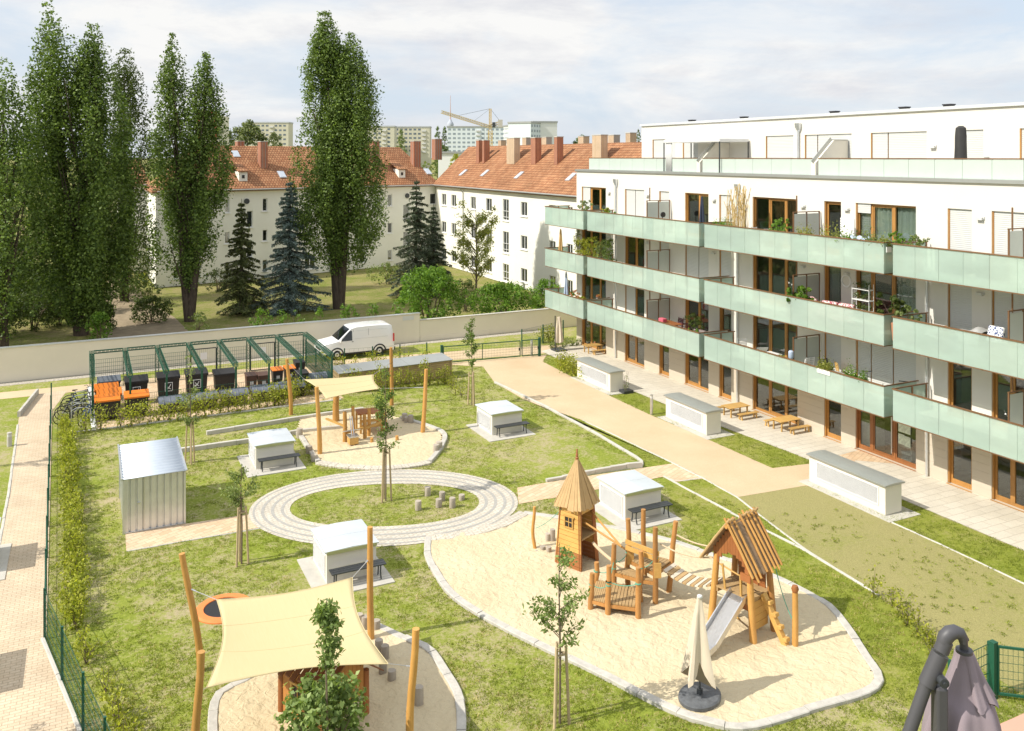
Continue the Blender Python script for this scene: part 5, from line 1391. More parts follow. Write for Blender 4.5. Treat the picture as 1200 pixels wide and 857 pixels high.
# --- metal garden shed
sh = thing('metal_shed', (1.15,32.04,0), 'silvery corrugated metal shed on the lawn by the paved link', 'shed')
SW, SD = 1.93, 3.45
m = MB()
def corr(p, q, n, z0, z1f, out):
    p = Vector(p); q = Vector(q); d = (q-p).normalized(); o = Vector(out); L = (q-p).length; pts = []
    for i in range(n):
        s = L*i/n; w_ = L/n
        for a,b in ((0,0),(.70,0),(.76,-.055),(.94,-.055)): pts.append((s+a*w_, b))
    pts.append((L,0)); vs = []; fs = []
    for s,b in pts:
        k = p+d*s+o*b; vs += [(k.x,k.y,z0),(k.x,k.y,z1f(k))]
    for i in range(len(pts)-1): fs.append((2*i,2*i+2,2*i+3,2*i+1))
    m.add(vs, fs)
zt = lambda k: 1.83+.10*k.y/SD
corr((0,0,0),(SW,0,0),9,.03,zt,(0,-1,0)); corr((SW,0,0),(SW,SD,0),14,.03,zt,(1,0,0)); corr((SW,SD,0),(0,SD,0),9,.03,zt,(0,1,0)); corr((0,SD,0),(0,0,0),14,.03,zt,(-1,0,0))
wl = m.build('wall', galv, sh)
for x,y in ((0,0),(SW,0),(SW,SD),(0,SD)): m = MB(); m.bx(x-.035,x+.035,y-.035,y+.035,0,zt(Vector((x,y,0)))-.005); m.build('corner_post', galv, sh)
m = MB(); m.bx(.036,SW-.036,-.02,.03,0,.05); m.build('base_rail', galv, sh)
m = MB()
def rf(u, v):
    y = -.07+(SD+.14)*u; x = -.06+(SW+.12)*v; return Vector((x,y,1.86+.10*y/SD+-.002+.034*math.sin(u*2*PI*13)))
m.grid(rf, 150, 2); ro = m.build('roof', galvroof, sh, smooth=True, solid=.012)
m = MB()
for x in (-.075,SW+.045): m.beam((x+.015,-.08,1.865),(x+.015,SD+.08,1.975),.05,.06)
m.build('roof_edge', galv, ro)
m = MB(); m.bx(.62,.64,-.03,-.002,.06,1.80); m.bx(.42,.52,-.06,-.03,.98,1.01); m.cyl((.47,-.03,.99),(.47,-.001,.99),.03,n=10); m.build('door_handle', steel, wl)

# --- steel bollard lamps
def bollard(p, h, label, mat=steel, r=.075):
    t = thing('bollard_lamp', p, label, 'bollard', 'steel bollard lamps'); m = MB(); m.lathe([(r,0),(r,h-.17)],16); m.build('post', mat, t, smooth=True)
    m = MB(); m.lathe([(r*.9,h-.169),(r*.9,h-.06)],16); m.build('lens', lampW, t, smooth=True)
    m = MB(); m.lathe([(r,h-.059),(r,h-.005),(r*.9,h)],16); m.build('cap', mat, t, smooth=True)
bollard(G(763.5,486), .98, 'steel bollard lamp beside the middle long vent box')
bollard(G(623,417.5), 1.0, 'steel bollard lamp just behind the right gate post')
bollard(G(11,523), .60, 'short grey bollard on the lawn left of the footpath', concrete, .10)

# --- mesh fences in green steel
def mesh_run(t, a, b, h, name='mesh_panel', post=True, pr=.03, wire=.006, dz=.2, dx=.10, z0=.06):
    a = Vector(a); b = Vector(b); L = (b-a).length; d = (b-a).normalized(); m = MB()
    n = max(1,int(L/dx))
    for i in range(n+1):
        p = a.lerp(b, i/n); m.beam((p.x,p.y,z0),(p.x,p.y,h),wire,wire)
    k = int((h-z0)/dz)
    nn = Vector((-d.y,d.x,0))*.006
    for j in range(k+1):
        z = z0+(h-z0)*j/k
        for sgn in (-1,1): m.beam((a.x+nn.x*sgn,a.y+nn.y*sgn,z),(b.x+nn.x*sgn,b.y+nn.y*sgn,z),wire,wire)
    m.build(name, greenmet, t)
    if post: fpost(t, a, h, pr)
def fpost(t, a, h, pr=.03):
    m = MB(); m.bx(a.x-pr,a.x+pr,a.y-pr,a.y+pr,0,h+.06); m.build('post', greenmet, t)
def fence(label, pts, h, step=2.5, **k):
    b = pts[0].copy(); b.z = 0; t = thing('mesh_fence', b, label, 'fence'); pts = [p-b for p in pts]
    for a, c in zip(pts, pts[1:]):
        L = (c-a).length; n = max(1,round(L/step))
        for i in range(n): mesh_run(t, a.lerp(c,i/n), a.lerp(c,(i+1)/n), h, **k)
    fpost(t, pts[-1], h); return t
V = lambda x,y,z=0: Vector((x,y,z))
fl = fence('long green mesh fence along the footpath', [V(-1.55,49.5),V(-.97,26.0),V(-.05,21.4),V(.75,17.6),V(1.6,13.9)], 1.28, 2.5)
m = MB(); m.bx(-1.22+1.55+.02,-1.18+1.55+.02,-21.8-.3,-21.8+.1,.5,1.1); 
kerb('fence_kerb', [V(-1.02,26.0),V(-.10,21.4),V(.70,17.6),V(1.5,14)], .10, .06, concrete, 'thin concrete kerb under the slanting end of the green fence', 2.0)
fence('low green mesh fence in front of the white van', [V(12.5,52.45),V(19.3,51.6)], .95, 1.9, dz=.3, dx=.25)
fence('short green mesh fence at the far end of the terrace', [V(25.9,51.4),V(29.95,53.0)], 1.25, 2.1)
fence('green mesh fence beside the gate at the lower right corner', gp((1113,838),(1159,814)), 1.2, 2.6)

def gate(name, label, a, b, h, mid=(), cat='gate', sheet_=False):
    base = a.copy(); base.z = 0; t = thing(name, base, label, cat); b = b-base; a = V(0,0)
    for p in [a,b]: 
        m = MB(); m.bx(p.x-.07,p.x+.07,p.y-.07,p.y+.07,0,h+.06); m.bx(p.x-.075,p.x+.075,p.y-.075,p.y+.075,h+.061,h+.075); m.build('gate_post', greenmet, t)
    es = [0]+list(mid)+[1]
    for q0,q1 in zip(es,es[1:]):
        p = a.lerp(b,q0); q = a.lerp(b,q1); d = (q-p).normalized(); p = p+d*.10; q = q-d*.03; m = MB()
        for z in (.12,h-.03): m.beam((p.x,p.y,z),(q.x,q.y,z),.05,.05)
        for k in (p,q): m.beam((k.x,k.y,.146),(k.x,k.y,h-.056),.05,.05)
        c = p.lerp(q,.5)
        if (q-p).length > 2: m.beam((c.x,c.y,.146),(c.x,c.y,h-.056),.04,.04)
        o = m.build('gate_leaf', greenmet, t); 
        mm = MB(); n = int((q-p).length/.10)
        for i in range(1,n): k = p.lerp(q,i/n); mm.beam((k.x,k.y,.14),(k.x,k.y,h-.05),.006,.006)
        for j in range(1,6): z = .12+(h-.15)*j/6; mm.beam((p.x,p.y,z),(q.x,q.y,z),.008,.008)
        mm.build('mesh_infill', greenmet, o)
        mm = MB(); k = q-d*.06; mm.box((k.x,k.y,h*.5),(.05,.09,.16)); mm.build('lock', darkmet, o)
gate('double_gate','wide green mesh double gate across the gravel path', V(19.55,49.65), V(25.95,49.0), 1.12, (.80,))
gate('garden_gate','green mesh gate at the lower right corner of the picture', G(1164,818), G(1225,826), 1.25)

# --- bin enclosure of green lattice trusses
en = thing('bin_enclosure', (.3,46.5,0), 'green steel lattice bin enclosure with truss beams beside the garden wall', 'bin enclosure')
NB = 8; EX = 11.65; ED = 6.5; EH = 1.98
def truss(m, a, b, w_, h_, n):
    a = Vector(a); b = Vector(b); d = (b-a).normalized(); s = Vector((-d.y,d.x,0)).normalized() if abs(d.z) < .9 else Vector((1,0,0)); u = d.cross(s)
    cor = [s*w_/2*i+u*h_/2*j for i,j in ((-1,-1),(1,-1),(1,1),(-1,1))]
    for c in cor: m.beam(a+c,b+c,.028,.028)
    for i in range(n+1):
        p = a.lerp(b,i/n)
        for k in range(4): m.beam(p+cor[k],p+cor[(k+1)%4],.012,.012)
        if i < n:
            q = a.lerp(b,(i+1)/n)
            for k in range(4): m.beam(p+cor[k],q+cor[(k+1)%4],.013,.013)
xs_ = [EX*i/(NB-1) for i in range(NB)]
for i,x in enumerate(xs_):
    m = MB(); truss(m,(x,0,EH),(x,ED,EH),.22,.16,26 if i > 0 else 26); m.build('truss_beam', greenmet, en)
    for y in (.0,ED):
        m = MB(); truss(m,(x,y,0),(x,y,EH-.09),.18,.14,6) if y else m.bx(x-.045,x+.045,y-.045,y+.045,0,EH-.09); m.build('post', greenmet, en)
m = MB()
for i in range(NB-1): truss(m,(xs_[i]+.12,ED,EH),(xs_[i+1]-.12,ED,EH),.16,.14,7)
m.build('back_rail', greenmet, en)
for i in range(NB-1):
    a,b = xs_[i]+.05, xs_[i+1]-.05
    if i not in (3,5): mesh_run(en,(a,ED,0),(b,ED,0),1.55,post=False,dz=.2,dx=.1,wire=.011)
    mesh_run(en,(a,0,0),(b,0,0),1.05,post=False,dz=.2,dx=.10,wire=.011)
mesh_run(en,(0,.1,0),(0,ED-.1,0),1.8,post=False,dz=.2,dx=.07,wire=.012)
mesh_run(en,(EX,.1,0),(EX,ED-.1,0),1.6,post=False,dz=.2,dx=.08,wire=.012)
for i,lb in ((3,'left'),(5,'right')):
    a,b = xs_[i]+.14, xs_[i+1]-.14; m = MB()
    for z in (.06,1.62): m.beam((a,ED,z),(b,ED,z),.05,.05)
    for k in (a,b): m.beam((k,ED,.086),(k,ED,1.594),.06,.06)
    for q in range(1,12): m.beam((a+(b-a)*q/12,ED,.09),(a+(b-a)*q/12,ED,1.59),.007,.007)
    o = m.build('gate_leaf', darkmet, en); m = MB(); m.bx((a+b)/2-.18,(a+b)/2+.18,ED-.045,ED-.03,1.0,1.4); m.build('notice_plate', white, o)
sheet('bin_floor', [V(.3,45.0),V(12.2,45.0),V(12.2,52.2),V(.3,53.0)], .012, pavBig, 'paved floor of the bin enclosure', 'paving')
kerb('bin_kerb', [V(.2,53.1),V(.35,45.0)], .22, .10, white, 'white edging strip at the left side of the bin enclosure', 2.0)
kerb('bin_kerb', [V(-1.0,44.9),V(.3,44.8),V(12,44.8)], .10, .06, concrete, 'grey edging between the bin hedge and the lawn', 1.0)
def big_bin(p, label, sticker=True, lid=blackpl, body=blackpl, rz=0):
    t = thing('waste_container', p, label, 'waste container', 'big wheeled waste containers in the enclosure', rz); t.scale = (.95,1,1.12 if sticker else .95)
    m = MB(); m.loft([[(-.55*k,-.42*k2,z),(.55*k,-.42*k2,z),(.55*k,.42*k2,z),(-.55*k,.42*k2,z)] for k,k2,z in ((.92,.8,.16),(1,1,.95),(1.06,1.08,.96),(1.06,1.08,1.0))]); m.build('body', body, t, bevel=.01)
    m = MB(); m.loft([[(-.6,-.48,z0),(.6,-.48,z0),(.6,.46,z1),(-.6,.46,z1)] for z0,z1 in ((1.003,1.003),(1.06,1.10),(1.10,1.20))]); m.build('lid', lid, t, bevel=.02)
    if sticker:
        m = MB(); m.bx(-.17,.17,-.437,-.425,.45,.80); s = m.build('sticker', blackpl, t)
        m = MB(); m.bx(-.20,.20,-.432,-.421,.42,.83); m.build('sticker_border', white, s)
        m = MB(); m.tube([(-.11,-.442,.70),(-.02,-.442,.58),(.10,-.442,.52)],.018,6); m.tube([(-.08,-.442,.52),(.03,-.442,.62),(.10,-.442,.74)],.02,6); m.cyl((-.11,-.443,.56),(-.11,-.436,.56),.035,n=8); m.build('sticker_mark', white, s)
    for x in (-.4,.4):
        for y in (-.28,.28):
            w_ = MB(); w_.cyl((x-.03,y,.09),(x+.03,y,.09),.09,n=12); w_.build('wheel', rubber, t)
big_bin(V(2.35,48.9),'black container with a recycling sticker, leftmost of three'); big_bin(V(3.9,49.1),'black container with a recycling sticker, middle of three'); big_bin(V(5.3,49.1),'black container with a recycling sticker, right of three, behind a young tree')
big_bin(V(1.1,50.3),'dark container with a grey lid in the rear left corner of the enclosure',False,bluegrey)
for x,y,l in ((.95,48.7,'orange-lidded bin at the back of the left row'),(1.05,47.55,'orange-lidded bin in the middle of the left row'),(.95,46.45,'orange-lidded bin at the front of the left row'),(2.25,46.55,'orange-lidded bin next to the front of the left row')):
    big_bin(V(x,y),l,False,orangepl)
for i,(x,y) in enumerate(((3.9,46.45),(5.35,46.45),(6.85,46.5),(8.4,46.6),(9.8,46.7),(11.5,47.9))):
    t = thing('round_lid_container', (x,y,0), 'blue-grey dumpster with rounded lid, %s' % ('leftmost behind the bin hedge','second from the left behind the bin hedge','behind the bin hedge near the young tree','in front of the brown bins','beside the hedge corner','standing alone at the right end of the enclosure')[i], 'waste container', 'dumpsters with rounded lids')
    m = MB(); m.loft([[(-.66*k,-.45*k,z),(.66*k,-.45*k,z),(.66*k,.5*k,z),(-.66*k,.5*k,z)] for k,z in ((.88,.10),(1,.52))]); m.build('body', blackpl, t, bevel=.01)
    m = MB(); rings = []
    for k in range(9):
        a = PI*k/8; rings.append([(-.68,-.50*math.cos(a),.523+.26*math.sin(a)),(.68,-.50*math.cos(a),.523+.26*math.sin(a))])
    vs = [p for r in rings for p in r]; fs = [(2*i,2*i+1,2*i+3,2*i+2) for i in range(8)]+[tuple(2*i for i in range(9))[::-1],tuple(2*i+1 for i in range(9)),(0,16,17,1)]
    m.add(vs,fs)
    for xx in (-.45,-.15,.15,.45): m.tube([(xx,-.50*math.cos(PI*k/8)*1.01,.523+.27*math.sin(PI*k/8)) for k in range(9)],.018,5)
    m.build('lid', bluegrey, t, smooth=True)
def small_bin(p, label, lid, body):
    t = thing('wheelie_bin', p, label, 'wheelie bin', 'small two-wheeled bins'); m = MB()
    m.loft([[(-.28*k,-.32*k,z),(.28*k,-.32*k,z),(.28*k,.34*k,z),(-.28*k,.34*k,z)] for k,z in ((.8,.04),(1,.94))]); m.build('body', body, t, bevel=.01)
    m = MB(); m.loft([[(-.30,-.35,a),(.30,-.35,a),(.30,.36,b),(-.30,.36,b)] for a,b in ((.943,.943),(.97,1.0),(.99,1.05))]); m.build('lid', lid, t, bevel=.02)
    for s in (-.29,.29): m = MB(); m.cyl((s-.03,.3,.1),(s+.03,.3,.1),.10,n=12); m.build('wheel', rubber, t)
    m = MB(); m.bx(-.09,.09,-.315,-.305,.5,.68); m.build('label_plate', lampW, t)
small_bin(V(8.0,48.3),'brown bin with a pale plate, left of the pair behind the dumpsters',brownpl,brownpl); small_bin(V(8.6,48.1),'brown bin with a pale plate, right of the pair behind the dumpsters',brownpl,brownpl)
small_bin(V(9.5,48.9),'dark bin with an orange lid, nearer the brown pair',orangepl,blackpl); small_bin(V(10.2,49.0),'dark bin with an orange lid, farther from the brown pair',orangepl,blackpl)

small_bin(V(11.0,50.2),'black bin at the right end of the enclosure, nearer the lattice',blackpl,blackpl); small_bin(V(10.6,47.6),'black bin between the rounded dumpsters at the right end',blackpl,blackpl)
big_bin(V(6.75,49.3),'plain black container right of the three with stickers',False)
# --- wooden bin house
bh = thing('bin_house', (12.25,46.15,0), 'long low wooden bin house with a grey panel roof', 'bin house', rz=R(3))
m = MB(); BW, BD = 6.65, 1.35
for i in range(9):
    z = .04+i*.108; m.bx(0,BW,0,.03,z,z+.085); m.bx(0,BW,BD-.03,BD,z,z+.085); m.bx(0,.03,.031,BD-.031,z,z+.085); m.bx(BW-.03,BW,.031,BD-.031,z,z+.085)
m.bx(.031,BW-.031,.031,.04,.02,1.0); m.bx(.031,.04,.041,BD-.031,.02,1.0); m.bx(BW-.04,BW-.031,.041,BD-.031,.02,1.0); m.build('slat_wall', boxwood, bh)
for i in range(6):
    m = MB(); x = BW*i/5; m.bx(x-.04,x+.04,-.035,-.001,0,1.02); m.build('post', boxwood, bh)
for i in range(5):
    m = MB(); x0 = -.06+(BW+.12)*i/5; m.loft([[(x0+.01,-.12,1.03),(x0+(BW+.12)/5-.01,-.12,1.03),(x0+(BW+.12)/5-.01,-.12,1.06),(x0+.01,-.12,1.06)],[(x0+.01,BD+.08,1.12),(x0+(BW+.12)/5-.01,BD+.08,1.12),(x0+(BW+.12)/5-.01,BD+.08,1.15),(x0+.01,BD+.08,1.15)]]); m.build('roof_panel', zinc, bh)

# --- bicycles
def bicycle(p, rz, label, col):
    t = thing('bicycle', p, label, 'bicycle', 'bicycles parked at the end of the fence', rz)
    for x in (-.52,.52):
        m = MB(); n = 20; m.tube([(x+.33*math.cos(2*PI*i/n),0,.34+.33*math.sin(2*PI*i/n)) for i in range(n+1)],.022,6); w_ = m.build('wheel', tyre, t, smooth=True)
        m = MB()
        for i in range(8): a = PI*i/8; m.beam((x-.31*math.cos(a),0,.34-.31*math.sin(a)),(x+.31*math.cos(a),0,.34+.31*math.sin(a)),.005,.005)
        m.cyl((x,-.04,.34),(x,.04,.34),.025,n=8); m.build('spokes', steel, w_)
    m = MB(); bb = (-.08,0,.30); st = (-.22,0,.78); hd = (.36,0,.80); hb = (.40,0,.66)
    for a,b in ((bb,st),(st,hd),(bb,hb),(hb,hd),(bb,(-.52,0,.34)),(st,(-.52,0,.34)),(hb,(.52,0,.34))): m.cyl(a,b,.017,n=8)
    m.build('frame', col, t, smooth=True)
    m = MB(); m.loft([[(-.36,-.07,.86),(-.36,.07,.86),(-.36,.06,.91),(-.36,-.06,.91)],[(-.12,-.02,.87),(-.12,.02,.87),(-.12,.015,.9),(-.12,-.015,.9)]]); m.cyl((-.22,0,.78),(-.25,0,.87),.014,n=6); m.build('saddle', blackpl, t)
    m = MB(); m.tube([(.24,-.28,.98),(.36,-.22,1.0),(.38,0,.98),(.36,.22,1.0),(.24,.28,.98)],.014,6); m.cyl((.36,0,.80),(.38,0,.98),.014,n=6); m.build('handlebar', darkmet, t, smooth=True)
    m = MB(); m.cyl((-.08,-.015,.30),(-.08,.015,.30),.09,n=12); m.beam((-.08,.06,.30),(.06,.06,.2),.02,.02); m.beam((-.08,-.06,.30),(-.22,-.06,.4),.02,.02); m.build('crank', darkmet, t)
bc = [W_('bike_black',(.02,.02,.022),.35,.1,3),W_('bike_blue',(.03,.10,.30),.35,.1,3),W_('bike_silver',(.4,.4,.42),.35,.1,3)]
for i,(x,y,r,c,l) in enumerate(((-.85,46.6,10,0,'black bicycle nearest the fence end'),(-.80,47.2,-8,2,'silver bicycle second in the parked row'),(-.70,47.9,14,0,'black bicycle in the middle of the parked row'),(-.6,48.6,-5,1,'blue bicycle in the parked row'),(-.55,49.4,12,0,'black bicycle at the back of the parked row'),(-.25,46.2,65,1,'blue bicycle leaning across the front of the row'))):
    bicycle(V(x+.3,y,.0),R(r),l,bc[c])
rk = thing('bicycle_rack', (-.9,45.9,0), 'steel hoop rack under the parked bicycles', 'bicycle rack')
for i in range(5): m = MB(); m.tube([(.3,i*.8,0),(.3,i*.8,.75),(.5,i*.8,.85),(.9,i*.8,.85),(1.1,i*.8,.75),(1.1,i*.8,0)],.022,8); m.build('hoop', steel, rk, smooth=True)

# --- white van
vn = thing('parked_van', (14.1,53.62,0), 'white panel van parked at the garden wall', 'van')
VW = 1.86
prof = [(-.92,.30),(-.98,.55),(-.95,.80),(-.78,1.00),(.10,1.16),(.92,1.86),(1.25,1.94),(2.2,1.97),(3.35,1.95),(3.60,1.86),(3.70,1.2),(3.74,.55),(3.70,.30)]
def vw(z): return 1.0 if z < 1.0 else 1.0-.16*((z-1.0)/.97)**1.5
def ring(yk):
    out = []
    for x,z in prof:
        k = vw(z); out.append((x, VW/2+(yk*VW/2)*k, z))
    return out
m = MB(); rings = [ring(-1),ring(-.97),ring(-.6),ring(0),ring(.6),ring(.97),ring(1)]
rings[0] = [(x*.985+.02,y,z*.985+.01) for x,y,z in rings[0]]; rings[-1] = [(x*.985+.02,y,z*.985+.01) for x,y,z in rings[-1]]
m.loft(rings); body = m.build('body', vanpaint, vn, smooth=True)
def sidey(z, o=.006): return VW/2-VW/2*vw(z)-o
def side_panel(poly, name, mat, par, o=.006, th=.004):
    m = MB(); n = len(poly); vs = [(x,sidey(z,o),z) for x,z in poly]+[(x,sidey(z,o)+th,z) for x,z in poly]
    m.add(vs,[tuple(range(n)),tuple(range(2*n-1,n-1,-1))]+[(i,(i+1)%n,n+(i+1)%n,n+i) for i in range(n)]); return m.build(name, mat, par)
side_panel([(.22,1.14),(.98,1.14),(.98,1.74),(.84,1.74)],'side_window',carglass,vn)
for x in (1.07,2.05): side_panel([(x,.42),(x+.012,.42),(x+.012,1.80),(x,1.80)],'panel_gap',darkmet,vn,.004,.003)
for z0,z1,a,b in ((1.22,1.24,1.15,3.3),(1.70,1.715,1.15,3.3)): side_panel([(a,z0),(b,z0),(b,z1),(a,z1)],'body_crease',lampW,vn,.007,.004)
side_panel([(.95,1.05),(1.05,1.05),(1.05,1.08),(.95,1.08)],'door_handle',blackpl,vn,.02,.015)
side_panel([(-.8,.30),(3.6,.30),(3.6,.40),(-.8,.40)],'sill_trim',blackpl,vn,.008,.004)
m = MB(); a,b = Vector((.12,0,1.20)),Vector((.86,0,1.835))
nr = Vector((-.65,0,.76)).normalized()*.012
m.add([(a.x+nr.x,.14,a.z+nr.z),(a.x+nr.x,VW-.14,a.z+nr.z),(b.x+nr.x,VW-.24,b.z+nr.z),(b.x+nr.x,.24,b.z+nr.z)],[(0,1,2,3),(3,2,1,0)]); m.build('windscreen', carglass, vn)
m = MB(); m.bx(-1.0,-.93,.18,VW-.18,.30,.55); m.bx(-.985,-.965,.3,VW-.3,.60,.74); m.build('bumper', blackpl, vn, bevel=.02)
for y in (.10,VW-.42): m = MB(); m.loft([[(-.965,y,.70),(-.965,y+.32,.70),(-.93,y+.32,.86),(-.93,y,.86)],[(-.80,y,.72),(-.80,y+.32,.72),(-.80,y+.32,.90),(-.80,y,.90)]]); m.build('headlight', lampW, vn)
for y in (.005,VW-.105): m = MB(); m.bx(3.66,3.75,y,y+.10,.85,1.35); m.build('tail_light', redlamp, vn)
m = MB(); m.bx(3.69,3.80,.05,VW-.05,.28,.50); m.build('rear_bumper', blackpl, vn, bevel=.02)
for x in (0,2.75):
    for y,s in ((-.005,1),(VW-.215,-1)):
        m = MB(); m.lathe([(.20,.0),(.32,.01),(.335,.05),(.335,.17),(.32,.215),(.20,.22)],24); m.v = [(a+x, y+c, b+.335) for a,b,c in m.v]; wl_ = m.build('wheel', tyre, vn, smooth=True)
        m = MB(); m.lathe([(.03,.0),(.10,-.012),(.19,.015),(.20,.03)],20); m.v = [(a+x, (y+c) if s > 0 else (y+.22-c), b+.335) for a,b,c in m.v]; m.build('rim', galv, wl_, smooth=True)
    m = MB(); m.tube([(x+.40*math.cos(a),-.004 if False else .012,.335+.40*math.sin(a)) for a in [PI*i/12 for i in range(13)]],.05,6); m.build('wheel_arch', blackpl, vn, smooth=True)
m = MB(); m.bx(-1.006,-1.001,VW/2-.26,VW/2+.26,.36,.47); m.build('number_plate', white, vn)
m = MB(); m.box((.22,-.10,1.17),(.10,.16,.20)); m.build('mirror', white, vn, bevel=.03)

# --- picnic tables for children
def picnic(p, label, sc=1.0, rz=0, g='low wooden tables on the terrace'):
    t = thing('children_table', p, label, 'table', g, rz)
    m = MB()
    for i in range(6): m.bx(-.36+i*.12,-.36+i*.12+.113,-.62,.62,.47,.50)
    m.build('table_top', tablewood, t, bevel=.004)
    for x in (-.26,.26):
        for y in (-.5,.5): m = MB(); m.beam((x,y,0),(x,y,.468),.06,.06); m.build('leg', tablewood, t)
    m = MB(); m.bx(-.3,.3,-.53,-.47,.40,.465); m.bx(-.3,.3,.47,.53,.40,.465); m.build('crossbar', tablewood, t)
def bench_low(p, label, rz=0):
    t = thing('children_bench', p, label, 'bench', 'low wooden benches on the terrace', rz)
    m = MB()
    for i in range(2): m.bx(-.125+i*.127,-.125+i*.127+.12,-.58,.58,.26,.29)
    m.build('seat', tablewood, t, bevel=.004)
    for y in (-.45,.45): m = MB(); m.beam((-.1,y,0),(-.07,y,.258),.05,.07); m.beam((.1,y,0),(.07,y,.258),.05,.07); m.build('leg', tablewood, t)
for px_,py_,l1,l2,l3 in ((862,487,'wooden children table left of the two on the terrace','wooden bench in front of the left terrace table','wooden bench behind the left terrace table'),(921,503,'wooden children table right of the two on the terrace','wooden bench in front of the right terrace table','wooden bench behind the right terrace table')):
    p = G(px_,py_); picnic(p,l1,rz=R(90)); bench_low(p+V(0.15,-.72),l2,R(90)); bench_low(p+V(-.05,.70),l3,R(90))
p = G(695,413); picnic(p,'wooden table partly hidden behind the farthest long vent box',rz=R(90)); bench_low(p+V(.1,-.7),'wooden bench partly hidden behind the farthest long vent box',R(90))
pt = thing('potted_plant', (*G(697,411).xy,.50), 'tiny potted plant on the table behind the farthest vent box', 'plant'); m = MB(); m.lathe([(.05,0),(.07,.1)],10); m.build('pot', terracotta, pt); P,N = clumps([(0,0,.17)],[.12],3000); leaf_obj('foliage',P,.06,.03,leafM['bright'],pt,N)
pt = thing('planting_box', (*G(734,460.5).xy,0), 'dark planting box with a thin flower on the lawn by the far vent box', 'planter'); m = MB(); m.bx(-.3,.3,-.25,.25,0,.16); m.build('box', darkmet, pt)
m = MB(); 
for k in range(5): m.tube([(.1*math.cos(k),.1*math.sin(k),.1),(.15*math.cos(k*2),.12*math.sin(k),.8+.1*k)],.008,4)
m.build('stem', twig, pt); P,N = clumps([(0,0,.45),(.05,0,.8),(-.1,0,.3)],[.2,.15,.2],500); leaf_obj('foliage',P,.10,.05,leafM['young'],pt,N)
# --- parasols
def folded_canopy(m, h0, h1, r0, r1, n=8, fold=.45, seed=0, cx=0, cy=0, k=7):
    rr = []
    for j in range(k+1):
        q = j/k; z = h1+(h0-h1)*q; r = r0+(r1-r0)*q**.8; row = []
        for i in range(n*4):
            a = 2*PI*i/(n*4); f = 1-fold*(.5+.5*math.cos(a*n))*min(1,q*1.6+.15); row.append((cx+r*f*math.cos(a+seed), cy+r*f*math.sin(a+seed), z-.05*q*math.cos(a*n)))
        rr.append(row)
    m.loft(rr)
pb = thing('parasol', G(820,822), 'closed beige cantilever parasol with a dark base plate in the sand', 'parasol', rz=R(20))
m = MB(); m.lathe([(.50,0.06),(.54,.08),(.54,.15),(.50,.18)],28); m.v = [(a*1.05,b*.85,c) for a,b,c in m.v]; m.build('base_plate', W_('weathered_dark_plate',(.10,.105,.11),.6,.35,6), pb, smooth=True)
m = MB(); m.cyl((0,0,.17),(0,0,2.25),.024,n=10); m.bx(-.05,.05,-.05,.05,.18,.30); m.bx(-.035,.035,-.035,.035,.95,1.05); m.bx(-.035,.035,-.035,.035,1.55,1.68); m.build('pole', darkmet, pb, smooth=True)
m = MB(); rr = []
for j in range(9):
    q = j/8; z = 2.44-1.75*q; row = []
    for i in range(32):
        a = 2*PI*i/32; lob = .5+.5*math.cos(4*a); r = (.055+.40*q**1.1*(.18+.82*lob**1.6)); row.append((.02+r*math.cos(a)*.9-.06*q, r*math.sin(a)*1.05+.02, z-(.20*lob*q if q > .3 else 0)+.30*(1-lob)*q))
    rr.append(row)
m.loft(rr); m.build('canopy', beige, pb, smooth=True)
m = MB(); m.lathe([(.065,2.43),(.06,2.47),(.02,2.49)],12); m.build('cap', lampW, pb, smooth=True)
pt2 = thing('parasol', G(655,411), 'closed beige parasol standing at the far end of the terrace', 'parasol')
m = MB(); m.bx(-.4,.4,-.4,.4,0.02,.10); m.build('base_plate', darkmet, pt2); m = MB(); m.cyl((-.28,0,.1),(-.28,0,2.3),.035); m.build('pole', darkmet, pt2)
m = MB(); folded_canopy(m,.55,2.2,.10,.30,6,.5); m.build('canopy', beige, pt2, smooth=True)
# big mauve parasol on the near balcony
nbal = thing('balcony', (6.6,-2,7.9), 'salmon balcony floor at the lower right corner beneath the mauve parasol', 'balcony')
m = MB(); m.bx(0,6,0,6.72,-.22,0); m.build('slab', plaster, nbal); m = MB(); m.bx(-.01,6.01,-.01,6.75,.001,.05); m.build('floor', salmon, nbal)
D0 = 4.55
def near(x, y, d=D0): return atD(x,y,d)
nb0 = near(1120,735); bz = 7.95
um = thing('large_parasol', (nb0.x,nb0.y,bz), 'folded mauve cantilever parasol with thick grey tubes, close to the camera', 'parasol', rz=-YAW)
def L_(x, y, d=D0):
    p = near(x,y,d)-Vector((nb0.x,nb0.y,bz)); return Vector((p.x*cs-p.y*sn, p.x*sn+p.y*cs, p.z))
k1 = D0/F
m = MB(); m.tube([L_(1040,920),L_(1066,857),L_(1086,800),L_(1100,768)],7.2*k1,18); m.tube([L_(1106,753),L_(1108,747),L_(1113,742),L_(1119,740.5),L_(1125,742.5),L_(1128.5,748),L_(1129,753)],[8.2*k1,8.6*k1,8.6*k1,8*k1,7*k1,5.8*k1,5*k1],18)
m.tube([L_(1040,920)-Vector((.14,0,1.0)),L_(1040,920)],7.2*k1,18); m.build('arm', pipegrey, um, smooth=True)
m = MB(); m.tube([L_(1086,802),L_(1102,766)],9.6*k1,20); m.tube([L_(1103,763),L_(1108,751)],8.6*k1,20); m.build('sleeve', pipegrey, um, smooth=True)
m = MB(); c = L_(1102,804,D0-.02); m.bx(c.x-6.5*k1,c.x+6.5*k1,c.y-.03,c.y+.05,.05,c.z); m.build('mast', pipegrey, um, bevel=.010)
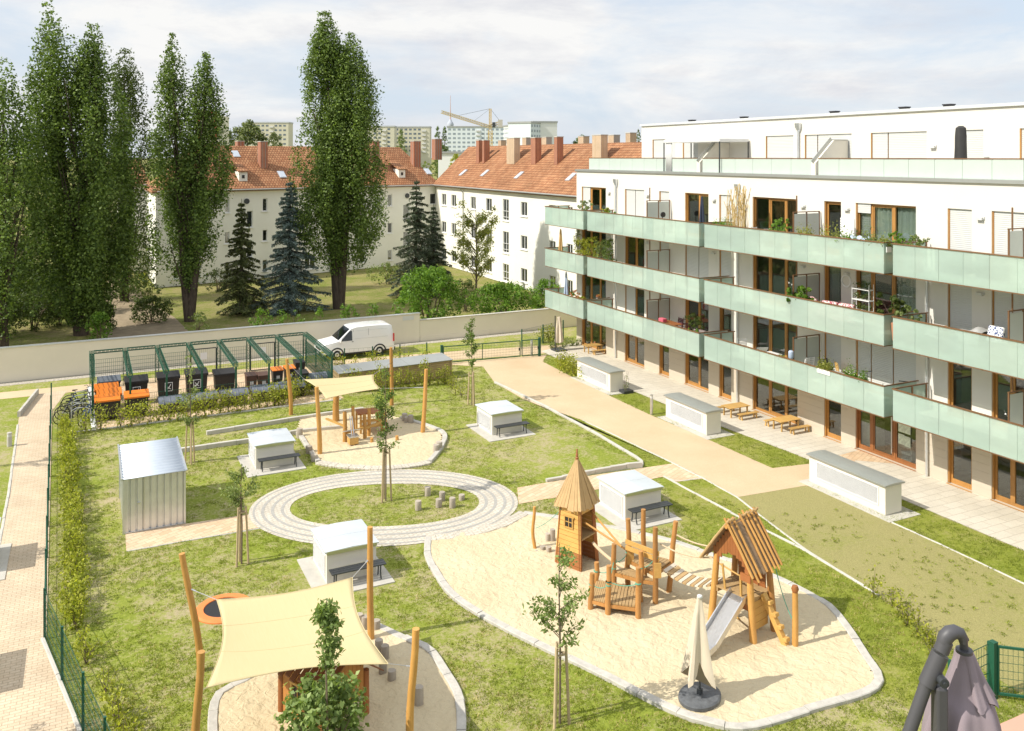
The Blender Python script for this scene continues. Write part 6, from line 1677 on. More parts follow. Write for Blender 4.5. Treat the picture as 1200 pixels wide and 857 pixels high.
m = MB(); q = L_(1105,799,D0-.06); m.cyl(q+Vector((0,-.02,0)),q+Vector((0,.06,0)),5.5*k1,n=18); m.cyl(q+Vector((0,-.03,0)),q+Vector((0,-.019,0)),2.2*k1,n=10); m.build('hinge', darkmet, um, smooth=True)
m = MB(); m.tube([L_(1129,750,D0+.05),L_(1130,762,D0+.05)],[4.5*k1,5*k1],14); m.tube([L_(1130,761,D0+.05),L_(1130,764.5,D0+.05)],[9.5*k1,9.5*k1],18); m.tube([L_(1124,749.5,D0),L_(1135,749.5,D0)],1.8*k1,8); m.build('top_hub', pipegrey, um, smooth=True)
top = L_(1130,764,D0+.12)
def mauve_cone(m, prof, n, ph, amp, dx):
    """prof: (depth below the hub, radius)"""
    rr = []
    for j in range(17):
        s = j/16*(len(prof)-1); k = min(int(s),len(prof)-2); f = s-k
        dz = prof[k][0]*(1-f)+prof[k+1][0]*f; r0 = prof[k][1]*(1-f)+prof[k+1][1]*f; q = j/16; row = []
        for i in range(120):
            a = 2*PI*i/120; wv = math.sin(n*a+ph+.5*math.sin(2*a)); r = r0*(1+amp*(.15+.85*q)*wv+.05*q*math.sin(2*n*a+1))
            row.append((top.x+dx*dz+r*math.cos(a), top.y+r*math.sin(a), top.z-dz-.025*q*max(0,wv)))
        rr.append(row)
    m.loft(rr)
m = MB(); mauve_cone(m, ((0,.048),(.06,.064),(.15,.09),(.225,.118)), 7, .4, .20, .15); m.build('canopy_valance', mauve, um, smooth=True)
m = MB(); mauve_cone(m, ((.01,.045),(.20,.10),(.26,.145),(.42,.185),(.8,.21),(1.5,.16)), 6, 1.3, .22, -.02); m.build('canopy', mauve, um, smooth=True)
m = MB(); m.bx(c.x-.45,c.x+.45,c.y-.4,c.y+.5,0.001,.10); m.build('base_plate', darkmet, um)
# ================================================================ PLAYGROUND
def wobble_post(name, p, q, r, mat, label, cat, group=None, bend=.06, attach=None):
    b = Vector((p.x,p.y,0)); t = thing(name, b, label, cat, group); d = Vector(q)-b; m = MB()
    s = Vector((random.uniform(-1,1),random.uniform(-1,1),0))*bend; pts = []; rs = []
    for i in range(8):
        k = i/7; pts.append(d*k+s*math.sin(k*PI*1.5)+Vector((0,0,-.15 if i == 0 else 0))); rs.append(r*(1.08-.22*k)*(1+random.uniform(-.05,.05)))
    m.tube(pts, rs, 14); m.build('post', mat, t, smooth=True); return t
random.seed(77)
PG = 'crooked robinia posts of the shade sails'
PB = {'p1':(G(236,786),onY(215,649,22.7)),'p2':(G(435,750),onY(433,617,22.15)),'p3':(G(483,908),None),'p4':(G(231,943),None),'q1':(G(375,533),onY(371.5,454,36.9)),'q2':(G(459,475),onY(458.5,407,42.6)),'q3':(G(495,508),onY(500,433,37.7)),'q4':(G(341,486),onY(337,421,43.3))}
for k in ('p3','p4'):
    b = PB[k][0]; PB[k] = (b, Vector((b.x+.02,b.y,3.0)))
LB = {'p1':'leaning post left of the trampoline, rear left corner of the big sail','p2':'post between vent box and stumps, rear right corner of the big sail','p3':'post at the right side of the near pit, front right corner of the big sail','p4':'shorter looking post at the bottom edge, front left corner of the big sail','q1':'post in the far pit, front left corner of the small sail','q2':'post beside the wooden bin house, rear right corner of the small sail','q3':'post at the right rim of the far pit, front right corner of the small sail','q4':'post in the bin hedge, rear left corner of the small sail'}
for k,(b,t_) in PB.items(): wobble_post('sail_post', b, t_, .085 if k[0] == 'p' else .095, robinia, LB[k], 'post', PG)
def sail(name, cor, att, label, sag=.10, pull=.13):
    c0 = sum(cor, Vector())/4; b = Vector((c0.x,c0.y,c0.z)); t = thing(name, b, label, 'shade sail'); cor = [c-b for c in cor]; att = [a-b for a in att]
    def fn(u, v):
        p = (cor[0]*(1-u)+cor[1]*u)*(1-v)+(cor[3]*(1-u)+cor[2]*u)*v
        c = (cor[0]+cor[1]+cor[2]+cor[3])/4
        eu = 4*u*(1-u); ev = 4*v*(1-v)
        bu = abs(2*v-1); bv = abs(2*u-1)
        k = pull*(eu*bu**2.2+ev*bv**2.2)
        p = p+(c-p)*k
        p.z -= sag*eu*ev
        return p
    m = MB(); m.grid(fn, 28, 28); s = m.build('canopy', sailM, t, smooth=True, solid=.004)
    m = MB(); N = 40
    for f in (lambda q:fn(q,0),lambda q:fn(1,q),lambda q:fn(1-q,1),lambda q:fn(0,1-q)): m.tube([f(i/N) for i in range(N+1)],.010,5)
    m.build('hem', sailM, s, smooth=True)
    for vv in (.34,.67):
        m = MB(); m.tube([fn(i/N,vv)+Vector((0,0,.004)) for i in range(N+1)],.006,4); m.build('seam', sailM, s, smooth=True)
    for c,a in zip(cor, att):
        m = MB(); m.tube([c,(c+a)/2,a],.009,5); m.cyl(c.lerp(a,.75),a,.018,n=6); m.build('tension_rope', steel, t)
def on_post(k, z): b,t_ = PB[k]; return b.lerp(t_, z/t_.z)
cz_ = 2.12
sail('shade_sail', [atD(254,703,21.25),atD(413,677,22.3),atD(455,778,18.4),atD(242,806,17.45)], [on_post('p1',2.1),on_post('p2',2.17),on_post('p3',2.22),on_post('p4',2.2)], 'large cream shade sail stretched over the near sand pit')
def solve_sail(x, y, z): return G(x, y, z)
sail('shade_sail', [G(357,445,2.35),G(438,439,2.2),G(446,455.5,2.2),G(382,467.5,2.2)], [on_post('q4',2.55),on_post('q2',2.2),on_post('q3',2.1),on_post('q1',2.45)], 'small cream shade sail over the far sand pit', sag=.06, pull=.10)

# trampoline let into the lawn
tr = thing('trampoline', TRAMP, 'round in-ground trampoline with an orange rim in the lawn', 'trampoline')
m = MB(); m.lathe([(.55,.03),(.56,.07),(.75,.075),(.80,.03),(.80,-.02)],40); m.f = m.f[:-2]; m.m = m.m[:-2]; m.build('rim', orangeEP, tr, smooth=True)
m = MB(); m.lathe([(.01,.02),(.55,.045)],40); m.build('jumping_mat', rubber, tr)

# stumps
def stump(p, h, r, label, grp):
    t = thing('log_stump', Vector((p.x,p.y,0)), label, 'stump', grp); m = MB(); rr = []
    for z,k in ((-.05,1.0),(h*.5,.98+random.uniform(-.03,.03)),(h-.01,.97),(h,.93)): rr.append([(r*k*(1+.06*math.sin(3*a+h*9))*math.cos(a),r*k*(1+.06*math.sin(3*a+h*9))*math.sin(a),z) for a in [2*PI*i/18 for i in range(18)]])
    m.loft(rr); m.build('log', greywood, t, smooth=True)
ST = [('grey log stumps on the oval grass island',.115,[(490,598,.34,'leftmost stump on the grass island'),(501,581,.33,'rear stump on the grass island'),(514,594.5,.30,'front middle stump on the grass island'),(518,587,.33,'middle stump on the grass island'),(530,595,.36,'tallest stump on the grass island'),(541,586,.20,'shortest stump at the right of the grass island')]),
 ('grey log stumps in the near sand pit',.105,[(421,738,.42,'stump behind the sail edge beside the post'),(428,739,.38,'stump left of the rear right sail post'),(441,739,.28,'stump right of the rear right sail post'),(444,768,.40,'rear stump of the pair in the near pit'),(451,774,.38,'front stump of the pair in the near pit'),(448.5,791,.32,'low stump nearer the play house'),(459,799,.28,'lowest stump in the middle of the near pit'),(491,827,.44,'stump behind the front right sail post')]),
 ('log stumps by the wooden tower',.09,[(630,648,.06,'lowest stump step by the tower'),(636,646,.16,'second stump step by the tower'),(643,649,.22,'third stump step by the tower'),(642,636,.30,'fourth stump step by the tower'),(647.5,636,.44,'tallest stump step leaning against the tower')]),
 ('log stumps at the rim of the far sand pit',.14,[(474,494,.38,'leftmost of three stumps at the back of the far pit'),(477,496,.3,'lower one of three stumps at the back of the far pit'),(481,496.5,.40,'right one of three stumps at the back of the far pit'),(511,531,.36,'front stump on the right rim of the far pit'),(514.5,528,.38,'rear stump on the right rim of the far pit'),(351,513,.42,'tall stump on the left rim of the far pit'),(362,531,.30,'stump at the front left rim of the far pit'),(368,540,.25,'low stump near the ring on the far pit rim')])]
for grp,r,L in ST:
    for x,y,h,l in L: stump(G(x,y),h,r,l,grp)

# wooden tower
TWc = V(13.80,23.55); ang = math.atan2(-.94,.42)
tw = thing('play_tower', TWc, 'wooden play tower with a pointed shingle roof in the large sand pit', 'play tower', rz=ang)
hw0, hw1, TH = .50, .385, 1.98
def tside(sgn_axis, z): return hw0+(hw1-hw0)*z/TH
m = MB()
# local x runs along the wide front; faces at y=+/- ; openings on the +x... front boards
def board_wall(m, face, z0, z1, n, gap=.006):
    for i in range(n):
        a = z0+(z1-z0)*i/n+gap; b = z0+(z1-z0)*(i+1)/n-gap
        wa, wb = tside(0,a), tside(0,b); o = .03
        if face == 'f': vs = [(-wa,-wa,a),(wa,-wa,a),(wb,-wb,b),(-wb,-wb,b),(-wa,-wa+o,a),(wa,-wa+o,a),(wb,-wb+o,b),(-wb,-wb+o,b)]
        if face == 'l': vs = [(-wa,wa,a),(-wa,-wa+.031,a),(-wb,-wb+.031,b),(-wb,wb,b),(-wa+o,wa,a),(-wa+o,-wa+.031,a),(-wb+o,-wb+.031,b),(-wb+o,wb,b)]
        if face == 'b': vs = [(wa,wa,a),(-wa,wa,a),(-wb,wb,b),(wb,wb,b),(wa,wa-o,a),(-wa+.031,wa-o,a),(-wb+.031,wb-o,b),(wb,wb-o,b)]
        if face == 'r': vs = [(wa,-wa+.031,a),(wa,wa-.031,a),(wb,wb-.031,b),(wb,-wb+.031,b),(wa-o,-wa+.031,a),(wa-o,wa-.031,a),(wb-o,wb-.031,b),(wb-o,-wb+.031,b)]
        m.add(vs, [(0,1,2,3),(7,6,5,4),(0,4,5,1),(1,5,6,2),(2,6,7,3),(3,7,4,0)])
board_wall(m,'f',.02,.55,4); board_wall(m,'l',.02,.55,4); board_wall(m,'b',.02,.55,4)
m.build('lower_boards', redwoodX, tw)
m = MB(); board_wall(m,'f',.55,TH,10); m2 = MB(); board_wall(m2,'l',.55,TH,10); board_wall(m2,'b',.55,TH,10); board_wall(m2,'r',1.70,TH,2)
m.build('front_boards', yellowB, tw); m2.build('side_boards', yellowB, tw)
for sx in (-1,1):
    for sy in (-1,1):
        p = MB(); p.beam((sx*(hw0-.05),sy*(hw0-.05),-.1),(sx*(hw1-.04),sy*(hw1-.04),TH),.10,.10); p.build('corner_post', redwood, tw)
m = MB(); m.bx(-.44,.44,-.44,.44,.93,.97); m.build('deck', shingle, tw)
m = MB(); zc = 1.42; w_ = tside(0,zc); y = -w_-.012
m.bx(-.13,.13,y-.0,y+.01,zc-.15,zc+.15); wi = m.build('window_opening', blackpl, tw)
m = MB()
for q in ((-.17,.17,zc-.19,zc-.151),(-.20,.20,zc+.151,zc+.19),(-.17,-.131,zc-.15,zc+.15),(.131,.17,zc-.15,zc+.15)): m.bx(q[0],q[1],y-.03,y+.005,q[2],q[3])
m.bx(-.012,.012,y-.015,y-.001,zc-.15,zc+.15); m.bx(-.13,-.013,y-.015,y-.001,zc-.012,zc+.012); m.bx(.013,.13,y-.015,y-.001,zc-.012,zc+.012); m.build('window_frame', yellowB, wi)
m = MB(); ap = Vector((0,0,3.28)); rw = .52; nb_ = 8
for s in range(4):
    a = Matrix.Rotation(s*PI/2,3,'Z')
    for i in range(nb_):
        u0 = -1+2*i/nb_+.012; u1 = -1+2*(i+1)/nb_-.012; dz = random.uniform(-.05,.05); o = random.uniform(0,.018)
        p0 = Vector((u0*rw,-rw-o,1.86+dz)); p1 = Vector((u1*rw,-rw-o,1.86+dz)); t0 = Vector((u0*.03,-.03-o,3.26)); t1 = Vector((u1*.03,-.03-o,3.26))
        n = Vector((0,.85,.36)).normalized()*-.022
        vs = [a@p for p in (p0,p1,t1,t0)]+[a@(p-n) for p in (p0,p1,t1,t0)]
        m.add(vs, [(0,1,2,3),(7,6,5,4),(0,4,5,1),(1,5,6,2),(2,6,7,3),(3,7,4,0)])
m.add([(-rw*.93,-rw*.93,1.93),(rw*.93,-rw*.93,1.93),(rw*.93,rw*.93,1.93),(-rw*.93,rw*.93,1.93),(0,0,3.22)],[(0,1,4),(1,2,4),(2,3,4),(3,0,4),(3,2,1,0)])
ro = m.build('roof', shingle, tw)
m = MB(); m.lathe([(.05,3.24),(.055,3.30),(.03,3.33),(.05,3.38),(.03,3.42),(.025,3.55),(.01,3.57)],12); m.build('finial', redwood, ro, smooth=True)
wobble_post('rope_post', G(628,645), G(628,645)+V(-.1,.05,1.42), .055, robinia, 'thin post left of the wooden tower holding a green rope', 'post')
def ropes(name, p, q, r, mat, label, sag=.08, cat='rope', wood_=False):
    p = Vector(p); q = Vector(q); t = thing(name, p, label, cat); m = MB()
    m.tube([(q-p)*(i/12)-Vector((0,0,sag*4*(i/12)*(1-i/12))) for i in range(13)], r, 8); m.build('strand' if not wood_ else 'pole', mat, t, smooth=True)
def atb(base, y): # height above a ground mark
    b = G(*base); return onP(base[0], y, b, Vector((sn,cs,0)))
ropes('rope', atb((628,645),619), TWc+V(-.5,.1,1.75), .009, ropeG, 'green rope between the thin post and the wooden tower')

# climbing platforms: one built thing
PP = {'A':((692,716),(694,672)),'B':((699,694),(699,659)),'C':((712.7,721.6),(713.5,663)),'D':((718.5,697),(719.7,637.5)),'E':((748,726.5),(748,665)),'F':((751,706),(751,646)),'G':((736.7,692),(736,608)),'H':((768,709),(768,618)),'I':((755,685),(754,597)),'J':((783,694.7),(792,611))}
pc = G(735,690); cp_ = thing('climbing_platform', pc, 'group of wooden climbing platforms at three heights with crooked posts and ropes', 'climbing frame')
PPW = {}
for k,(b,t_) in PP.items():
    B = G(*b); T = onP(t_[0],t_[1],B,Vector((sn,cs,0))); PPW[k] = (B-pc,T-pc); B = B-pc; T = T-pc
    m = MB(); s = Vector((random.uniform(-.04,.04),random.uniform(-.04,.04),0)); m.tube([B-V(0,0,.15),B.lerp(T,.3)+s,B.lerp(T,.65)-s*.6,T],[.082,.078,.074,.068],14); m.build('post', postwood, cp_, smooth=True)
def pz(k, z): B,T = PPW[k]; r = B.lerp(T, z/max(.05,T.z)); r.z = z; return r
def deck(ks, z, name='deck', n=9, extra=()):
    P = [pz(k,z) if isinstance(k,str) else Vector(k) for k in ks]; m = MB(); a,b,c,d = P
    for i in range(n):
        u0,u1 = i/n+.008,(i+1)/n-.008
        q = [a.lerp(b,u0),a.lerp(b,u1),d.lerp(c,u1),d.lerp(c,u0)]; vs = [tuple(v) for v in q]+[(v.x,v.y,v.z-.045) for v in q]
        m.add(vs,[(0,1,2,3),(7,6,5,4),(0,4,5,1),(1,5,6,2),(2,6,7,3),(3,7,4,0)])
    m.build(name, shingle, cp_)
    m = MB()
    for p,q in ((a,b),(b,c),(c,d),(d,a)): m.beam((p.x,p.y,z-.10),(q.x,q.y,z-.10),.05,.09)
    m.build('deck_beam', postwood, cp_)
deck(['A','C','D','B'],.36); deck(['C','E','F','D'],.37); deck(['D','F','H','G'],.70); deck(['G','H','J','I'],.95)
m = MB(); g0,h0 = pz('G',1.40),pz('H',1.42)
for z0,z1,o in ((1.50,1.47,-.09),(1.33,1.30,-.09)): m.beam(g0+V(-.15,o,z0-1.40),h0+V(.06,o,z1-1.42),.035,.13,up=(0,0,1))
m.build('cross_board', yellowB, cp_)
for k in ('G','H'): p = pz(k,1.1); m = MB(); m.box((p.x-.0,p.y-.11,1.02),(.20,.04,.42),rz=-YAW); m.build('pad_board', yellowB, cp_)
for i,(a,za,b,zb) in enumerate((('A',.75,'C',.85),('B',.62,'D',.78),('C',.95,'E',1.0),('D',.95,'G',1.12),('F',1.0,'H',1.35),('C',.95,'D',1.0))):
    m = MB(); p,q = pz(a,za),pz(b,zb); m.tube([p.lerp(q,j/8)-V(0,0,.10*4*(j/8)*(1-j/8)) for j in range(9)],.011,6)
    for e in (p,q): m.cyl(e-V(0,0,.012),e+V(0,0,.012),.086,n=10)
    m.build('rope', ropeG, cp_, smooth=True)
# beams, rails and rope between tower, platform and hut
ropes('climbing_rope', TWc+V(.25,-.55,.80), pc+pz('G',.62), .048, ropeM, 'thick twisted rope spanning from the tower to the platforms', .10)
ropes('hand_rail', TWc+V(.42,-.10,1.62), pc+pz('I',.0)+V(-.9,-.15,1.35), .03, robinia, 'upper wooden handrail between tower and platforms', 0, 'handrail', True)
ropes('hand_rail', TWc+V(.0,-.5,1.45), pc+pz('G',1.15), .03, robinia, 'lower wooden handrail between tower and platforms', 0, 'handrail', True)

# hut with slide
HUc = V(15.92,18.36); hu = thing('play_hut', HUc, 'wooden play hut on posts with a steep pole-covered roof', 'play hut', rz=R(13))
hx, hy = .42, .52
for x,y in ((-hx,-hy),(-hx,hy),(hx,-hy),(hx,hy)):
    m = MB(); m.tube([(x*1.12,y*1.34,-.15),(x*1.06,y*1.16,.9),(x,y,1.95)],[.10,.092,.08],14); m.build('post', postwood if x > 0 else robinia, hu, smooth=True)
m = MB()
for i in range(8): a = -hx-.06+(2*hx+.12)*i/8; m.bx(a+.006,a+(2*hx+.12)/8-.006,-hy-.05,hy+.05,1.06,1.10)
m.bx(-hx-.04,hx+.04,-hy,-hy+.06,.94,1.055); m.bx(-hx-.04,hx+.04,hy-.06,hy,.94,1.055); m.build('deck', shingle, hu)
m = MB()
for i in range(8): m.bx(hx-.01,hx+.02,-hy+.08,hy-.08,.25+i*.19+.005,.25+(i+1)*.19-.005)
m.build('back_boards', redwood, hu)
m = MB()
for i in range(4): m.bx(-.2,hx-.03,-hy-.012,-hy+.014,.20+i*.19+.005,.20+(i+1)*.19-.005)
m.build('side_boards', yellowB, hu)
RZ, EZ, EY = 3.0, 1.86, .80
m = MB(); mb2 = MB(); n = 13
for i in range(n):
    y0 = -hy-.08+(2*hy+.16)*i/n; y1 = y0+(2*hy+.16)/n-.006; ym = (y0+y1)/2
    zt_ = 2.92-abs(ym)*1.38; zb_ = 1.70+.40*max(0,1-(ym/.46)**2)**.6+(.03 if i%2 else 0)
    if zb_ > zt_-.05: continue
    m.bx(-hx-.06,-hx-.03,y0,y1,zb_,zt_); mb2.bx(hx+.03,hx+.06,y0,y1,zb_,zt_)
m.build('gable_boards', redwood, hu); mb2.build('gable_boards', redwood, hu)
m = MB()
for s in (-1,1):
    for i in range(9):
        a = -hx-.26+(2*hx+.44)*i/9; b = a+(2*hx+.44)/9-.008; dz = random.uniform(-.03,.03)
        p = [(a,s*(EY+dz),EZ-dz*1.2),(b,s*(EY+dz),EZ-dz*1.2),(b,0,RZ-.02),(a,0,RZ-.02)]; q = [(x,y,z-.025) for x,y,z in p]
        m.add(p+q,[(0,1,2,3),(7,6,5,4),(0,4,5,1),(1,5,6,2),(2,6,7,3),(3,7,4,0)])
ro = m.build('roof', W_('dark_weathered_boards',(.26,.17,.10),.75,.25,5,(.3,1,1)), hu)
for s in (-1,1):
    for a in (-hx-.27,-hx-.15,-hx+.02,-.06,.10,.24,hx,hx+.14):
        e = random.uniform(.02,.12); f = random.uniform(.03,.10)
        m = MB(); m.tube([(a+random.uniform(-.03,.03),s*(EY+e),EZ-e*1.4+.035),(a,s*.4,RZ-.57+.035),(a+random.uniform(-.03,.03),-s*f,RZ+f*1.0+.03)],[.034,.036,.032],8); m.build('roof_pole', shingle if s > 0 else robinia, ro, smooth=True)
m = MB(); m.cyl((-hx-.30,0,RZ-.10),(hx+.22,0,RZ-.10),.05,n=10); m.build('ridge_beam', robinia, hu, smooth=True)
m = MB(); m.beam((-hx-.07,-hy-.1,1.66),(-hx-.07,-hy+.22,1.66),.05,.2); m.cyl((-hx-.10,-hy,1.85),(-hx-.02,-hy,1.85),.08,n=12); m.build('corner_bracket', redwood, hu)
m = MB(); m.cyl((-hx-.02,-hy+.3,1.62),(-hx-.02,hy-.1,1.70),.022,n=8); m.beam((-hx-.02,hy-.28,1.1),(-hx-.05,hy-.22,1.75),.05,.05); m.beam((-hx-.02,-hy+.24,1.1),(-hx-.02,-hy+.26,1.65),.05,.05); m.build('rail', yellowB, hu)
m = MB(); sy = -.23; pts = [(-hx-.03,1.10),(-hx-.22,1.02),(-1.75,.26),(-2.02,.20),(-2.12,.20)]
for a,b in zip(pts,pts[1:]):
    m.add([(a[0],sy-.24,a[1]),(a[0],sy+.24,a[1]),(b[0],sy+.24,b[1]),(b[0],sy-.24,b[1])],[(0,1,2,3),(3,2,1,0)])
m2 = MB()
for s in (-1,1):
    for a,b in zip(pts,pts[1:]): m2.beam((a[0],sy+s*.255,a[1]+.05),(b[0],sy+s*.255,b[1]+.05),.03,.16)
m2.beam((-2.0,sy-.2,0),(-2.0,sy-.2,.18),.05,.05); m2.beam((-2.0,sy+.2,0),(-2.0,sy+.2,.18),.05,.05)
sl_ = m.build('slide', W_('polished_slide_steel',(.72,.72,.72),.28,.03,2,metal=.6), hu, solid=.008); m2.build('slide_side', steel, sl_)
m = MB()
m.beam((0.1,-hy-.06,1.12),(.1,-hy-.80,-.05),.16,.14)
for i in range(4):
    q = .18+i*.22; m.box((.1,-hy-.06-.74*q-.07,1.12-1.17*q+.05),(.17,.15,.10),rx=R(-12))
m.build('notched_log_ladder', yellowB, hu, bevel=.015)
for i in range(3): m = MB(); m.cyl((hx-.3+.1*i,-.15,1.35+.13*i),(hx-.02,-.15+.1*i,1.5+.12*i),.018,n=6); m.build('climbing_rung', yellowB, hu, smooth=True)
for z in (.35,.62,.88): m = MB(); m.cyl((-.1,hy-.1,z),(-.35,-hy+.35,z+.05),.025,n=8); m.build('ladder_rung', yellowB, hu, smooth=True)
bp = thing('ball_post', G(931.7,758.5), 'straight post with a ball on top right of the play hut', 'post'); m = MB(); m.tube([(0,0,-.1),(.01,0,.8),(0,0,1.42)],[.082,.078,.072],14); m.build('post', robinia, bp, smooth=True)
m = MB(); m.lathe([(.01,1.41),(.07,1.43),(.098,1.51),(.07,1.59),(.01,1.61)],16); m.build('ball', redwood, bp, smooth=True)
ropes('rope', HUc+V(.55,-.6,1.95), G(931.7,758.5)+V(0,.0,.62), .011, ropeG, 'green rope hanging from the hut roof to the ball-topped post', .22)
# plank bridge
B0_ = pc+(pz('H',.93)+pz('J',.93))/2+V(.12,-.05,0); B1_ = HUc+V(-.25,.62,1.05)
br = thing('plank_bridge', B0_, 'suspended plank bridge between platforms and hut, alternate planks bleached', 'bridge'); d = B1_-B0_; dn = Vector((d.x,d.y,0)).normalized(); pn = Vector((-dn.y,dn.x,0)); NP = 13
for i in range(NP):
    k = (i+.5)/NP; c = d*k-V(0,0,.22*4*k*(1-k)); dz = (d.z/NP-.22*4*(1-2*k)/NP); M_ = Matrix.Translation(c) @ Matrix.Rotation(math.atan2(dn.y,dn.x),4,'Z') @ Matrix.Rotation(-math.atan2(dz,d.length/NP),4,'Y')
    m = MB(); m.bx(-d.length/NP*.40,d.length/NP*.40,-.30,.30,-.02,.02,0,M_); m.build('plank', (shingle if i%2 else W_('bleached_plank',(.62,.55,.44),.8,.1,5) if 'bleached_plank' not in MATS else MATS['bleached_plank']), br)
for s in (-1,1):
    m = MB(); m.tube([d*(i/12)-V(0,0,.22*4*(i/12)*(1-i/12)+.02)+pn*.24*s for i in range(13)],.014,6); m.build('cable', steel, br)
    m = MB(); m.tube([d*(i/12)-V(0,0,.12*4*(i/12)*(1-i/12))+pn*.42*s+V(0,0,.78) for i in range(13)],.022,6); m.build('hand_rope', ropeM, br, smooth=True)
# far pit play counter
q0 = G(425,512); fp = thing('sand_play_frame', q0, 'wooden sand play frame with posts, counter and bucket in the far pit', 'play frame')
def fpost2(b, t_, r, mat=robinia):
    B = G(*b); T = onP(t_[0],t_[1],B,Vector((sn,cs,0))); m = MB(); m.tube([B-q0-V(0,0,.1),(B+T)/2-q0+V(.02,.01,0),T-q0],[r,r*.95,r*.88],12); m.build('post', mat, fp, smooth=True); return B-q0,T-q0
p1 = fpost2((404,519.5),(404,483),.10); p2 = fpost2((414,519),(413.5,476.5),.085); p3 = fpost2((427.5,515.5),(427,486),.09); p4 = fpost2((432,512),(432.5,479),.085); p5 = fpost2((435.5,519.5),(435.5,513.5),.08); p6 = fpost2((465,517),(465,511),.08); p7 = fpost2((451,507),(451,483),.085)
wobble_post('tall_post', G(394,495), G(394,495)+V(0,0,1.75), .15, robinia, 'thick post at the back of the far pit under the small sail', 'post')
m = MB(); tb = G(430,505)-q0
def tpt(x, y, z): return G(x,y,z)-q0
T4 = [tpt(417,486,.95),tpt(440,483,.95),tpt(448,478,.95),tpt(425,479,.95)]
cT = sum(T4,Vector())/4
m.box((cT.x,cT.y,.93),(1.15,.85,.05),rz=R(-8)); m.build('counter_top', redwood, fp)
m = MB()
for dx in (-.5,.5):
    for dy in (-.35,.35): m.box((cT.x+dx,cT.y+dy,.45),(.09,.09,.90),rz=R(-8))
for z in (.35,.6): m.box((cT.x,cT.y-.36,z),(1.0,.04,.12),rz=R(-8)); m.box((cT.x+.48,cT.y,z),(.04,.7,.12),rz=R(-8))
m.build('counter_frame', yellowB, fp)
m = MB(); a,b = p1[0],p2[0]; m.beam((a.x,a.y,.45),(p3[0].x,p3[0].y,.55),.09,.09); m.beam((p3[0].x,p3[0].y,.5),(p7[0].x,p7[0].y,.55),.09,.09); m.beam((a.x,a.y,.75),(a.x-.5,a.y+1.3,.80),.08,.08); m.build('beam', yellowB, fp)
bk = (p1[0]+p2[0])/2+V(.05,-.45,0); m = MB(); m.bx(bk.x-.2,bk.x+.2,bk.y-.2,bk.y+.2,.12,.42); m.cyl((bk.x,bk.y-.1,0),(bk.x,bk.y-.1,.12),.07); m.build('sand_box', yellowB, fp)
m = MB(); m.bx(bk.x-.23,bk.x+.23,bk.y-.23,bk.y+.23,.421,.47); m.beam((bk.x-.05,bk.y,.47),(bk.x-.05,bk.y+.35,1.2),.03,.05); m.beam((bk.x+.05,bk.y,.47),(bk.x+.05,bk.y+.35,1.2),.03,.05); m.bx(bk.x-.4,bk.x+.4,bk.y+.2,bk.y+.24,.60,.64); m.build('bucket_lift', steel, fp)
# play house under the big sail
ph = thing('play_house', G(330,836.6), 'small red-brown wooden play house with a slatted roof under the big sail', 'play house', rz=R(25.5))
PW, PL = 1.15, 1.55
for x,y in ((0,0),(PW,0),(0,-PL),(PW,-PL)): m = MB(); m.tube([(x,y,-.1),(x,y,1.22 if x == 0 else 1.05)],[.085,.078],12); m.build('post', redwood, ph, smooth=True)
warm = wood('warm_board',(.42,.17,.04),(.58,.28,.08),.5)
m = MB()
for i in range(12): y0 = -PL+.09+(PL-.18)*i/12; m.bx(-.03,.0,y0+.003,y0+(PL-.18)/12-.003,.03,1.16)
w_ = m.build('side_wall', warm, ph)
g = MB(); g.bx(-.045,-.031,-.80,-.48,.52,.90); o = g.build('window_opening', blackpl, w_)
g = MB(); 
for q in ((-.86,-.42,.46,.519),(-.88,-.40,.901,.96),(-.86,-.801,.52,.90),(-.479,-.42,.52,.90)): g.bx(-.09,-.032,q[0],q[1],q[2],q[3])
g.bx(-.06,-.046,-.65,-.63,.52,.90); g.build('window_frame', yellowB, w_)
m = MB()
for i in range(9): x0 = .08+(PW-.16)*i/9; x1 = x0+(PW-.16)/9; m.bx(x0+.003,x1-.003,-PL-.02,-PL+.01,.55,1.12+.5*max(0,1-abs((x0+x1)/2-.52)/.62))
m.build('gable_wall', warm, ph)
m = MB(); rx_, rz_ = .52, 1.72
for i in range(10):
    y0 = -PL-.22+(PL+.42)*i/10; y1 = y0+(PL+.42)/10-.05; e = random.uniform(.92,1.04); f = random.uniform(.74,.82)
    for ex,dz in ((rx_+e, .78*e),(rx_-f, .70*f)):
        p = [(ex,y0,rz_-dz),(ex,y1,rz_-dz),(rx_,y1,rz_),(rx_,y0,rz_)]; q = [(x,y,z-.035) for x,y,z in p]
        m.add(p+q,[(0,1,2,3),(7,6,5,4),(0,4,5,1),(1,5,6,2),(2,6,7,3),(3,7,4,0)])
m.build('roof_slats', W_('dark_red_roof_slat',(.22,.085,.04),.6,.25,6,(.1,1,1)), ph)
m = MB(); m.cyl((rx_,-PL-.3,rz_-.06),(rx_,.32,rz_-.06),.055,n=12); m.build('ridge_log', robinia, ph, smooth=True)
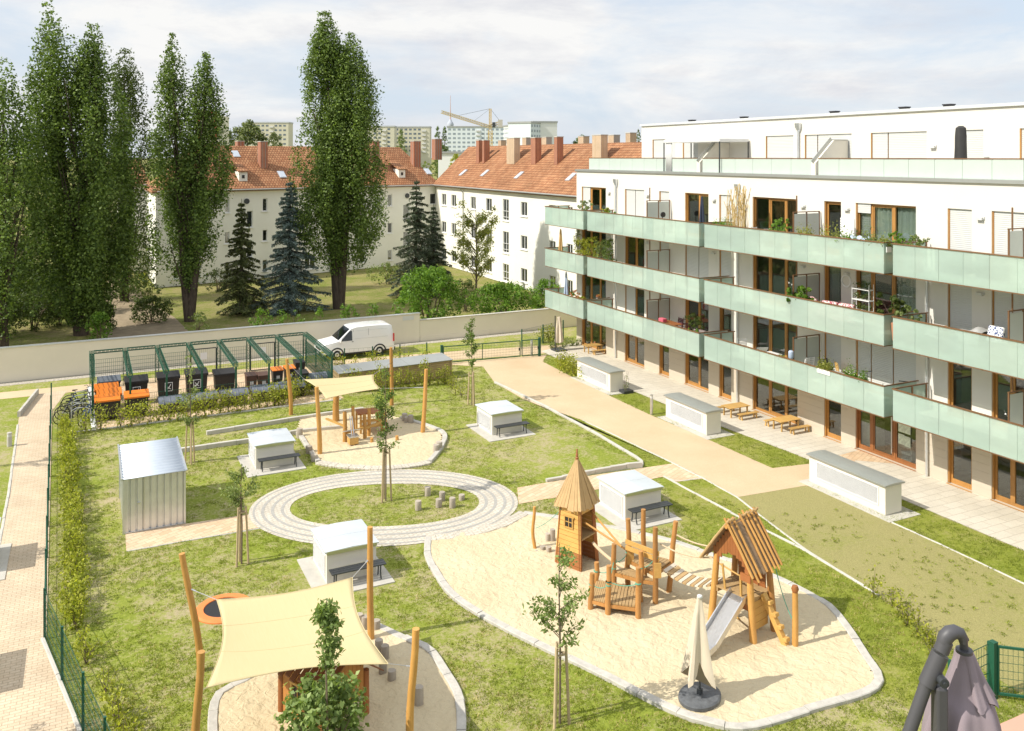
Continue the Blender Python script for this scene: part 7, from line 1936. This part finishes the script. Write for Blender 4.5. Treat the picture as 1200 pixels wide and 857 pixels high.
# ================================================================ ON THE BALCONIES
def bal(px, f, X=28.6): return Vector((X, onX(px,300,X).y, (FL+[TF])[f]))
def plant(px, f, label, w=.5, h=.6, mat='bright', X=28.45, pot=terracotta, leaf=.10, n=260, pz0=.68, name='balcony_plant', rag=.5):
    p = bal(px,f,X); t = thing(name, p, label, 'plant'); m = MB(); m.lathe([(.13,0),(.19,pz0),(.17,pz0+.01)],12); m.build('pot', pot, t, smooth=True)
    n = int(n*1.7); c = [(random.gauss(0,w*.22),random.gauss(0,w*.35),pz0+h*random.uniform(.15,.95)) for _ in range(max(6,int(n/18)))]
    P,N = clumps(c,[.10*max(.6,h)]*len(c),18/(.10*max(.6,h))**2); m = MB()
    for q in c[:9]: m.tube([(0,0,pz0-.02),(q[0]*.6,q[1]*.6,(pz0+q[2])/2),q],[.008,.006,.003],4)
    m.build('stem', twig, t)
    L = rng.uniform(.6,1.3,len(P))*leaf; leaf_obj('foliage',P,L,L*.55,leafM[mat],t,N)
def trough(x0, x1, f, label, mat='young', h=.45, X=28.25, col=white, n=500, z=.62):
    n = int(n*1.5)
    a,b = bal(x0,f,X),bal(x1,f,X); c = (a+b)/2; L = abs(a.y-b.y); t = thing('planter', c, label, 'planter'); m = MB(); m.bx(-.13,.13,-L/2,L/2,z,z+.22); m.bx(-.03,.03,-L/2+.1,-L/2+.16,0,z-.002); m.bx(-.03,.03,L/2-.16,L/2-.1,0,z-.002); m.build('box', col, t)
    P = np.stack([rng.normal(0,.10,n),rng.uniform(-L/2,L/2,n),z+.22+np.abs(rng.normal(0,.5,n))*h*(.6+.5*np.sin(np.arange(n)))],1); Lf = rng.uniform(.05,.12,n); leaf_obj('foliage',P,Lf,Lf*.5,leafM[mat],t,None,.3)
def chair(px, f, label, col=darkmet, X=29.0, rz=0):
    X += .45
    t = thing('balcony_chair', bal(px,f,X), label, 'chair', None, rz); m = MB(); m.bx(-.22,.22,-.22,.22,.42,.45); m.build('seat', col, t)
    m = MB(); m.beam((-.21,.22,.46),(-.21,.30,.92),.03,.03); m.beam((.21,.22,.46),(.21,.30,.92),.03,.03)
    for i in range(5): m.beam((-.2,.235+.011*i,.56+.08*i),(.2,.235+.011*i,.56+.08*i),.015,.05)
    m.build('backrest', col, t)
    for x in (-.2,.2):
        for y in (-.2,.2): m = MB(); m.beam((x,y,0),(x,y,.418),.03,.03); m.build('leg', col, t)
def sofa(px, f, label, mat, X=29.2, w=1.3, rz=R(90)):
    X += .45
    t = thing('balcony_sofa', bal(px,f,X), label, 'sofa', None, rz); m = MB(); m.bx(-w/2,w/2,-.35,.35,.12,.42); m.build('seat', mat, t, bevel=.05)
    m = MB()
    for s in (-1,1): m.bx(s*w/4-w/4+.02,s*w/4+w/4-.02,.18,.40,.43,.92)
    m.build('back_cushion', mat, t, bevel=.07); m = MB(); m.bx(-w/2-.1,-w/2-.005,-.35,.4,.1,.62); m.bx(w/2+.005,w/2+.1,-.35,.4,.1,.62); m.build('armrest', mat, t, bevel=.04)
def folded_parasol(px, f, label, mat, X=28.7, h=2.3, z0=.75, r=.16):
    t = thing('parasol', bal(px,f,X), label, 'parasol'); m = MB(); m.cyl((0,0,0),(0,0,h+.05),.02); m.bx(-.2,.2,-.2,.2,0,.06); m.build('pole', darkmet, t); m = MB(); folded_canopy(m,z0,h,.05,r,6,.5,k=6); m.build('canopy', mat, t, smooth=True)
def table(px, f, label, mat, X=28.9, w=.9, d=.6, h=.72):
    X += .35
    t = thing('balcony_table', bal(px,f,X), label, 'table'); m = MB(); m.bx(-d/2,d/2,-w/2,w/2,h-.04,h); m.build('table_top', mat, t)
    for x in (-d/2+.06,d/2-.06):
        for y in (-w/2+.06,w/2-.06): m = MB(); m.beam((x,y,0),(x,y,h-.042),.05,.05); m.build('leg', mat, t)
random.seed(99)
# third floor
plant(686,3,'grey-leaved shrub at the far end of the top balcony',.7,.95,'young',leaf=.11,n=380)
plant(710,3,'yellow-green plant in front of the open door on the top balcony',.5,.6,'yellow',n=260); plant(718,3,'low plant beside the far downpipe on the top balcony',.5,.4,'bright',n=160)
for px_,l in ((762,'round black gym weight left of the screen post on the top balcony'),(777,'round black gym weight right of the screen post on the top balcony')):
    t = thing('gym_weight', bal(px_,3,29.1), l, 'gym weight'); m = MB(); m.cyl((0,-.04,1.12),(0,.04,1.12),.15,n=18); m.build('disc', blackpl, t); m = MB(); m.bx(-.02,.02,.05,.09,0,1.1); m.bx(-.15,.15,.0,.14,0,.03); m.build('stand', darkmet, t)
folded_parasol(822.5,3,'folded dark parasol before the glass door on the top balcony',navy)
t = thing('reed_planter', bal(860,3,28.6), 'tall dry reeds in a planter on the top balcony', 'planter'); m = MB(); m.bx(-.25,.25,-1.1,.9,.35,.75); m.bx(-.2,.2,-1.0,.8,0,.349); m.build('box', darkmet, t); m = MB()
for i in range(90):
    y = random.uniform(-.9,.5); x = random.uniform(-.15,.15); h_ = random.uniform(1.0,2.4)*(1-.35*max(0,y)); m.tube([(x,y,.7),(x+random.gauss(0,.05),y+random.gauss(0,.08),.7+h_*.6),(x+random.gauss(0,.1),y+random.gauss(0,.14),.7+h_)],[.012,.010,.02],4)
m.build('reeds', W_('dry_reed',(.52,.38,.16),.9,.2,5), t)
P = np.stack([rng.normal(0,.12,700),rng.uniform(0,1.5,700),.72+np.abs(rng.normal(0,.22,700))],1); leaf_obj('foliage',P,.16,.03,leafM['bright'],t)
chair(878,3,'white garden chair at the balcony rail by the reeds',white,28.9,R(200)); chair(893,3,'grey garden chair next to the white one on the top balcony',greyfab,28.9,R(190))
plant(913,3,'bushy bright plant in front of the three-part window on the top balcony',.8,.9,'bright',n=420)
trough(934,953,3,'rail planter with reddish stems by the screen on the top balcony','olive',.5); trough(962,988,3,'rail planter with thin stems before the single door','olive',.7,n=420); trough(984,1003,3,'rail planter with lush green leaves near the slatted shutter','bright',.4)
trough(1010,1027,3,'rail planter under the left curtain on the top balcony','young',.6); trough(1030,1042,3,'rail planter under the middle curtain on the top balcony','olive',.4)
plant(1054,3,'leafy shrub left of two at the balcony corner',.8,.75,'bright',n=380); plant(1077,3,'leafy shrub right of two at the balcony corner',.6,.7,'young',n=240)
t = thing('slatted_shutter', bal(993,3,29.6), 'white slatted wooden panel leaning on the facade', 'panel', rz=0); m = MB()
for i in range(16): m.bx(-.02,.02,-.38,.38,.05+i*.105,.13+i*.105)
m.bx(.021,.04,-.36,-.32,.03,1.75); m.bx(.021,.04,.32,.36,.03,1.75); m.build('slats', white, t)
t = thing('laundry', bal(1009,3,28.9), 'blue and white laundry over a drying rack on the top balcony', 'laundry'); m = MB(); m.grid(lambda u,v: Vector((.15*math.sin(v*PI*2),-.5+u,1.05-.25*abs(2*v-1)+.04*math.sin(u*14))),12,8); m.build('cloth', paleblue, t, smooth=True, solid=.01); m = MB(); 
for y in (-.45,.45): m.beam((-.25,y,0),(.05,y,1.0),.02,.02); m.beam((.25,y,0),(-.05,y,1.0),.02,.02)
m.build('rack', steel, t)
# second floor
for i,(px_,w_,h_,mt,l) in enumerate(((682,.9,1.4,'yellow','big yellow-green plant at the far end of the middle balcony'),(694,1.0,1.5,'yellow','tall yellow-green plant second from the end of the middle balcony'),(704,.8,1.3,'young','leafy plant third from the end of the middle balcony'),(713,.6,1.6,'poplar','dark climbing plant beside the far downpipe'))): plant(px_,2,l,w_,h_,mt,n=520,X=28.6)
plant(677,2,'climbing plant on the corner of the apartment building',.4,1.9,'young',X=29.6,n=260)
folded_parasol(657,2,'folded ochre parasol at the far end of the middle balcony',W_('ochre_fabric',(.55,.36,.15),.9,.06,3)); folded_parasol(663.5,1,'folded pale blue parasol at the far end of the lowest balcony',paleblue)
plant(926,2,'left of two palm-like plants behind the rail by the string lights',.7,.7,'bright',leaf=.2,n=160); plant(945,2,'right of two palm-like plants behind the rail by the string lights',.7,.8,'bright',leaf=.2,n=160)
sofa(961,2,'pink patterned armchair behind the middle balcony rail',patchfab,28.9,.8,R(60)); sofa(987,2,'pink patterned sofa behind the middle balcony rail',patchfab,28.9,1.6,R(100))
t = thing('plant_shelf', bal(1011,2,29.1), 'white plant shelf with pots on the middle balcony', 'shelf'); m = MB()
for z in (.3,.75,1.2,1.65): m.bx(-.15,.15,-.45,.45,z,z+.03)
for x in (-.14,.12):
    for y in (-.45,.43): m.bx(x,x+.02,y,y+.02,0,1.9)
m.build('rack', white, t); P,N = clumps([(0,y,z) for z in (.55,.95,1.4,1.8) for y in (-.3,0,.3)],[.16]*12,1400); leaf_obj('foliage',P,.09,.05,leafM['dark'],t,N)
plant(1050,2,'tall rubber plant at the corner of the middle balcony',.8,1.1,'dark',leaf=.2,n=150); plant(1063,2,'grey leafy plant beside the rubber plant',.8,.8,'young',leaf=.14,n=200)
def string_lights(x0, x1, f, z, label, n=9, sag=.25):
    a,b = bal(x0,f,28.55),bal(x1,f,29.9); b.y = a.y-.0; t = thing('string_lights', a, label, 'string lights'); d = b-a; m = MB(); pts = [d*(i/16)+Vector((0,-.05,z-sag*4*(i/16)*(1-i/16))) for i in range(17)]; m.tube(pts,.006,4); m.build('wire', white, t)
    m = MB()
    for i in range(1,16,2): q = pts[i]; m.lathe([(.01,-.06),(.035,-.03),(.01,0)],8,tuple(q))
    m.build('bulbs', white, t)
string_lights(922,940,2,1.55,'string of white bulbs on the middle balcony screen'); string_lights(1175,1200,1,1.2,'string of small white lights hanging down the lowest balcony screen',sag=.5)
t = thing('wall_ring', Vector((FX-.03,onX(991.5,328,FX-.03).y,FL[2]+1.72)), 'white ring wreath on the wall between two middle balcony windows', 'wreath'); m = MB(); m.tube([(0,.25*math.cos(2*PI*i/24),.25*math.sin(2*PI*i/24)) for i in range(25)],.035,6); m.build('ring', white, t, smooth=True)
p = bal(1124,2,29.25); t = thing('covered_furniture', p, 'garden furniture under a grey cover on the right middle balcony', 'covered furniture'); m = MB()
def cov(u,v):
    y = -1.15+2.3*u; a = PI*v; h_ = .75+.18*math.sin(u*5+1)+.05*math.sin(u*17); return Vector((.55*math.cos(a)*(1+.08*math.sin(u*23)),y*(1-.04*math.sin(a)),max(.0,h_*math.sin(a)**.5+.03*math.sin(u*19+v*9))))
m.grid(cov,40,16); m.build('cover', greyfab, t, smooth=True); m = MB(); m.bx(-.45,.45,-1.0,1.0,0,.5); m.build('table', darkmet, t)
t = thing('cushion', bal(1167,2,29.1)+V(0,0,.55), 'blue and white patterned cushion against the screen post', 'cushion'); m = MB(); m.box((0,0,.3),(.16,.6,.6),ry=R(15)); m.build('pad', bluepat, t, bevel=.06); m = MB(); m.bx(-.25,.25,-.3,.3,-.55,.0); m.build('bench_box', darkmet, t)
plant(1107,2,'pot of pink flowers at the rail of the right middle balcony',.5,.25,'flower',n=120); 
# first floor
plant(676,1,'pink flowering plant at the far end of the lowest balcony',.5,.7,'flower',n=160); plant(683,1,'yellow flowers in a trough on the lowest balcony',.6,.35,'yellow',n=200); plant(671,1,'green plant at the far end of the lowest balcony',.6,.5,'bright',n=200)
table(701,1,'wooden side table with a white pot on the lowest balcony',tablewood,28.9,.9,.4,.8); plant(701.5,1,'white pot with orange flowers on the side table',.25,.22,'flower',X=29.25,pot=white,n=90,pz0=.98)
table(784,1,'reddish wooden table with a pink cushion on the lowest balcony',redwood,28.8,1.5,.9,.74); t = thing('cushion', bal(776.5,1,28.95)+V(0,0,.745), 'pink cushion lying on the reddish table', 'cushion'); m = MB(); m.bx(-.15,.15,-.22,.22,0,.22); m.build('pad', pinkred, t, bevel=.05)
chair(793,1,'dark wicker chair behind the reddish table',maroon,29.3,R(-90)); chair(799,1,'maroon wicker chair at the right end of the reddish table',maroon,28.9,R(180))
plant(815,1,'tall dark pot plant beside the taupe sofa',.6,1.1,'dark',n=420,X=28.8); plant(811,1,'low bright plant beside the taupe sofa',.5,.3,'bright',n=160,X=28.4)
sofa(832,1,'taupe cushioned sofa at the end of the lowest balcony',taupe,28.8,1.7,R(100))
chair(868.5,1,'pale grey mesh chair behind the downpipe on the lowest balcony',greyfab,29.1,R(150))
def lounger(px,f,label):
    t = thing('deck_chair', bal(px,f,29.2), label, 'deck chair', None, R(160)); m = MB(); m.grid(lambda u,v: Vector((-.28+.56*v, -.6+1.1*u, .35+.55*max(0,u-.5)*1.8+.02*math.sin(u*20))),14,2); m.build('sling', white, t, solid=.01); m = MB()
    for x in (-.3,.3): m.beam((x,-.6,.33),(x,.0,.36),.03,.03); m.beam((x,-.5,0),(x,.1,.36),.03,.03); m.beam((x,.5,.9),(x,-.1,0),.03,.03)
    m.build('frame', darkmet, t)
lounger(889,1,'white striped deck chair in front of the three-part window'); table(905,1,'white side table with a blue edge on the lowest balcony',white,28.6,.8,.5,.75)
trough(912,918,1,'small yellow trough on the lowest balcony rail','yellow',.2,n=120)
t = thing('laundry', bal(927,1,28.35), 'pale blue bucket bag hanging near the rail', 'bag'); m = MB(); m.lathe([(.08,.95),(.12,1.0),(.12,1.25),(.07,1.3)],12); m.build('bag', paleblue, t, smooth=True); m = MB(); m.cyl((0,0,0),(0,0,.949),.02); m.build('hook_pole', darkmet, t)
chair(939,1,'white openwork chair left of the planters on the lowest balcony',white,28.6,R(200)); chair(945,1,'white openwork chair by the screen on the lowest balcony',white,29.0,R(170))
trough(960,975,1,'white trough with grey-green plants hanging over the lowest rail','olive',.4,28.1,n=520,z=.8); trough(990,1004,1,'bright herb trough left of two on the lowest rail','bright',.5,28.3,n=520); trough(1006,1015,1,'bright herb trough right of two on the lowest rail','bright',.45,28.3,n=360)
chair(971,1,'dark folding chair behind the white trough',darkmet,29.3,R(0)); chair(988,1,'folding chair with a round beige seat pad leaning at the wall',tablewood,29.5,R(60)); table(983,1,'grey low table between the folding chairs',greyfab,28.8,.9,.6,.62)
def scooter(px,f,label):
    t = thing('kick_scooter', bal(px,f,29.2), label, 'scooter', None, R(60)); m = MB(); m.bx(-.3,.3,-.06,.06,.09,.12); m.build('deck', blackpl, t); m = MB(); m.cyl((.3,0,.08),(.42,0,.98),.018); m.cyl((.41,-.2,.97),(.41,.2,1.0),.02); m.build('handlebar', darkmet, t)
    for x in (-.33,.33): m = MB(); m.cyl((x,-.02,.06),(x,.02,.06),.06,n=14); m.build('wheel', rubber, t)
scooter(1020,1,'kick scooter beside the brown mullion'); scooter(1064,1,'kick scooter leaning on the blind at the balcony corner')
# roof terrace
gz0 = bal(826,4,31.4); t = thing('garden_pavilion', gz0, 'white pavilion tent on the roof terrace', 'pavilion'); 
hw_ = 1.5; m = MB(); m.add([(-hw_+.4,-2.6,2.05),(hw_-.6,-2.6,2.05),(hw_-.6,2.4,2.05),(-hw_+.4,2.4,2.05),(0,-.1,2.85),(-hw_+.4,-2.6,1.9),(hw_-.6,-2.6,1.9),(hw_-.6,2.4,1.9),(-hw_+.4,2.4,1.9)],[(0,1,4),(1,2,4),(2,3,4),(3,0,4),(5,6,1,0),(6,7,2,1),(7,8,3,2),(8,5,0,3),(5,8,7,6)]); m.build('canopy', white2, t)
for x in (-hw_+.42,hw_-.62):
    for y in (-2.58,2.38): m = MB(); m.beam((x,y,0),(x,y,1.9),.05,.05); m.build('leg', darkmet, t)
m = MB(); m.grid(lambda u,v: Vector((-hw_+.5+.04*math.sin(u*30),1.75+.5*u,.05+1.84*v)),24,1); m.build('side_curtain', white2, t, smooth=True, solid=.01)
t = thing('covered_parasol', bal(1126,4,31.0), 'parasol in a black protective cover on the roof terrace', 'parasol'); m = MB(); rr = []
for z,k in ((.25,.8),(.3,.95),(1.0,1.0),(1.9,.95),(2.22,.88),(2.30,.4)): rr.append([(.22*k*(1+.10*math.sin(5*a+z*2))*math.cos(a),.22*k*(1+.10*math.cos(4*a+z*3))*math.sin(a),z) for a in [2*PI*i/24 for i in range(24)]])
m.loft(rr); m.build('cover', anthra, t, smooth=True); m = MB(); m.cyl((0,0,0),(0,0,.26),.03); m.bx(-.3,.3,-.3,.3,0,.06); m.build('base', darkmet, t)
for x,l in ((1117,'dark plant box by the left blind on the right top balcony'),(1166,'dark plant box by the screen on the right top balcony')):
    t = thing('storage_box', bal(x,3,29.4), l, 'box'); m = MB(); m.bx(-.3,.3,-.55,.55,0,.72); m.build('box', darkmet, t); m = MB(); m.bx(-.32,.32,-.57,.57,.721,.78); m.build('lid', bluegrey, t)
# things behind the entrance glass
for i,(px_,z,w_,h_) in enumerate(((1060,2.05,.30,.42),(1056,1.55,.30,.42),(1063,1.55,.30,.42),(1056,1.05,.30,.42),(1063,1.02,.30,.42))):
    y = onX(px_,500,FX+.12).y; t = thing('poster', (FX+.135,y,z), 'pale notice stuck inside the entrance glass', 'notice', 'notices inside the entrance glass'); m = MB(); m.bx(0,.004,-w_/2,w_/2,-h_/2,h_/2); m.build('sheet', poster, t)
y = onX(1045,540,FX+.05).y; t = thing('door_bar', (FX+.04,y,0), 'tall pale bar handle on the entrance door', 'door handle'); m = MB(); m.cyl((0,0,.35),(0,0,2.0),.022); m.cyl((0,0,.6),(.1,0,.6),.012); m.cyl((0,0,1.7),(.1,0,1.7),.012); m.build('bar', steel, t)
t = thing('pallet_shelf', (FX+.55,onX(1064,540,FX+.55).y,0), 'white slatted shelf behind the entrance glass', 'shelf'); m = MB()
for z in (.1,.38,.66): m.bx(-.2,.2,-.35,.35,z,z+.1)
m.bx(-.2,.2,-.35,-.3,0,.8); m.bx(-.2,.2,.3,.35,0,.8); m.build('slats', white, t)
t = thing('cream_cupboard', (FX+.7,onX(1021,520,FX+.7).y,0), 'cream cupboard behind the left entrance glass', 'cupboard'); m = MB(); m.bx(-.25,.25,-.5,.5,0,1.25); m.build('carcass', creambox, t); m = MB(); m.bx(-.27,-.252,-.48,-.01,.05,1.2); m.bx(-.27,-.252,.01,.48,.05,1.2); m.build('door', creambox, t)
